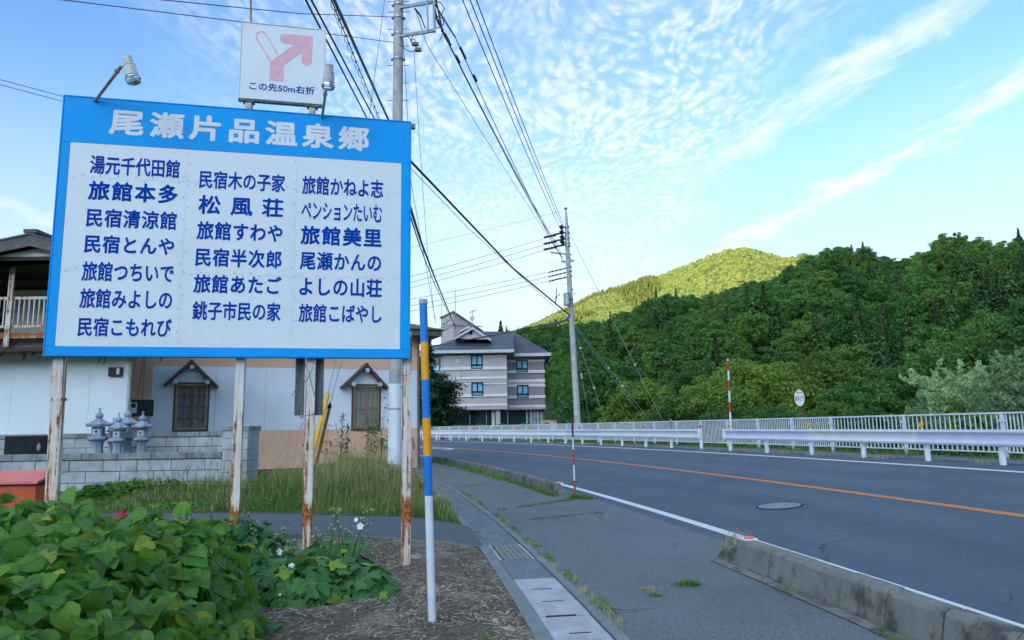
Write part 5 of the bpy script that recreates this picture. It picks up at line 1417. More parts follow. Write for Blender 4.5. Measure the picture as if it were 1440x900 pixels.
ov = empty('oval_sign', of_, 0, 'small white oval shop sign with dark red lettering on a rusty post beyond the fence', 'sign')
rx, rz = 7.6*oy/FPX, 12.2*oy/FPX; zc = oc_.z - of_.z
MB().tube([(0, .03, 0), (0, .03, zc)], .035, 8).build('post', MATS['red_muntin'], ov)
def oval(a, b, y0, y1, n=32): return [(a*math.cos(2*PI*i/n), y0, zc + b*math.sin(2*PI*i/n)) for i in range(n)]
MB().prism(oval(rx, rz, -.02, 0), (0, 0, 0), (0, .04, 0)).build('rim', MATS['red_muntin'], ov); MB().prism(oval(rx*.93, rz*.95, -.024, 0), (0, 0, 0), (0, .003, 0)).build('face', MATS['white_plastic'], ov)
place_text('lettering', '味の宿', MATS['pole_red'], ov, -rx*.55, rx*.55, zc + rz*.52, zc + rz*.74, bold=.02, lift=.026)
place_text('lettering', '取みイラ', MATS['red_muntin'], ov, -rx*.80, rx*.80, zc - rz*.36, zc + rz*.22, bold=.015, lift=.026)
# ================================================================== the hotel across the bend
def tilemat(name, c, scale=3.2):
    def fn(t, b, out):
        v = geo_pos(t); x, y, z = sep(t, v); n = noise(t, v, 0.35, 5, 0.6)
        g = ((x*scale*.5).fr() - 0.5).ab().gt(0.47).mx(((z*scale).fr() - 0.5).ab().gt(0.45))
        col = mixc(t, n.step(0.3, 0.7), [k*.92 for k in c], [k*1.06 for k in c])
        st = noise(t, comb(t, x*.9, y*.9, z*.15), 1.0, 5, .7)
        col = mixc(t, st.step(0.52, 0.8)*0.35, col, (0.22, 0.20, 0.19))
        setc(t, b, mixc(t, g*0.18, col, [k*.6 for k in c])); setr(t, b, 0.7)
    return pmat(name, fn)
tilemat('hotel_light', (0.74, 0.69, 0.65)); tilemat('hotel_mid', (0.46, 0.43, 0.42)); tilemat('hotel_grey', (0.26, 0.24, 0.24)); tilemat('hotel_pink', (0.49, 0.42, 0.39))
vary('hotel_trim', (0.50, 0.50, 0.50), 0.6, 0.06, 1); vary('hotel_joint', (0.23, 0.23, 0.25), 0.7, 0.1, 1)
vary('hotel_cream', (0.62, 0.60, 0.45), 0.8, 0.1, 1)
def rooft(t, b, out):
    v = geo_pos(t); x, y, z = sep(t, v); ln = ((z*4.2).fr() - .5).ab().step(0.40, 0.5); n = noise(t, v, 0.6, 5, 0.6)
    col = mixc(t, n.step(0.3, 0.7), (0.045, 0.052, 0.070), (0.072, 0.080, 0.10))
    setc(t, b, mixc(t, ln*0.35, col, (0.04, 0.045, 0.055))); setr(t, b, 0.55); bump(t, b, ln, 0.4, 0.03)
pmat('roof_slate', rooft)
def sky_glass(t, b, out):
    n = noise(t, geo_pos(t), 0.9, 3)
    setc(t, b, mixc(t, n.step(0.35, 0.65), (0.24, 0.60, 0.82), (0.34, 0.70, 0.90))); setr(t, b, 0.08); b.inputs['Metallic'].default_value = 0.15  # bright sky reflection painted into the panes as cyan base colour
pmat('sky_painted_glass', sky_glass)
def dglass(t, b, out): setc(t, b, (0.012, 0.028, 0.030)); setr(t, b, 0.06); b.inputs['Specular IOR Level'].default_value = 0.7
pmat('dark_glass', dglass)
HY, HY2 = 88.0, 93.0
hb = at(668, 600, HY); hotel = empty('hotel', (hb.x, HY, .9), 0, 'three storey banded tile hotel with blue grey hipped roof across the bend', 'hotel')
def hp_(px, py, Y=HY): p = at(px, py, Y); return p.x - hb.x, Y - HY, p.z - .9
def hz(py, Y=HY, px=680): return hp_(px, py, Y)[2]
def hx_(px, Y=HY, py=540): return hp_(px, py, Y)[0]
XL, XM = hx_(624.5), hx_(713.0)                         # main front
XR0, XR1 = XM + .02, hx_(765.5, HY2)
# bands: (py_top, py_bottom, material) read down the main front
bands1 = [(488, 493.5, 'hotel_mid'), (493.5, 499, 'hotel_mid'), (499, 502, 'hotel_light'), (502, 515.5, 'hotel_mid'), (515.5, 519.5, 'hotel_light'), (519.5, 520.4, 'hotel_joint'), (520.4, 529.5, 'hotel_pink'),
          (529.5, 532.8, 'hotel_light'), (532.8, 537, 'hotel_mid'), (537, 537.8, 'hotel_joint'), (537.8, 540.5, 'hotel_light'), (540.5, 554, 'hotel_mid'), (554, 557.5, 'hotel_light'), (557.5, 558.4, 'hotel_joint'),
          (558.4, 567.5, 'hotel_pink'), (567.5, 571, 'hotel_light'), (571, 575, 'hotel_mid'), (575, 576.2, 'hotel_joint')]
bands2 = [(496.5, 499, 'hotel_mid'), (499, 502.5, 'hotel_light'), (502.5, 505.5, 'hotel_mid'), (505.5, 509, 'hotel_light'), (509, 520.5, 'hotel_grey'), (520.5, 524.5, 'hotel_light'), (524.5, 525.2, 'hotel_joint'), (525.2, 533.5, 'hotel_grey'),
          (533.5, 537.5, 'hotel_light'), (537.5, 540.5, 'hotel_mid'), (540.5, 544, 'hotel_light'), (544, 556, 'hotel_grey'), (556, 560, 'hotel_light'), (560, 560.6, 'hotel_joint'), (560.6, 569.5, 'hotel_grey'),
          (569.5, 573, 'hotel_light'), (573, 576.2, 'hotel_mid'), (576.2, 577.2, 'hotel_joint')]
OFF = {'hotel_light': .10, 'hotel_mid': .0, 'hotel_pink': .06, 'hotel_grey': .0, 'hotel_joint': .15}
wins1 = [(662.4, 678.8, 499.6, 518.8), (663, 679.6, 537.4, 556.6)]; wins2 = [(726, 742.2, 506.4, 523.8), (727.2, 743.3, 541.4, 559.6)]
def openings(wl, Y): return [(hx_(a, Y, (c+d)/2), hx_(b, Y, (c+d)/2), hz(d, Y, a), hz(c, Y, a)) for a, b, c, d in wl]
o1, o2 = openings(wins1, HY), openings(wins2, HY2)
CHX, CHY = XL - 3.3, 5.2                               # the canted left side runs back from the front corner
def rect_minus(x0, x1, z0, z1, ops):
    """rectangles of a wall strip left after cutting the window openings"""
    out = [(x0, x1, z0, z1)]
    for (a, b, l, t_) in ops:
        nxt = []
        for (p, q, r, s) in out:
            if q <= a or p >= b or s <= l or r >= t_: nxt.append((p, q, r, s)); continue
            if p < a: nxt.append((p, a, r, s))
            if q > b: nxt.append((b, q, r, s))
            if r < l: nxt.append((max(p, a), min(q, b), r, l))
            if s > t_: nxt.append((max(p, a), min(q, b), t_, s))
        out = nxt
    return out
for (bands, x0, x1, ops, y0) in ((bands1, XL, XM, o1, 0.0), (bands2, XR0, XR1, o2, HY2 - HY)):
    Y = HY + y0
    for (pt, pb, m_) in bands:
        zt_, zb_ = hz(pt, Y, 690 if y0 == 0 else 740), hz(pb, Y, 690 if y0 == 0 else 740); mb = MB(); e = OFF[m_]
        for (p, q, r, s) in rect_minus(x0, x1 + (e if y0 else 0), zb_, zt_, ops): mb.box((p, y0 - e, r), (q, y0 + .35, s))
        if y0 == 0:   # canted side
            dx, dy = CHX - XL, CHY; L = math.hypot(dx, dy); nx, ny = dy/L*-1, dx/L
            mb.prism([(XL - .001, y0 - e*.4, zb_), (CHX - e*.8, CHY - e*.5, zb_), (CHX - e*.8, CHY - e*.5, zt_), (XL - .001, y0 - e*.4, zt_)], (0, 0, 0), (.25, .35, 0))
            mb.box((x1 - .35, y0 + .351, zb_), (x1, 5.2, zt_))
        else: mb.box((x1 - .35, y0 + .351, zb_), (x1, y0 + 9, zt_))
        mb.build('wall_band', MATS[m_], hotel)
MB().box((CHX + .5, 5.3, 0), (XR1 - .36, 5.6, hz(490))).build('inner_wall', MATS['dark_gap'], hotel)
for (ops, y0) in ((o1, 0.0), (o2, HY2 - HY)):
    for (a, b, l, t_) in ops:
        w = empty('window', (a, y0, l), parent=hotel); W_, H_ = b - a, t_ - l
        f = MB(); zt_ = H_*.29
        for (p, q) in (((0, -.14, 0), (.12, .3, H_)), ((W_-.12, -.14, 0), (W_, .3, H_)), ((.12, -.14, 0), (W_-.12, .3, .10)), ((.12, -.14, H_-.1), (W_-.12, .3, H_)), ((.12, -.12, zt_ - .07), (W_-.12, .28, zt_ + .07)), ((W_/2-.07, -.10, zt_ + .07), (W_/2+.07, .27, H_-.1))): f.box(p, q)
        f.build('frame', MATS['dark_glass'], w)
        for (p, q) in (((.12, .1, .10), (W_-.12, .13, zt_-.07)), ((.12, .1, zt_+.07), (W_/2-.07, .13, H_-.1)), ((W_/2+.07, .1, zt_+.07), (W_-.12, .13, H_-.1))): MB().box(p, q).build('pane', MATS['sky_painted_glass'], w)
# side window on the canted wall
dx, dy = CHX - XL, CHY; L = math.hypot(dx, dy); M = Matrix.Translation((XL, 0, 0)) @ Matrix.Rotation(math.atan2(dy, dx), 4, 'Z')
zl, zt_ = hz(521, HY, 620), hz(501, HY, 620)
w = empty('window', (0, 0, 0), parent=hotel)
f = MB(); f.box((1.0, .0, zl), (3.6, .10, zt_), M); f.build('frame', MATS['dark_glass'], w)
for (a, b) in ((1.15, 2.25), (2.35, 3.45)): MB().box((a, .101, zl + .8), (b, .13, zt_ - .12), M).build('pane', MATS['dark_glass'], w)
MB().box((1.15, .101, zl + .12), (3.45, .13, zl + .65), M).build('pane', MATS['sky_painted_glass'], w)
# white characters fixed down the front
vary('hotel_letter', (0.78, 0.77, 0.72), 0.5, 0.05, 3)
for (ch, x0, x1, y0, y1) in (('み', 640.5, 646.5, 504.5, 511.5), ('て', 641.5, 646, 524, 529), ('り', 642.5, 647, 545, 551)):
    place_text('wall_letter', ch, MATS['hotel_letter'], hotel, hx_(x0), hx_(x1), hz(y1), hz(y0), bold=.01, lift=.17)
# ground floor: glass between columns
z1f = hz(576.2)
MB().box((CHX + 1, 1.3, 0), (XR1 - .3, 1.4, z1f)).build('ground_glass', MATS['dark_glass'], hotel)
MB().box((CHX, -.05, -1.2), (XR1 + 1, 10, -.02)).build('plinth', MATS['wall_cap'], hotel)
MB().box((XR0, .2, z1f - .04), (XR1, 5.2, z1f + .02)).build('ceiling', MATS['hotel_joint'], hotel)
for (a, b, m_, d) in ((697, 703.5, 'hotel_mid', .3), (724, 728.5, 'hotel_cream', 4.6), (691.5, 695.5, 'hotel_cream', .9), (731, 733, 'hotel_trim', 4.8), (660, 661, 'hotel_joint', 1.1)):
    Y = HY + d; MB().box((hx_(a, Y, 590), d, -.01), (hx_(b, Y, 590), d + .5, z1f)).build('column', MATS[m_], hotel)
for (a, b, m_) in ((746, 748, 'hotel_cream'), (750, 753.5, 'sky_painted_glass'), (755, 758, 'hotel_cream'), (760, 763, 'hotel_cream'), (740, 742, 'sky_painted_glass')):
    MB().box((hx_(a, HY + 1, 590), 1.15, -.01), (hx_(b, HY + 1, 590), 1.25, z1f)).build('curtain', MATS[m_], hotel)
for px in (684, 714, 744.5, 748.8, 754.5, 759, 764): MB().box((hx_(px, HY + 1, 590) - .05, 1.0, -.01), (hx_(px, HY + 1, 590) + .05, 1.12, z1f)).build('glazing_bar', MATS['hotel_joint'], hotel)
MB().box((hx_(740, HY + 1, 590), .99, hz(591)), (XR1 - .4, 1.13, hz(589.8))).build('glazing_bar', MATS['hotel_joint'], hotel)
# roofs: main hip with gablet, lower right hip, tower behind
def P_(px, py, Y): return Vector(hp_(px, py, Y))
eL, eR = P_(604, 493, HY - 1.0), P_(722.5, 491, HY - 1.0); ez = eR.z; eL.z = ez; 
rL, rR = P_(668, 466, HY + 7), P_(722, 466.5, HY + 7)
bk = HY + 14; e2L, e2R = Vector((eL.x + 1.5, 15, ez)), Vector((eR.x, 15, ez))
eC = Vector((XL - 1.0, -1.0, ez)); eS = Vector((CHX - 1.6, CHY - .5, ez))
m = MB(); m.add([eC, eR, rR, rL, eS, e2L, e2R], [(0, 1, 2, 3), (4, 0, 3), (5, 4, 3), (6, 5, 3, 2), (1, 6, 2), (0, 4, 5, 6, 1)]); m.build('roof', MATS['roof_slate'], hotel)
f = MB()
for (p, q) in ((eC, eR), (eC, eS), (eR, e2R)):
    d = (q - p).normalized(); nrm = Vector((d.y, -d.x, 0))*.06; f.prism([p + Vector((0, 0, -.38)), q + Vector((0, 0, -.38)), q + Vector((0, 0, .0)), p + Vector((0, 0, .0))], (0, 0, 0), nrm)
f.build('eave_board', MATS['hotel_trim'], hotel)
MB().prism([eC + Vector((.1, .1, -.39)), eR + Vector((-.1, .1, -.39)), Vector((eR.x - .1, 5, ez - .39)), Vector((CHX, 5, ez - .39)), eS + Vector((.2, 0, -.39))], (0, 0, 0), (0, 0, .05)).build('soffit', MATS['hotel_joint'], hotel)
q0, q1 = P_(712, 497.5, HY2 - 1.3), P_(774.3, 497.5, HY2 - 1.3); q1.z = q0.z = P_(745, 496.5, HY2 - 1.3).z; r0, r1 = P_(700, 466.5, HY2 + 5), P_(723, 467, HY2 + 5)
q2 = Vector((q1.x, HY2 - HY + 12, q1.z)); q3 = Vector((q0.x - 4, HY2 - HY + 12, q0.z)); mid = P_(742, 483, HY2 + 1.6)
MB().add([q0, q1, r1, r0, q2, q3, mid], [(0, 1, 6), (0, 6, 2, 3), (1, 4, 2, 6), (4, 5, 3, 2), (5, 0, 3), (0, 5, 4, 1)]).build('roof', MATS['roof_slate'], hotel)
f = MB(); f.prism([q0 + Vector((0, 0, -.40)), q1 + Vector((0, 0, -.40)), q1, q0], (0, 0, 0), (0, -.06, 0)); f.prism([q1 + Vector((0, 0, -.40)), q2 + Vector((0, 0, -.40)), q2, q1], (0, 0, 0), (.06, 0, 0)); f.build('eave_board', MATS['hotel_trim'], hotel)
MB().box((q0.x, 4.0, q0.z - .45), (q1.x - .1, 15, q0.z - .40)).build('soffit', MATS['hotel_joint'], hotel)
# gablets
for (ap, l, r, Yg, nm) in (((664.5, 459.5), (638.5, 475), (690.5, 477), HY + .6, 'a'), ((658, 458), (646, 464.5), (668, 463), HY + 4.5, 'b')):
    A_, L_, R_ = P_(*ap, Yg), P_(*l, Yg), P_(*r, Yg); back = Vector((0, 6.0, 0)); g = empty('gablet', A_, parent=hotel)
    a, l_, r_ = Vector((0, 0, 0)), L_ - A_, R_ - A_
    MB().prism([l_*.95 + Vector((0, .4, -.1)), r_*.95 + Vector((0, .4, -.1)), a + Vector((0, .4, -.2))], (0, 0, 0), (0, .1, 0)).build('gable_wall', MATS['hotel_mid'], g)
    for e in (l_, r_):
        MB().prism([a, e, e + Vector((0, 0, -.28)), a + Vector((0, 0, -.32))], (0, 0, 0), (0, .12, 0)).build('barge_board', MATS['hotel_trim'], g)
        MB().prism([a + Vector((0, .121, .06)), e + Vector((0, .121, .06)), e + Vector((0, .121, -.1)), a + Vector((0, .121, -.1))], (0, 0, 0), back).build('gablet_roof', MATS['roof_slate'], g)
    if nm == 'a':
        c = P_(662, 467.6, Yg) - A_; MB().cbox((c.x, .36, c.z), (.36, .06, .42)).build('gable_vent', MATS['dark_glass'], g)
# tower with slanting top
TY = HY + 9; t0, t1, t2, t3 = P_(620, 447.5, TY + 2), P_(637.3, 439.0, TY), P_(678, 466.5, TY + 3), P_(620, 480, TY + 2)
tb = t3.z - 3
m = MB(); A_ = [(t0.x, t0.y, tb), (t1.x, t1.y, tb), (t2.x, t2.y, tb), (t2.x - 2, t2.y + 6, tb), (t0.x + 1, t0.y + 7, tb)]; Tz = [t0.z, t1.z, t2.z, t2.z, t0.z]
V = A_ + [(a[0], a[1], z) for a, z in zip(A_, Tz)]
m.add(V, [(0, 1, 6, 5), (1, 2, 7, 6), (2, 3, 8, 7), (3, 4, 9, 8), (4, 0, 5, 9), (5, 6, 9), (6, 7, 8, 9), (4, 3, 2, 1, 0)]); m.build('tower', MATS['hotel_pink'], hotel)
MB().tube([t0 + Vector((-.1, -.1, .05)), t1 + Vector((0, -.15, .08)), t2 + Vector((.1, -.1, .05))], .14, 6).build('tower_edge', MATS['hotel_joint'], hotel)
MB().tube([Vector((t0.x, t0.y - .05, P_(628, 464, TY).z)), Vector((t1.x, t1.y - .05, P_(637, 457.5, TY).z)), Vector((t2.x, t2.y - .05, P_(637, 455.5, TY).z))], .07, 5).build('tower_joint', MATS['hotel_joint'], hotel)
# small dark characters along the left face of the tower
du = Vector((t1.x - t0.x, t1.y - t0.y, 0)).normalized(); Mt = Matrix.Translation((t0.x, t0.y, 0)) @ Matrix.Rotation(math.atan2(du.y, du.x), 4, 'Z')
te = empty('tower_lettering', (t0.x, t0.y, 0), math.atan2(du.y, du.x), parent=hotel)
for i, (ch, px, y0, y1) in enumerate((('旅', 623.4, 454.2, 456.6), ('館', 625.2, 453.6, 456.2), ('ユ', 628.4, 451.5, 454.8), ('ア', 631, 450.2, 453.8), ('シ', 633.6, 448.9, 452.6))):
    x = (P_(px, 452, TY + 1).x - t0.x)/du.x; w = .34 if i < 2 else .5
    place_text('letter', ch, MATS['dark_glass'], te, x - w/2, x + w/2, P_(px, y1, TY + 1).z, P_(px, y0, TY + 1).z, bold=.03, lift=.02)
# aerial and rods
ae = P_(664, 462, HY + 8); tb_ = P_(664, 436, HY + 8)
MB().tube([ae, tb_], .06, 6).tube([P_(659.5, 439.5, HY + 8), P_(671, 436, HY + 8)], .05, 5).lathe([(.02, 0), (.32, .06), (.33, .10)], 14, M=Matrix.Translation(P_(664, 448, HY + 8)) @ Matrix.Rotation(PI/2, 4, 'X')).build('aerial', MATS['galvanised'], hotel)
MB().tube([P_(640.5, 442, TY), P_(640.5, 408, TY)], .05, 5).tube([P_(621, 448, TY + 2), P_(621, 424, TY + 2)], .04, 5).build('roof_rod', MATS['galvanised'], hotel)
# tiny house roof among the trees beyond the river
vary('maroon_roof', (0.16, 0.06, 0.075), 0.6, 0.2, 2)
c = at(1106, 578, 62); hut = empty('small_house', (c.x, 62, -3), 0, 'small house with a maroon roof almost hidden among the riverside trees', 'house')
zt = c.z + 3
MB().box((-1.9, 0, 0), (1.2, 3, zt - .3)).build('wall', MATS['dark_wood'], hut)
MB().prism([(-2.3, -.4, zt - .35), (1.5, -.4, zt - .5), (1.0, 1.6, zt + .75), (-.9, 1.6, zt + .8)], (0, 0, 0), (0, 0, .12)).build('roof', MATS['maroon_roof'], hut)
c = at(772, 596, 84); MB_ = MB(); o = empty('utility_box', (c.x, 84, .6), 0, 'small peach coloured box beside the right corner of the hotel', 'box')
MB().box((-.9, 0, 0), (.9, 1.2, 1.5)).build('body', MATS['peach_wall'], o); MB().box((-1, -.1, 1.501), (1, 1.3, 1.6)).build('lid', MATS['hotel_trim'], o)
# ================================================================== TREES
def quads(c, n, size, rng, aspect=1.4, upb=0.0):
    """small leaf faces: centres c, normals n -> vertex and face arrays (each a kite of 4 corners)"""
    N = len(c); n = n/np.maximum(np.linalg.norm(n, axis=1, keepdims=True), 1e-6)
    a = rng.normal(size=(N, 3)); a -= n*np.sum(a*n, 1, keepdims=True); a /= np.maximum(np.linalg.norm(a, axis=1, keepdims=True), 1e-6)
    b = np.cross(n, a); s = (size*rng.uniform(.65, 1.35, (N, 1)))
    V = np.stack([c - a*s*aspect*.5, c + b*s*.5 + n*s*.12, c + a*s*aspect*.5, c - b*s*.5 + n*s*.12], 1)
    return V.reshape(-1, 3), np.arange(N*4).reshape(-1, 4)
leafmat('leaf_broad', (0.030, 0.098, 0.024), (0.085, 0.21, 0.036), (0.14, 0.23, 0.030), 0.30, 0.55)
leafmat('leaf_conifer', (0.032, 0.082, 0.024), (0.070, 0.135, 0.032), (0.085, 0.15, 0.03), 0.15, 0.6)
leafmat('leaf_gold', (0.070, 0.155, 0.022), (0.17, 0.27, 0.035), (0.20, 0.25, 0.03), 0.35, 0.55)
leafmat('leaf_willow', (0.20, 0.34, 0.13), (0.42, 0.56, 0.28), None, 0.35, 0.55)
leafmat('leaf_dark', (0.012, 0.032, 0.012), (0.030, 0.062, 0.018), None, 0.15, 0.55)
leafmat('leaf_far', (0.070, 0.105, 0.026), (0.125, 0.165, 0.042), (0.15, 0.165, 0.040), 0.25, 0.7)
vary('bark', (0.09, 0.075, 0.06), 0.9, 0.3, 8, world=False); vary('bark_pale', (0.30, 0.28, 0.24), 0.9, 0.3, 5, world=False)

def broad_crown(seed, H, Rx, base, nblob, per, leaf, squash=.8, fine=1.0):
    rng = np.random.default_rng(seed); C, N, T = [], [], []
    for i in range(nblob):
        u = rng.uniform(-.35, 1); ph = rng.uniform(0, 2*PI); rr = rng.uniform(.45, .92)
        rad = math.sqrt(max(0, 1 - u*u))
        c = np.array([rad*math.cos(ph)*Rx*rr, rad*math.sin(ph)*Rx*rr, base + (H-base)*(.42 + .50*u*rr)])
        r = Rx*rng.uniform(.22, .40)*fine; tone = rng.uniform(0, 1)
        d = rng.normal(size=(per, 3)); d[:, 2] += .55; d /= np.linalg.norm(d, axis=1, keepdims=True)
        k = r*rng.uniform(.55, 1.05, (per, 1))
        P = c + d*k*np.array([1, 1, .72]); C.append(P); N.append(d + rng.normal(size=(per, 3))*.75 + np.array([0, 0, .25]))
        T.append(np.clip(tone*.65 + rng.uniform(-.2, .35, per), 0, 1))
    C, N, T = np.concatenate(C), np.concatenate(N), np.concatenate(T)
    V, F = quads(C, N, leaf, rng); return V, F, np.repeat(T, 4)
def conifer_crown(seed, H, Rb, base, nlev, leaf, droop=.35, dens=1.0):
    rng = np.random.default_rng(seed); C, N, T = [], [], []
    for i in range(nlev):
        f = i/(nlev-1); z = base + (H-base)*f; R_ = Rb*(1-f)**.85*rng.uniform(.8, 1.12) + .12
        nb_ = max(4, int((9 - 4*f)*dens))
        for k in range(nb_):
            ph = 2*PI*(k + rng.uniform(-.4, .4))/nb_ + i*.7; L = R_*rng.uniform(.7, 1.1); m = max(5, int(L*7*dens)); t = np.sqrt(rng.uniform(.03, 1, m))
            w = (1 - t)*.28*L + .08; x = t*L; y = rng.uniform(-1, 1, m)*w
            zz = z - droop*x*t + rng.uniform(-.1, .1, m) + (1-t)*.1
            P = np.stack([x*math.cos(ph) - y*math.sin(ph), x*math.sin(ph) + y*math.cos(ph), zz], 1); C.append(P)
            N.append(np.stack([math.cos(ph)*np.full(m, .5), math.sin(ph)*np.full(m, .5), np.full(m, .85)], 1) + rng.normal(size=(m, 3))*.4); T.append(np.clip(t*.7 + rng.uniform(-.1, .3, m), 0, 1))
    C, N, T = np.concatenate(C), np.concatenate(N), np.concatenate(T)
    V, F = quads(C, N, leaf, rng, 1.7); return V, F, np.repeat(T, 4)
def trunk_mb(H, r, seed, limbs=5, top=.75, lean=.04):
    ru = random.Random(seed); m = MB(); a = Vector((ru.uniform(-1, 1)*lean*H, ru.uniform(-1, 1)*lean*H, H*top))
    m.tube([(0, 0, -.5), a*.33 + Vector((ru.uniform(-.1, .1), 0, 0)), a*.66, a], [r*1.25, r*.85, r*.6, r*.2], 7)
    for i in range(limbs):
        f = ru.uniform(.35, .85); p = a*f; ph = ru.uniform(0, 2*PI); L = H*ru.uniform(.18, .32)
        e = p + Vector((math.cos(ph)*L, math.sin(ph)*L, L*ru.uniform(.5, .9))); q = p.lerp(e, .5) + Vector((0, 0, -.06*L))
        m.tube([p, q, e], [r*.42, r*.28, r*.08], 5)
    return m
PROTO = {}
def proto(key, crown, leafm, H, r, seed, limbs=5, barkm='bark', top=.75):
    V, F, T = crown; cm = fast_mesh(key + '_crown', V, F, MATS[leafm], T); tm = trunk_mb(H, r, seed, limbs, top).mesh(key + '_trunk', MATS[barkm])
    PROTO[key] = (cm, tm)
# mid-distance prototypes (unit metres), instances scaled
for i in range(4): proto('broad%d' % i, broad_crown(10 + i, 9.6, 3.5 + .3*i, 1.2, 85, 125, .21, fine=.62), 'leaf_broad', 8.5, .22, i)
for i in range(2): proto('conifer%d' % i, conifer_crown(30 + i, 12.5, 2.5 + .3*i, 1.0, 34, .30, .35, 1.3), 'leaf_conifer', 12, .20, i, 0, top=.98)
# nearer, denser
for i in range(3): proto('near%d' % i, broad_crown(50 + i, 9.8, 4.0, 1.0, 120, 170, .145, fine=.6), 'leaf_broad', 8.5, .20, 40 + i, 9, 'bark_pale')
for i in range(2): proto('gold%d' % i, broad_crown(60 + i, 9.2, 4.3, 1.8, 115, 165, .145, fine=.6), 'leaf_gold', 8.5, .18, 60 + i, 9, 'bark_pale')
proto('nearcon', conifer_crown(70, 12.5, 3.0, .6, 46, .20, .30, 1.9), 'leaf_conifer', 12, .2, 70, 0, top=.98)
proto('bush', broad_crown(80, 2.6, 1.7, -.3, 36, 170, .13), 'leaf_broad', 1.6, .05, 80, 6)
proto('far0', broad_crown(90, 11, 5.2, 1.5, 20, 60, .85), 'leaf_far', 8, .3, 90, 0)
proto('far1', broad_crown(91, 12, 4.6, 1.5, 18, 60, .85), 'leaf_far', 8, .3, 91, 0)
proto('far2', conifer_crown(92, 17, 3.6, 1.0, 13, 1.3, .3, .8), 'leaf_far', 14, .3, 92, 0, top=.98)

def tree(key, name, pos, sc, rz, label, cat='tree', group=None, sz=1.0):
    root = empty(name, pos, rz, label, cat, group); root.scale = (sc, sc, sc*sz)
    cm, tm = PROTO[key]; link('trunk', tm, root); link('crown', cm, root); return root
rng = random.Random(21)
def place(px, Y, pytop, key, name, label, H0, cat='tree', group=None, zg=None, wide=1.0):
    """a tree at real distance Y whose tip reaches the surveyed height"""
    p = at(px, pytop, Y); z = float(terrain_z(np.float64(p.x), np.float64(Y))) if zg is None else zg
    sc = max(.35, (p.z - z)/H0); o = tree(key, name, (p.x, Y, z - .1), sc, rng.uniform(0, 6.28), label, cat, group); o.scale = (sc*wide, sc*wide, sc); return o
# riverside trees that can be told apart
RIV = [
 (1062, 66, 492, 'gold0', 'yellow green broadleaf tree with pale limbs behind the taller red and white snow pole', 9.0, 1.15),
 (1128, 70, 484, 'gold1', 'widest yellow green tree, spreading above the oval sign', 9.0, 1.25),
 (1006, 62, 517, 'gold1', 'low yellowish tree left of the taller red and white snow pole', 9.0, 1.1),
 (1228, 74, 450, 'nearcon', 'pointed dark conifer standing out among the riverside trees right of the oval sign', 12.5, 1.0),
 (1256, 78, 470, 'nearcon', 'second pointed conifer just right of the tallest riverside one', 12.5, .9),
 (1200, 60, 520, 'near0', 'dark rounded tree between the oval sign and the pointed conifer', 9.5, 1.1),
 (1160, 56, 548, 'near1', 'low bright green tree right behind the oval sign', 9.5, 1.0),
 (1265, 62, 508, 'near2', 'brownish green rounded tree left of the pale willows', 9.5, 1.2),
 (1320, 72, 470, 'near0', 'dark tree rising behind the left willow', 9.5, 1.1),
 (1390, 75, 455, 'gold0', 'yellow green tree behind the willows near the right edge', 9.0, 1.0),
 (1440, 70, 445, 'near1', 'tall dark tree at the right edge behind the willows', 9.5, 1.1),
 (1500, 66, 440, 'near2', 'dark riverside tree just beyond the right edge of view', 9.5, 1.1),
 (955, 60, 540, 'near1', 'low dark green tree behind the fence left of the guardrail gap', 9.5, 1.2),
 (905, 66, 520, 'near0', 'round dark tree behind the guy wires', 9.5, 1.1),
 (862, 72, 500, 'near2', 'dark broadleaf tree just right of the far utility pole', 9.5, 1.2),
 (826, 80, 522, 'nearcon', 'dark slim conifer beside the far utility pole', 12.5, .8),
 (800, 84, 500, 'near1', 'dark tree between the hotel and the far utility pole', 9.5, .55),
 (790, 116, 500, 'near0', 'dark tree tucked behind the right side of the hotel', 9.5, .8),
 (1090, 54, 560, 'near2', 'small leafy tree in front of the maroon roofed house', 9.5, 1.0),
 (1030, 56, 556, 'near0', 'low bushy tree behind the snow pole at the guardrail gap', 9.5, 1.2),
 (980, 78, 500, 'near2', 'mid green tree up the bank behind the low yellowish tree', 9.5, 1.1),
 (1300, 52, 545, 'near1', 'low green tree at the foot of the left willow', 9.5, 1.0),
 (704, 110, 452, 'nearcon', 'small pointed tree whose tip shows above the hotel roof', 12.5, .7),
 (716, 118, 459, 'near1', 'treetop peeping over the hotel roof ridge', 9.5, .8),
 (1225, 50, 556, 'near1', 'low bright bush-like tree behind the fence right of the oval sign', 9.5, .9),
]
for (px, Y, pt, key, lab, H0, wd) in RIV:
    place(px, Y, pt, key, 'conifer_tree' if 'con' in key else 'broadleaf_tree', lab, H0, zg=None if Y > 92 else -3.2 if px > 800 else -1.5, wide=wd)
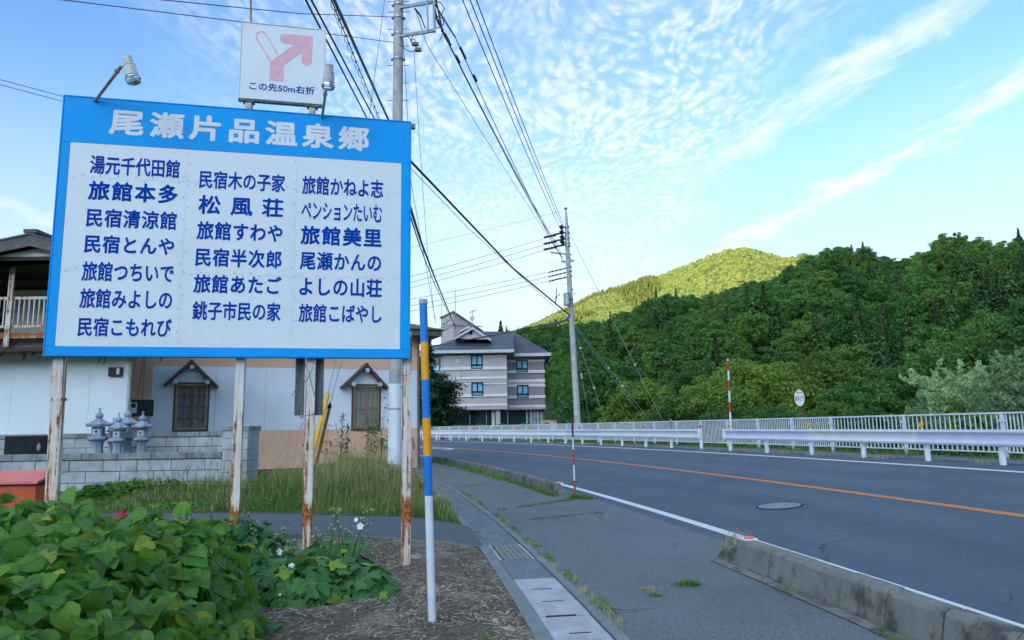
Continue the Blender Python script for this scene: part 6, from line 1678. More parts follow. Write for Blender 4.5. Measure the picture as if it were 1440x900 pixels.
# trees that stand up along the skyline of the slope
for (px, pt, key, lab, H0, wd, Yd) in ((1197, 345, 'conifer0', 'pointed conifer on the skyline, left one of the spiky group', 12.5, .8, 345), (1213, 341, 'conifer1', 'tallest slim conifer of the spiky group on the skyline', 12.5, .75, 340), (1222, 348, 'conifer0', 'short pointed conifer at the right end of the spiky skyline group', 12.5, .8, 336),
    (1177, 344, 'broad1', 'round-topped tree beside the spiky skyline group', 9.6, .8, 350), (1138, 352, 'broad2', 'single rounded tree where the far mountain meets the near skyline', 9.6, .7, 370),
    (1325, 324, 'broad3', 'spreading tree standing highest on the right skyline', 9.6, .8, 292), (1346, 322, 'broad0', 'second tall tree on the right skyline', 9.6, .75, 288), (1431, 321, 'conifer1', 'dark conifer on the skyline at the right edge', 12.5, .9, 270), (922, 404, 'conifer0', 'small conifer tip on the skyline below the mountain', 12.5, .8, 440), (950, 405, 'conifer1', 'another small conifer tip on the skyline below the mountain, further right', 12.5, .8, 430)):
    place(px, Yd*math.cos(math.atan((px - 720)/FPX)), pt, key, 'conifer_tree' if key[0] == 'c' else 'broadleaf_tree', lab, H0, wide=wd)
# dark garden tree in front of the hotel, layered like a trained pine
gt = at(622, 600, 74); groot = empty('garden_pine', (gt.x, 74, .6), 0, 'dark layered garden tree in front of the left side of the hotel', 'tree')
rg = np.random.default_rng(5); C, N = [], []; m = trunk_mb(6.0, .16, 5, 0)
for i in range(26):
    f = rg.uniform(0, 1); z = .6 + 5.6*f; R_ = (1 - f)*2.2 + .6; ph = rg.uniform(0, 2*PI); rr = rg.uniform(.3, 1)*R_
    c = np.array([rr*math.cos(ph), rr*math.sin(ph), z]); per = 330; d = rg.normal(size=(per, 3))*np.array([.62, .62, .20]); C.append(c + d); N.append(rg.normal(size=(per, 3)) + [0, 0, .8])
    m.tube([(0, 0, z - .3), tuple(c)], [.05, .02], 4)
C, N = np.concatenate(C), np.concatenate(N); V, F = quads(C, N, .17, rg)
link('crown', fast_mesh('garden_pine_crown', V, F, MATS['leaf_dark'], np.repeat(rg.uniform(0, 1, len(C)), 4)), groot); m.build('trunk', MATS['bark'], groot)
g2_ = empty('garden_pine', (at(603, 600, 70).x, 70, .6), 0, 'narrow dark tree top beside the eaves of the peach house, in front of the hotel', 'tree')
V2, F2, T2 = conifer_crown(9, 9.2, 1.7, 1.5, 26, .28, .1, 1.2); link('crown', fast_mesh('c', V2, F2, MATS['leaf_dark'], T2), g2_); trunk_mb(8, .14, 3, 0).build('trunk', MATS['bark'], g2_)
hd_ = empty('clipped_hedge', (at(690, 600, 80).x, 80, .7), 0, 'low clipped hedge along the ground floor of the hotel', 'hedge')
rg = np.random.default_rng(6); C = rg.uniform([-7.5, -.5, 0], [6.5, .5, 1], (5200, 3)); C[:, 2] *= .75 + .45*np.sin(C[:, 0]*1.3)**2; V, F = quads(C, rg.normal(size=C.shape) + [0, -.4, .6], .16, rg)
link('foliage', fast_mesh('h', V, F, MATS['leaf_broad'], np.repeat(rg.uniform(0, 1, len(C)), 4)), hd_)

# willows: upright feathery sprays
def willow(px, Y, pytop, label, wide, seed, nst=60):
    p = at(px, pytop, Y); z = -1.2; H = p.z - z; rg = np.random.default_rng(seed); C, N, T = [], [], []; tm = MB()
    for k in range(nst):
        ph = rg.uniform(0, 2*PI); sp = rg.uniform(.1, 1)**.7*wide; h = H*rg.uniform(.45, 1.0)*(1 - .25*sp/wide); b = Vector((rg.uniform(-.3, .3), rg.uniform(-.3, .3), 0))
        e = Vector((math.cos(ph)*sp, math.sin(ph)*sp, h)); mid_ = b.lerp(e, .5) + Vector((-e.x*.15, -e.y*.15, h*.12))
        if k < 16: tm.tube([b, mid_, e], [.06, .035, .01], 5)
        for s in range(9):
            t0_ = rg.uniform(.25, 1); q = np.array((b*(1-t0_)**2 + mid_*2*t0_*(1-t0_) + e*t0_**2)); dr = rg.normal(size=3)*np.array([.6, .6, .35]) + np.array([0, 0, .75]); dr /= np.linalg.norm(dr); L = rg.uniform(.4, .95)
            n_ = 26; tt = rg.uniform(0, 1, (n_, 1)); P = q + dr*tt*L + rg.normal(size=(n_, 3))*.065*(1.2 - tt); P[:, 2] -= (tt[:, 0]**2)*.10
            C.append(P); N.append(rg.normal(size=(n_, 3)) + np.array([0, 0, .5])); T.append(np.full(n_, rg.uniform(0, 1)))
    C, N, T = np.concatenate(C), np.concatenate(N), np.concatenate(T); V, F = quads(C, N, .085, rg, 2.6)
    root = empty('willow', (p.x, Y, z), 0, label, 'willow'); link('crown', fast_mesh('willow_crown', V, F, MATS['leaf_willow'], np.repeat(T, 4)), root); tm.build('trunk', MATS['bark'], root)
willow(1338, 30, 487, 'left pale grey green willow bush behind the fence', 1.7, 1)
willow(1425, 27, 470, 'right and taller pale grey green willow bush at the edge of the photo', 1.7, 2)
willow(1385, 33, 510, 'pale willow bush filling the gap between the two larger ones', 1.6, 3)
willow(1285, 33, 548, 'lowest pale willow bush, leftmost behind the fence', 1.2, 4, 40)

# bushes along the back of the fence
for i in range(46):
    px = 790 + i*16 + rng.uniform(-6, 6); s = arc_s(px, WFENCE + 3, .5); w = WFENCE + rng.uniform(1.6, 5.5); P = arc_xyz(s, w, 0)
    z = float(near_z(P.x, P.y)); sc = rng.uniform(.55, .85) + max(0, -z)*.22
    tree('bush', 'riverside_bush', (P.x, P.y, z - .1), sc, rng.uniform(0, 6), 'green bush growing close behind the bars of the riverside fence', 'bush', 'bushes behind the riverside fence', .8)

# ---- the wooded slope: positions on the hill, nearest as individuals, the rest as one mass
prng = np.random.default_rng(77)
pts = []
for _ in range(5200):
    a = prng.uniform(-8, 44); RD = float(ridge_dist(a)); r = math.sqrt(prng.uniform((88 if a > 6 else 130)**2, (RD*1.10)**2)); x, y = r*math.sin(R(a)), r*math.cos(R(a)); pts.append((r, x, y, a))
pts.sort(); kept = []; cell = {}
def ok(x, y, d):
    cx, cy = int(x//6), int(y//6)
    for i in (-1, 0, 1):
        for j in (-1, 0, 1):
            for (u, v) in cell.get((cx+i, cy+j), ()):
                if (u-x)**2 + (v-y)**2 < d*d: return False
    cell.setdefault((cx, cy), []).append((x, y)); return True
for (r, x, y, a) in pts:
    if ok(x, y, 4.3 if r < 180 else 4.9): kept.append((r, x, y, a))
print('hill trees', len(kept))
def kind_of(x, y, rr):
    cn = vnoise(x, y, 38, 31) + rr.uniform(-.12, .12)
    return 'conifer%d' % rr.randrange(2) if cn > .60 else 'broad%d' % rr.randrange(4)
hr = random.Random(4); rest = {}
for i, (r, x, y, a) in enumerate(kept):
    k = kind_of(x, y, hr); z = float(hill_z(np.float64(x), np.float64(y))); sc = hr.uniform(.72, 1.25)*(1.0 if k[0] == 'b' else .88)*(.62 if (k[0] == 'c' and r > ridge_dist(a)*.8) else 1)
    if i < 300:
        con = k[0] == 'c'
        tree(k, 'conifer_tree' if con else 'broadleaf_tree', (x, y, z - .5), sc, hr.uniform(0, 6.28), 'dark conifer among the broadleaf trees low on the wooded slope beyond the river' if con else 'dark green broadleaf tree low on the wooded slope beyond the river', 'tree', 'conifers low on the wooded slope' if con else 'broadleaf trees low on the wooded slope')
    else: rest.setdefault(k, []).append((x, y, z - .5, hr.uniform(0, 6.28), sc))

def scatter(name, label, groups):
    """one object: points that carry tree copies through geometry nodes"""
    keys = sorted(groups); P, Rz, S, I = [], [], [], []
    for ki, k in enumerate(keys):
        for (x, y, z, rz, sc) in groups[k]: P.append((x, y, z)); Rz.append((0, 0, rz)); S.append(sc); I.append(ki)
    me = bpy.data.meshes.new(name); me.vertices.add(len(P)); me.vertices.foreach_set('co', np.array(P, dtype=np.float32).ravel())
    a = me.attributes.new('rot', 'FLOAT_VECTOR', 'POINT'); a.data.foreach_set('vector', np.array(Rz, dtype=np.float32).ravel())
    a = me.attributes.new('scl', 'FLOAT', 'POINT'); a.data.foreach_set('value', np.array(S, dtype=np.float32))
    a = me.attributes.new('pick', 'INT', 'POINT'); a.data.foreach_set('value', np.array(I, dtype=np.int32))
    o = link(name, me); tag(o, label, None, None, 'stuff'); 
    coll = bpy.data.collections.new(name + '_kinds')
    for ki, k in enumerate(keys):
        cm, tm = PROTO[k]; bm = bmesh.new(); bm.from_mesh(cm); nf_ = len(bm.faces); bm.from_mesh(tm); jm = bpy.data.meshes.new('tree_kind'); bm.to_mesh(jm); bm.free()
        jm.materials.append(cm.materials[0]); jm.materials.append(tm.materials[0])
        mi = np.zeros(len(jm.polygons), dtype=np.int32); mi[nf_:] = 1; jm.polygons.foreach_set('material_index', mi)
        po = bpy.data.objects.new('kind_%02d' % ki, jm); coll.objects.link(po)
    ng = bpy.data.node_groups.new(name, 'GeometryNodeTree'); ng.interface.new_socket('Geometry', in_out='INPUT', socket_type='NodeSocketGeometry'); ng.interface.new_socket('Geometry', in_out='OUTPUT', socket_type='NodeSocketGeometry')
    gi, go = ng.nodes.new('NodeGroupInput'), ng.nodes.new('NodeGroupOutput'); ip = ng.nodes.new('GeometryNodeInstanceOnPoints'); ci = ng.nodes.new('GeometryNodeCollectionInfo')
    ci.inputs['Collection'].default_value = coll; ci.inputs['Separate Children'].default_value = True; ci.inputs['Reset Children'].default_value = True
    def na(nm, ty): n = ng.nodes.new('GeometryNodeInputNamedAttribute'); n.data_type = ty; n.inputs[0].default_value = nm; return next(s for s in n.outputs if s.enabled and s.name == 'Attribute')
    L = ng.links.new; L(gi.outputs[0], ip.inputs['Points']); L(ci.outputs[0], ip.inputs['Instance']); ip.inputs['Pick Instance'].default_value = True
    L(na('pick', 'INT'), ip.inputs['Instance Index']); L(na('rot', 'FLOAT_VECTOR'), ip.inputs['Rotation']); L(na('scl', 'FLOAT'), ip.inputs['Scale']); L(ip.outputs[0], go.inputs[0])
    md = o.modifiers.new('trees', 'NODES'); md.node_group = ng; return o
scatter('hillside_forest', 'dense dark green mixed forest covering the upper slope', rest)
mg = {}; mr_ = random.Random(9)
for _ in range(26000):
    a = mr_.uniform(-2, 27); r = math.sqrt(mr_.uniform(820**2, 1540**2)); x, y = r*math.sin(R(a)), r*math.cos(R(a)); z = float(mount_z(np.float64(x), np.float64(y)))
    if z < 60: continue
    k = 'far2' if vnoise(x, y, 120, 33) > .80 else ('far0' if mr_.random() < .5 else 'far1'); mg.setdefault(k, []).append((x, y, z - 1, mr_.uniform(0, 6.28), mr_.uniform(.5, .85)))
print('mountain trees', sum(len(v) for v in mg.values()))
scatter('mountain_forest', 'sunlit yellow green forest on the far mountain', mg)
# ================================================================== NEAR PLANTS
leafmat('leaf_bean', (0.016, 0.085, 0.018), (0.12, 0.28, 0.025), None, 0.38, 0.42, rnd=True, veins=True)
leafmat('leaf_bean_old', (0.18, 0.26, 0.025), (0.28, 0.32, 0.035), None, 0.35, 0.5, rnd=True, veins=True)
leafmat('leaf_mallow', (0.026, 0.11, 0.030), (0.06, 0.19, 0.04), None, 0.30, 0.45, rnd=True, veins=True)
leafmat('leaf_mallow_pale', (0.14, 0.25, 0.025), (0.22, 0.32, 0.035), None, 0.35, 0.5, rnd=True, veins=True)
leafmat('grass_green', (0.065, 0.15, 0.025), (0.19, 0.29, 0.05), None, 0.3, 0.6, rnd=False)
leafmat('grass_fresh', (0.06, 0.18, 0.02), (0.18, 0.36, 0.04), None, 0.3, 0.55, rnd=False)
leafmat('grass_dry', (0.32, 0.28, 0.12), (0.50, 0.44, 0.22), None, 0.2, 0.7, rnd=False)
leafmat('straw', (0.26, 0.20, 0.13), (0.62, 0.52, 0.37), None, 0.0, 0.8, rnd=False)
vary('stem_green', (0.06, 0.12, 0.03), 0.6, 0.2, 20); vary('petal_white', (0.80, 0.80, 0.80), 0.5, 0.03, 20); vary('stamen_yellow', (0.75, 0.42, 0.02), 0.6, 0.1, 50)
vary('bud_pale', (0.36, 0.46, 0.16), 0.6, 0.2, 40); vary('stone_pale', (0.33, 0.30, 0.26), 0.85, 0.25, 14, bmp=.4)

def bean_leaf(ru):
    """ovate leaf, unit length along +y, folded and curled: 6 rows x 5 columns"""
    W = [.08, .36, .47, .44, .32, .15, 0.0]; fold = ru.uniform(.12, .42); curl = ru.uniform(.10, .5); side = ru.uniform(-.18, .18); wav = ru.uniform(.0, .05); V, F = [], []
    n = len(W)
    for i, w in enumerate(W):
        t = i/(n-1); y = t - (.06 if i == 0 else 0)
        for j, u in enumerate((-1, -.5, 0, .5, 1)):
            x = u*w + side*t*t; z = abs(u)*w*fold - curl*t*t*.6 + math.sin(t*9 + u*3)*wav; yy = y - (abs(u)*.10 if i == 1 else 0) - (abs(u)*.05 if i == 0 else 0)
            V.append((x, yy, z))
    for i in range(n-1):
        for j in range(4): a = i*5 + j; F.append((a, a+1, a+6, a+5))
    return V, F
def lobed_leaf(ru):
    """maple-like toothed leaf, unit size; stalk at the origin"""
    V = [(0, 0.08, 0)]; n = 0; curl = ru.uniform(.1, .4); pts = []
    tips = [(-150, .42), (-75, .62), (-35, .45), (0, 1.0), (35, .45), (75, .62), (150, .42)]
    tips = [(-140, .45), (-70, .72), (0, 1.0), (70, .72), (140, .45)]
    for k, (a, L) in enumerate(tips):
        for da, f in ((-24, .62), (-10, .84), (-6, .78), (0, 1.0), (6, .78), (10, .84), (24, .62)): pts.append((a + da, L*f*ru.uniform(.92, 1.08)))
    for a, L in pts: x, y = math.sin(R(a))*L*.62, .38 + math.cos(R(a))*L*.60; V.append((x, y, -curl*(x*x + (y-.2)**2)*.55 + ru.uniform(-.015, .015)))
    V[0] = (0, .34, .03); n = len(pts); F = [(0, i+1, (i+1) % n + 1) for i in range(n)]
    return V, F
def leaf_meshes(fn, base, mats, n, seed):
    ru = random.Random(seed); out = []
    for i in range(n):
        V, F = fn(ru)
        for m_, wgt in mats:
            me = bpy.data.meshes.new(base); me.from_pydata(V, [], F); me.materials.append(MATS[m_]); a = me.attributes.new('tint', 'FLOAT', 'POINT')
            a.data.foreach_set('value', [ru.uniform(0, 1)]*len(V)); me.polygons.foreach_set('use_smooth', [True]*len(F)); me.update(); out += [me]*wgt
    return out
def basis(n, d):
    n = Vector(n).normalized(); d = Vector(d); d = (d - n*d.dot(n)).normalized(); x = d.cross(n)
    return Matrix((x, d, n)).transposed()
def merge_leaves(name, items, mat, parent):
    V, F, T = [], [], []; k = 0; ru = random.Random(2)
    for (me, M) in items:
        co = np.empty(len(me.vertices)*3, dtype=np.float32); me.vertices.foreach_get('co', co); co = co.reshape(-1, 3)
        Mn = np.array(M); co = co @ Mn[:3, :3].T + Mn[:3, 3]
        for p in me.polygons: F.append(tuple(k + i for i in p.vertices))
        V.append(co); T += [ru.uniform(0, 1)]*len(co); k += len(co)
    V = np.concatenate(V); me = bpy.data.meshes.new(name); me.from_pydata(V.tolist(), [], F); me.materials.append(mat)
    a = me.attributes.new('tint', 'FLOAT', 'POINT'); a.data.foreach_set('value', T); me.polygons.foreach_set('use_smooth', [True]*len(F)); me.update()
    return tag(link(name, me, parent), kind='stuff')

# ---- the big leafy bush at the lower left
BLEAF = leaf_meshes(bean_leaf, 'leaf', [('leaf_bean', 11), ('leaf_bean_old', 1)], 8, 5)
def edge_x(y): return np.interp(y, [2.4, 3.4, 3.8, 4.4, 5.2, 6.0, 6.7, 7.1], [-1.05, -1.16, -1.36, -1.54, -1.74, -2.05, -2.6, -3.6])
def bush_h(x, y):
    d = min(edge_x(y) - x, (6.9 - y)*1.0 - max(0, (x + 2.6))*.2, y - 2.2)
    if d <= 0: return 0
    top = np.interp(x, [-6, -4.4, -3.9, -3.5, -3.1, -2.7, -2.3, -1.8], [.72, .74, .84, .86, .82, .84, .82, .66])
    return top*(1 - math.exp(-d/.22)) + (float(vnoise(x, y, .38, 41)) - .5)*.36*min(1, d*3) + (float(vnoise(x, y, .17, 42)) - .5)*.12*min(1, d*3)
bush = empty('leafy_bush', (-2.9, 4.9, 0), 0, 'large bush of overlapping heart shaped bean leaves filling the lower left corner', 'bush'); bo = Vector((-2.9, 4.9, 0)); ru = random.Random(12)
cands = []
while len(cands) < 5600:
    y = ru.uniform(2.5, 7.0); x = ru.uniform(-5.6, -.9)
    if x < -.80*y - .5: continue
    h = bush_h(x, y)
    if h < .12: continue
    lay = ru.random()**1.5*.62; z = h*(1 - lay) + ru.uniform(-.02, .06)
    e = .08; g_ = Vector((-(bush_h(x+e, y) - bush_h(x-e, y))/(2*e), -(bush_h(x, y+e) - bush_h(x, y-e))/(2*e), 1.0)); g_.x = max(-2, min(2, g_.x)); g_.y = max(-2, min(2, g_.y))
    n = g_.normalized() + Vector((ru.gauss(0, .55), ru.gauss(-.15, .5), ru.gauss(.1, .3)))
    d = Vector((g_.x + ru.gauss(0, .7), g_.y - .35 + ru.gauss(0, .7), -.35)); sc = ru.uniform(.062, .15)
    px, py = project((x, y, z))
    if py > 960 or px < -60: continue
    cands.append((lay, (x, y, z), n, d, sc, px, py))
seen = sorted(cands, key=lambda c: c[0]*3 + c[1][1]*.03)[:]
big = seen[:298]; rest_ = seen[298:]
for (lay, p, n, d, sc, px, py) in big:
    o = link('leaf', ru.choice(BLEAF), bush); o.matrix_local = Matrix.Translation(Vector(p) - bo) @ basis(n, d).to_4x4() @ Matrix.Diagonal((sc, sc, sc, 1))
for nm, mt, sel in (('leaf_mass', 'leaf_bean', 0),):
    merge_leaves(nm, [(ru.choice(BLEAF), Matrix.Translation(Vector(p) - bo) @ basis(n, d).to_4x4() @ Matrix.Diagonal((sc, sc, sc, 1))) for (lay, p, n, d, sc, px, py) in rest_], MATS[mt], bush)
st = MB()
for i in range(260):
    c = ru.choice(seen); p = Vector(c[1]); b = Vector((p.x + ru.uniform(-.25, .25), p.y + ru.uniform(-.1, .3), 0)); st.tube([b - bo, (b.lerp(p, .6) + Vector((0, 0, .08))) - bo, p - bo], [.006, .005, .003], 4, caps=False)
tag(st.build('stem_mass', MATS['stem_green'], bush), kind='stuff')
# a few leaves raised above the rest on stalks
for (px, py, Y, sc) in ((97, 688, 6.3, .20), (20, 722, 5.6, .16), (82, 712, 6.0, .17), (115, 708, 6.1, .16), (205, 722, 5.9, .17), (250, 712, 6.0, .16), (262, 718, 6.0, .15), (230, 735, 5.6, .17), (168, 735, 5.5, .17), (60, 728, 5.4, .18), (290, 735, 6.0, .14), (140, 745, 5.2, .17), (310, 745, 5.9, .13)):
    p = at(px, py, Y); n = Vector((ru.uniform(-.4, .4), -.9, .65)); o = link('leaf', ru.choice(BLEAF[:8]), bush)
    o.matrix_local = Matrix.Translation(p - bo) @ basis(n, (ru.uniform(-1, 1), -.2, -.2)).to_4x4() @ Matrix.Diagonal((sc*.8, sc*.8, sc*.8, 1))
    MB().tube([p - bo, p + Vector((.02, .05, -.4)) - bo], .005, 4).build('stalk', MATS['stem_green'], bush)

# ---- lobed-leaf plants with white flowers among the posts
MLEAF = leaf_meshes(lobed_leaf, 'leaf', [('leaf_mallow', 4), ('leaf_mallow_pale', 1)], 6, 8)
def flower(parent, p, sc, look):
    f = empty('flower', p, parent=parent); M0 = basis(look, (0, 0, 1)).to_4x4()
    for k in range(5):
        a = 2*PI*k/5; M = M0 @ Matrix.Rotation(a, 4, 'Z'); V = [(0, .01, 0), (.35, .45, .14), (.38, .85, .22), (0, 1.0, .20), (-.38, .85, .22), (-.35, .45, .14), (0, .5, .06)]
        MB().add([M @ (Vector(v)*sc) for v in V], [(0, 1, 6), (1, 2, 6), (2, 3, 6), (3, 4, 6), (4, 5, 6), (5, 0, 6)]).build('petal', MATS['petal_white'], f, smooth=True)
    MB().lathe([(.05*sc, .02*sc), (.16*sc, .08*sc), (.12*sc, .16*sc), (.02*sc, .19*sc)], 10, M=M0).build('flower_centre', MATS['stamen_yellow'], f)
def mallow(label, blobs, nleaf, lsz, seed, flowers=(), sprays=()):
    c0 = Vector((blobs[0][0], blobs[0][1], 0)); root = empty('flowering_plant', c0, 0, label, 'flowering plant'); ru = random.Random(seed); L = []
    tot = sum(b[2]*b[3] for b in blobs); stm = MB()
    extra = []
    for (bx, by, r, h) in blobs:
        for i in range(int(2.0*nleaf*r*h/tot)):
            while True:
                u = Vector((ru.uniform(-1, 1), ru.uniform(-1, 1), 0))
                if u.length < 1: break
            f = u.length; top = h*math.sqrt(max(0, 1 - f*f*.9)); z = top*(1 - ru.random()**2*.55) + ru.uniform(-.02, .02); z = max(z, .05)
            n = Vector((u.x*1.1 + ru.gauss(0, .35), u.y*1.1 - .25 + ru.gauss(0, .35), .9)); d = Vector((u.x + ru.gauss(0, .5), u.y - .3 + ru.gauss(0, .5), -.45))
            sc = lsz*ru.uniform(.6, 1.25); p = Vector((bx + u.x*r, by + u.y*r, z)); M = Matrix.Translation(p - c0) @ basis(n, d).to_4x4() @ Matrix.Diagonal((sc, sc, sc, 1))
            if i % 2: p.z *= .8; extra.append((ru.choice(MLEAF), M))
            else: link('leaf', ru.choice(MLEAF), root).matrix_local = M
            if i % 3 == 0: stm.tube([Vector((bx + u.x*r*.3, by + u.y*r*.3, 0)) - c0, p - c0], [.006, .003], 4, caps=False)
    if len(extra) > 20: merge_leaves('leaf_mass', extra, MATS['leaf_mallow'], root)
    bud = MB()
    for (p, h, w, n) in sprays:        # (foot, height, spread, stems)
        for k in range(n):
            e = Vector(p) + Vector((ru.uniform(-w, w), ru.uniform(-w, w)*.6, h*ru.uniform(.65, 1))); b = Vector((p[0] + ru.uniform(-.04, .04), p[1], .05)); m_ = b.lerp(e, .6) + Vector((0, 0, .05))
            stm.tube([b - c0, m_ - c0, e - c0], [.005, .004, .002], 4, caps=False)
            for j in range(5):
                q = e + Vector((ru.uniform(-.06, .06), ru.uniform(-.05, .05), ru.uniform(-.02, .07))); stm.tube([m_.lerp(e, .8) - c0, q - c0], [.0025, .0018], 3, caps=False)
                bud.lathe([(.001, -.008), (.008, 0), (.006, .008), (.001, .013)], 6, tuple(q - c0))
            if ru.random() < .8:
                sc = lsz*ru.uniform(.35, .6); o = link('leaf', ru.choice(MLEAF), root); o.matrix_local = Matrix.Translation(b.lerp(e, ru.uniform(.35, .8)) - c0) @ basis((ru.gauss(0, .4), -.5, 1), (ru.gauss(0, 1), ru.gauss(0, 1), 0)).to_4x4() @ Matrix.Diagonal((sc, sc, sc, 1))
    stm.build('stem_mass', MATS['stem_green'], root)['kind'] = 'stuff'
    if bud.v: bud.build('bud_mass', MATS['bud_pale'], root)['kind'] = 'stuff'
    for (p, sc, look) in flowers: flower(root, Vector(p) - c0, sc, look)
P = lambda px, py: onz(px, py, 0.0)
a_, b_, c_ = P(430, 845), P(500, 840), P(395, 830)
mallow('large dark lobed-leaf plant before the third post, a white flower held high', [(a_.x, a_.y, .46, .36), (b_.x, b_.y, .36, .28), (c_.x, c_.y, .34, .30), (P(470, 820).x, P(470, 820).y, .36, .42)], 298, .20, 31,
       [(at(506.5, 740, 7.0), .034, (.1, -1, .2)), (at(501, 731, 7.05), .022, (-.3, -1, .3)), (at(410, 796, 6.7), .030, (0, -.6, .8)), (at(394, 836, 6.2), .012, (0, -1, .3))],
       [((P(480, 815).x, 7.1, 0), .72, .18, 6), ((P(505, 812).x, 7.2, 0), .82, .20, 5), ((P(425, 815).x, 7.0, 0), .42, .12, 3)])
mallow('leafy plant climbing round the second post with one white flower facing left', [(P(345, 815).x, P(345, 815).y, .30, .58), (P(378, 818).x, P(378, 818).y, .30, .44), (P(340, 815).x, P(340, 815).y - .15, .2, .66)], 230, .165, 32,
       [(at(393.5, 776, 7.4), .034, (-.3, -1, .1))], [((P(350, 800).x, 8.0, 0), .95, .16, 3), ((P(395, 805).x, 7.6, 0), .62, .20, 5)])
mallow('low toothed plant in the bottom foreground between the bean bush and the bare soil', [(P(315, 905).x, P(315, 905).y, .32, .24), (P(345, 895).x - .3, P(345, 895).y + .1, .26, .26)], 120, .12, 33, [], [((P(320, 890).x, 5.7, 0), .28, .12, 5)])
mallow('small young yellow green sprig on the bare soil right of the large plant', [(P(550, 858).x, P(550, 858).y, .09, .10)], 7, .09, 34)
mallow('upright row of weeds with toothed leaves between the two plants', [(P(330, 850).x, P(330, 850).y, .16, .22)], 34, .09, 35)

# ---- grasses
def blades(name, N, xyf, hgt, wid, mat, seed, lean=.35, tintf=None, kind='stuff', label=None, parent=None, curve=.5, bins=None):
    rg = np.random.default_rng(seed); X, Y, Z, hs = xyf(rg, N); N = len(X); h = hgt*hs*rg.uniform(.45, 1.15, N); ph = rg.uniform(0, 2*PI, N); ln = np.abs(rg.normal(0, lean, N))*h
    dx, dy = np.cos(ph), np.sin(ph); w = wid*rg.uniform(.6, 1.3, N); sx, sy = -dy*w/2, dx*w/2
    b0 = np.stack([X, Y, Z - .01], 1); s = np.stack([sx, sy, np.zeros(N)], 1); m = b0 + np.stack([dx*ln*.35, dy*ln*.35, h*.55], 1); t = b0 + np.stack([dx*ln*(1 + curve), dy*ln*(1 + curve), h*(1 - .25*np.minimum(1, ln/h))], 1)
    V = np.stack([b0 - s, b0 + s, m + s*.8, m - s*.8, t + s*.12, t - s*.12], 1).reshape(-1, 3); k = np.arange(N)[:, None]*6
    F = np.concatenate([k + [0, 1, 2, 3], k + [3, 2, 4, 5]], 0); T = rg.uniform(0, 1, N) if tintf is None else tintf(X, Y, rg)
    o = link(name, fast_mesh(name, V, F, MATS[mat], np.repeat(T, 6)), parent)
    if kind: tag(o, label, None, None, kind)
    return o
def seed_heads(name, N, xyf, h, mat, seed, label, L=.10, parent=None):
    """thin stalks with loose seed heads"""
    rg = np.random.default_rng(seed); X, Y, Z, hs = xyf(rg, N); V, F, T = [], [], []; k = 0
    for x, y, z, q in zip(X, Y, Z, hs):
        hh = h*q*rg.uniform(.6, 1.1); lx, ly = rg.normal(0, .12, 2)*hh; e = np.array([x + lx, y + ly, z + hh]); b = np.array([x, y, z]); w = .0028
        V += [b - [w, 0, 0], b + [w, 0, 0], e + [w*.6, 0, 0], e - [w*.6, 0, 0]]; F.append((k, k+1, k+2, k+3)); k += 4
        for j in range(7):
            c = e + np.array([rg.normal(0, .012) + lx*.2*j/7, rg.normal(0, .012), (j/7 - .3)*L]); s = .007; V += [c + [-s, 0, 0], c + [0, s*.5, -s], c + [s, 0, 0], c + [0, -s*.5, s*2]]; F.append((k, k+1, k+2, k+3)); k += 4
        T += [rg.uniform(0, 1)]*32
    return tag(link(name, fast_mesh(name, np.array(V), np.array(F), MATS[mat], np.array(T)), parent), label, None, None, 'stuff')
def field(x0, x1, y0, y1, test=None, clump=.5, edge=None):
    def f(rg, N):
        X = rg.uniform(x0, x1, N*3); Y = rg.uniform(y0, y1, N*3); s, w = sw(X, Y); lo, hi = drive_edges(X); ok_ = (w < -3.42) & ((Y > hi + .02 + (vnoise(X, Y, .3, 51) - .5)*.3)) & ~((Y > YA - .1) & (X < pxr + .05))
        uu = (X - wo.x)*WU.x + (Y - wo.y)*WU.y; dd = (X - wo.x)*WN.x + (Y - wo.y)*WN.y; ok_ &= ~((dd < .1) & (uu < .1))
        ok_ &= rg.uniform(0, 1, N*3) < (1 - clump) + clump*1.6*np.clip(vnoise(X, Y, .8, 52) - .15, 0, 1)
        if test is not None: ok_ &= test(X, Y, w)
        X, Y = X[ok_][:N], Y[ok_][:N]; hs = .65 + .7*vnoise(X, Y, 1.6, 53); hi_ = drive_edges(X)[1]; hs *= .45 + .55*np.clip((Y - hi_)/1.6, 0, 1); hs *= np.where(X < pxr + .4, .55, 1.0); hs *= .55 + .45*np.clip(-(sw(X, Y)[1] + 3.4)/.9, 0, 1)
        return X, Y, near_z(X, Y), hs
    return f
tf = lambda X, Y, rg: np.clip(vnoise(X, Y, 1.3, 55)*.8 + rg.uniform(-.3, .4, len(X)), 0, 1)
blades('tall_grass', 30000, field(-9.5, -.6, 11.5, 19), .36, .011, 'grass_green', 61, .35, tf, label='tall weedy grass growing behind the driveway')
blades('tall_grass', 16000, field(-8, -1.2, 17, 29), .44, .016, 'grass_green', 62, .35, tf, label='taller grass along the foot of the peach house wall')
blades('short_grass', 22000, field(-9.5, -.6, 11, 18, clump=.2), .15, .012, 'grass_fresh', 63, .4, tf, label='short fresh grass at the far edge of the driveway')
blades('dry_grass', 9000, field(-8, -.7, 12, 24, clump=.9), .50, .008, 'grass_dry', 64, .3, label='dry straw-coloured grass stalks among the green')
seed_heads('seed_grass', 420, field(-7.5, -.9, 13.5, 26, clump=.9), .85, 'grass_dry', 65, 'thin seeding grass stalks rising above the verge grass')
wallf = lambda X, Y, w: (X < pxr + .2) & (Y > 15.4)
blades('wall_grass', 900, field(-7.6, -5.0, 15.4, 16.9, wallf), .75, .012, 'grass_green', 66, .35, label='high grass leaning against the block wall')
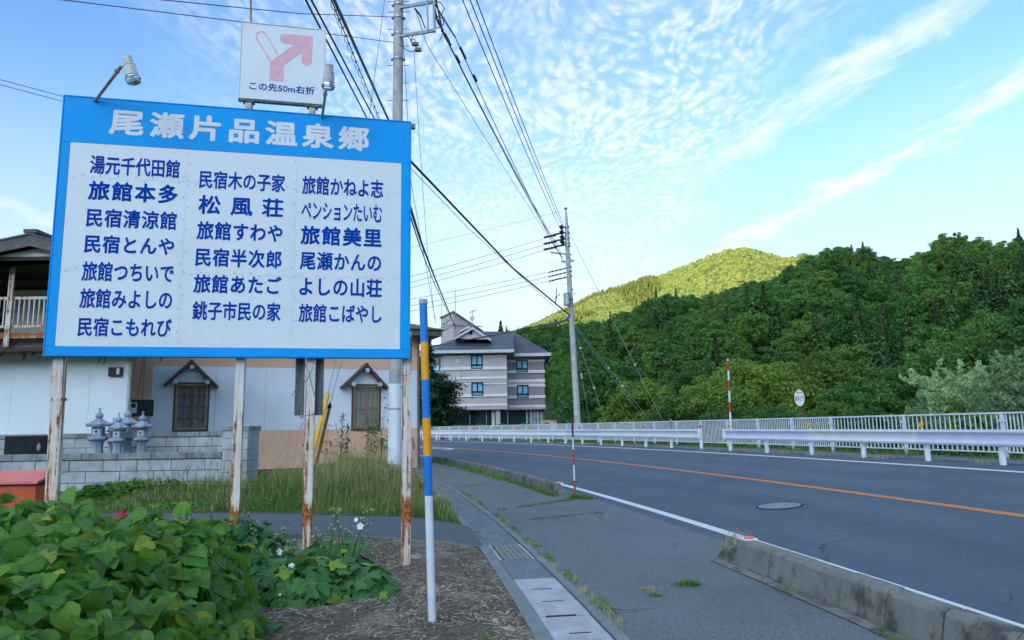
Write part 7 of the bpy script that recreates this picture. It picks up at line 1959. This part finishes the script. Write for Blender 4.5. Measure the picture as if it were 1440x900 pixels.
seed_heads('seed_grass', 60, field(-8.6, -5.2, 15.8, 16.9, wallf), 1.25, 'grass_green', 67, 'seeding grass stems in front of the block wall')
def weed_patch(name, label, cx_, cy_, rx_, ry_, h_, n, leaf, mat, seed):
    rg = np.random.default_rng(seed); a = rg.uniform(0, 2*PI, n); r = np.sqrt(rg.uniform(0, 1, n)); X = cx_ + np.cos(a)*r*rx_; Y = cy_ + np.sin(a)*r*ry_
    Z = near_z(X, Y) + h_*(.25 + .75*vnoise(X, Y, .35, seed))*rg.uniform(.2, 1, n)*(1 - .6*r*r); V, F = quads(np.stack([X, Y, Z], 1), rg.normal(size=(n, 3))*.6 + [0, -.3, .9], leaf, rg, 1.5)
    tag(link(name, fast_mesh(name, V, F, MATS[mat], np.repeat(rg.uniform(0, 1, n), 4))), label, kind='stuff')
for i, (px, Y, rx_, ry_, h_, n, lf, m_) in enumerate(((150, 15.6, .5, .4, .42, 420, .10, 'leaf_bean'), (185, 16.2, .6, .4, .5, 500, .08, 'grass_fresh'), (235, 16.3, .7, .4, .5, 520, .07, 'grass_green'), (300, 15.9, .5, .4, .4, 400, .06, 'grass_fresh'),
    (375, 17.5, 1.0, .8, .55, 900, .06, 'grass_fresh'), (400, 14.6, .9, .5, .22, 700, .045, 'grass_fresh'), (470, 15.2, 1.1, .7, .35, 900, .05, 'grass_green'), (330, 14.4, .8, .3, .16, 600, .04, 'leaf_mallow'), (250, 14.5, 1.2, .35, .18, 700, .045, 'grass_fresh'), (600, 14.4, .5, .8, .22, 500, .04, 'grass_fresh'), (540, 20, 1.2, 1.0, .6, 900, .06, 'grass_green'))):
    c = at(px, 600, Y); weed_patch('weed_patch', 'low broad-leaved weeds mixed into the grass behind the driveway', c.x, Y, rx_, ry_, h_, n, lf, m_, 200 + i)
# tall weeds before the right gabled window
wd_ = empty('tall_weed', on_wall(525, 640, 1.6) * Vector((1, 1, 0)), 0, 'clump of tall spindly weeds before the right gabled window', 'weed'); rw = random.Random(71); wm_ = MB(); C = []
for k in range(26):
    x = rw.uniform(-1.7, 1.5) if k % 3 else rw.uniform(-.3, .3); h = rw.uniform(1.1, 2.1)*(1.25 if abs(x) < .35 else .85); y = rw.uniform(-.3, .3); e = Vector((x + rw.uniform(-.25, .25), y, h)); wm_.tube([(x, y, 0), (x + rw.uniform(-.06, .06), y, h*.5), e], [.012, .009, .005], 4, caps=False)
    for j in range(24): f = rw.uniform(.3, 1); C.append(tuple(Vector((x, y, 0)).lerp(e, f) + Vector((rw.gauss(0, .09), rw.gauss(0, .07), rw.gauss(0, .03)))))
rgw = np.random.default_rng(3); V, F = quads(np.array(C), rgw.normal(size=(len(C), 3)) + [0, -.5, .5], .055, rgw, 1.6); wm_.build('stem_mass', MATS['grass_dry'], wd_)['kind'] = 'stuff'
o = link('leaf_mass', fast_mesh('w', V, F, MATS['grass_green'], np.repeat(rgw.uniform(0, 1, len(C)), 4)), wd_); o['kind'] = 'stuff'
for (px, Y) in ((487, 24.5), (480, 24.8), (430, 22.5)):
    c = at(px, 600, Y); r_ = empty('dock_stalk', (c.x, Y, .1), 0, 'thin dark seeded weed stalk in front of the peach wall', 'weed', 'dark seeded stalks by the peach wall'); m = MB(); h = rw.uniform(1.6, 2.2); m.tube([(0, 0, 0), (.05, 0, h)], [.012, .006], 4)
    for j in range(34): z = rw.uniform(.35, 1)*h; m.cbox((.05*z/h + rw.gauss(0, .035), rw.gauss(0, .03), z), (.035, .035, .045))
    m.build('stalk', MATS['dark_wood'], r_)

# road edge weeds, joints, tufts
def along(s0, s1, w0, w1, hsf=1.0, gaps=.5, seed=1):
    def f(rg, N):
        s = rg.uniform(s0, s1, N*3); k = vnoise(s, 0, .35, seed) > gaps; s = s[k][:N]; w = rg.uniform(w0, w1, len(s)); a = (s - CY)/RC
        return CX + (RC + w)*np.cos(a), CY + (RC + w)*np.sin(a), surf_sw(s, w) + .004, np.full(len(s), hsf)
    return f
blades('verge_weeds', 2600, along(sA0 - .2, sA1, -1.04, -.88, 1, .35, 3), .13, .010, 'grass_green', 81, .5, label='patchy weeds along the foot of the far kerb')
blades('verge_weeds', 900, along(sA0 + 4, sA1 + 1.2, -1.2, -.90, 1, .45, 13), .16, .012, 'grass_fresh', 89, .5, label='thicker weeds at the back half of the far kerb')
blades('verge_weeds', 500, along(2, sB1 - .4, -1.03, -.89, .7, .62, 4), .10, .006, 'grass_green', 82, .5, label='sparse weeds along the foot of the foreground kerb')
blades('kerb_grass', 420, along(3.2, sB1 + .2, -.62, -.50, 1, .5, 5), .20, .0045, 'grass_dry', 83, .35, label='thin dry grass on the road side of the foreground kerb')
blades('kerb_grass', 160, along(3.2, sB1 - 1.2, -.62, -.50, 1, .55, 6), .18, .005, 'grass_fresh', 84, .4, label='thin green grass on the road side of the foreground kerb')
blades('drain_weeds', 1500, along(4.5, 19, -2.78, -2.66, .7, .58, 7), .075, .007, 'grass_dry', 85, .7, label='low dry weeds in the joint between drain and footway')
blades('drain_weeds', 900, along(6.5, 19, -2.78, -2.64, .8, .58, 8), .085, .008, 'grass_fresh', 86, .7, label='low green weeds in the joint between drain and footway')
blades('river_verge', 9000, along(8, 60, WFENCE - .55, WFENCE + .5, 1, .28, 9), .16, .016, 'grass_green', 87, .5, label='grass growing along the foot of the riverside fence')
blades('river_verge', 2500, along(8, 50, WRAIL - .2, WRAIL + .25, 1, .45, 10), .12, .012, 'grass_dry', 88, .5, label='dry grass round the guardrail posts')
def tuft(px, py, r, n, h, mat, seed, label, line=None):
    c = onz(px, py, .004)
    def f(rg, N):
        if line: e = onz(line[0], line[1], .004); t = rg.uniform(0, 1, N); k = vnoise(t*6, 0, 1, seed) > .34; t = t[k]; X = c.x + (e.x - c.x)*t + rg.normal(0, r, len(t)); Y = c.y + (e.y - c.y)*t + rg.normal(0, r, len(t))
        else: X = c.x + rg.normal(0, r, N); Y = c.y + rg.normal(0, r*.6, N)
        return X, Y, np.full(len(X), .004), np.ones(len(X))
    o = blades('grass_tuft', n, f, h, .007, mat, seed, .7, kind=None); tag(o, label, 'grass tuft'); return o
tuft(968, 823, .055, 240, .075, 'grass_fresh', 91, 'single bright green tuft growing from the footway asphalt near the foreground kerb')
tuft(912, 829, .06, 90, .045, 'grass_dry', 92, 'flat dry tuft left of the bright green one on the footway')
tuft(922, 838, .04, 60, .045, 'grass_green', 93, 'tiny green tuft just below the dry one on the footway')
tuft(702, 718, .035, 700, .065, 'grass_green', 94, 'line of grass along the asphalt joint leading to the snow pole foot', (812, 702))
tuft(745, 731, .03, 380, .05, 'grass_green', 95, 'second, thinner line of grass in the asphalt joint below', (850, 721))
tuft(812, 701, .10, 260, .16, 'grass_fresh', 96, 'leafy weeds round the foot of the near snow pole')
tuft(828, 702, .08, 160, .10, 'grass_green', 97, 'low weeds just right of the near snow pole foot')
tuft(640, 679, .05, 260, .05, 'grass_dry', 98, 'dry grass in the first joint across the footway', (700, 672))
tuft(655, 683, .05, 120, .05, 'grass_green', 99, 'green grass in the second joint across the footway', (690, 680))
tuft(671, 750, .05, 90, .06, 'grass_dry', 100, 'small dry tuft beside the drain at the driveway end')
tuft(1030, 768, .06, 70, .26, 'grass_dry', 101, 'wispy dry grass at the tapered end of the foreground kerb')
tuft(706, 772, .05, 110, .06, 'grass_dry', 102, 'dry weeds beside the steel grate of the drain', (716, 785))
tuft(542, 876, .05, 80, .05, 'grass_fresh', 103, 'tiny fern like weed on the soil right of the large plant')
# soil weeds and litter
def soilpts(x0, x1, y0, y1, dens=None):
    def f(rg, N):
        X = rg.uniform(x0, x1, N*2); Y = rg.uniform(y0, y1, N*2); s, w = sw(X, Y); k = (w < -3.45) & (Y < drive_edges(X)[0] - .05)
        if dens is not None: k &= rg.uniform(0, 1, N*2) < dens(X, Y)
        X, Y = X[k][:N], Y[k][:N]; return X, Y, soil_z(X, Y), np.ones(len(X))
    return f
blades('soil_weeds', 500, soilpts(-.9, .3, 4.5, 9, lambda X, Y: (vnoise(X, Y, .25, 61) > .62)*1.0), .035, .016, 'grass_fresh', 111, .9, label='small green seedlings on the bare soil')
blades('soil_weeds', 500, soilpts(-2.6, -.4, 8.6, 10, lambda X, Y: (vnoise(X, Y, .3, 62) > .6)*1.0), .04, .018, 'grass_fresh', 112, .9, label='low clover near the driveway edge')
rg = np.random.default_rng(5)
def litter(N, x0, x1, y0, y1, L, w, seed, thr):
    rg = np.random.default_rng(seed); X = rg.uniform(x0, x1, N*4); Y = rg.uniform(y0, y1, N*4); s, ww = sw(X, Y); k = (ww < -3.42) & (Y < drive_edges(X)[0]) & (vnoise(X, Y, .45, 63) + rg.uniform(-.2, .2, N*4) > thr); X, Y = X[k][:N], Y[k][:N]; n = len(X)
    a = rg.uniform(0, 2*PI, n); l = L*rg.uniform(.3, 1.2, n); z = soil_z(X, Y) + rg.uniform(.002, .014, n); dx, dy = np.cos(a)*l/2, np.sin(a)*l/2; t = rg.normal(0, .006, n); sx, sy = -np.sin(a)*w, np.cos(a)*w
    V = np.stack([np.stack([X-dx-sx, Y-dy-sy, z-t], 1), np.stack([X+dx-sx, Y+dy-sy, z+t], 1), np.stack([X+dx+sx, Y+dy+sy, z+t+.002], 1), np.stack([X-dx+sx, Y-dy+sy, z-t+.002], 1)], 1).reshape(-1, 3)
    return V, rg.uniform(0, 1, n)
V, T = litter(13000, -4.2, .3, 4.2, 10.2, .065, .0015, 121, .40); tag(link('straw_litter', fast_mesh('straw', V, np.arange(len(V)).reshape(-1, 4), MATS['straw'], np.repeat(T, 4))), 'dry straw and dead stalks lying on the soil', kind='stuff')
# pebbles
pv, pf, pt_ = [], [], []; k = 0
for i in range(900):
    x, y = rg.uniform(-3.2, .3), rg.uniform(4.4, 10); 
    if sw(x, y)[1] > -3.43 or y > drive_edges(x)[0]: continue
    r = rg.uniform(.004, .014); z = float(soil_z(x, y)); q = [(1, 0, 0), (0, 1, 0), (-1, 0, 0), (0, -1, 0)]; base = [(x + a*r*rg.uniform(.8, 1.4), y + b*r, z - .003) for a, b, _ in q]; top = [(x + a*r*.6, y + b*r*.6, z + r*rg.uniform(.5, .8)) for a, b, _ in q]
    pv += base + top; pf += [(k, k+1, k+5, k+4), (k+1, k+2, k+6, k+5), (k+2, k+3, k+7, k+6), (k+3, k, k+4, k+7), (k+4, k+5, k+6, k+7)]; k += 8
tag(link('pebbles', fast_mesh('pebbles', pv, pf, MATS['stone_pale'])), 'small pebbles scattered over the soil', kind='stuff')
def stone(px, py, rx, ry, rz, label, seed):
    c = onz(px, py, .02); me = bpy.data.meshes.new('stone'); bm = bmesh.new(); bmesh.ops.create_icosphere(bm, subdivisions=3, radius=1.0); ru = random.Random(seed); o3 = [ru.uniform(0, 9) for _ in range(3)]
    for v in bm.verts:
        n = sum(math.sin(v.co[i]*2.3 + o3[i]) for i in range(3))*.07 + float(vnoise(v.co.x + o3[0], v.co.y + v.co.z, .4, seed))*.12; v.co *= (1 + n); v.co = Vector((v.co.x*rx, v.co.y*ry, v.co.z*rz))
    bm.to_mesh(me); bm.free(); me.materials.append(MATS['stone_pale']); me.polygons.foreach_set('use_smooth', [True]*len(me.polygons)); tag(link('stone', me, None, (c.x, c.y, .02 + rz*.4), (0, 0, ru.uniform(0, 3))), label, 'stone')
stone(586, 788, .055, .05, .042, 'rounded pale stone against the foot of the rightmost post', 1); stone(579, 786, .05, .04, .03, 'second smaller stone behind the one at the rightmost post', 2)
stone(716, 886, .065, .04, .018, 'flat elongated pale stone lying on the soil beside the drain', 3); stone(697, 876, .03, .022, .02, 'rough grey stone left of the flat pale one', 4)
stone(701, 862, .04, .02, .008, 'thin grey slab of stone above the flat pale one', 5); stone(714, 863, .018, .015, .014, 'tiny brown stone beside the thin slab', 6)
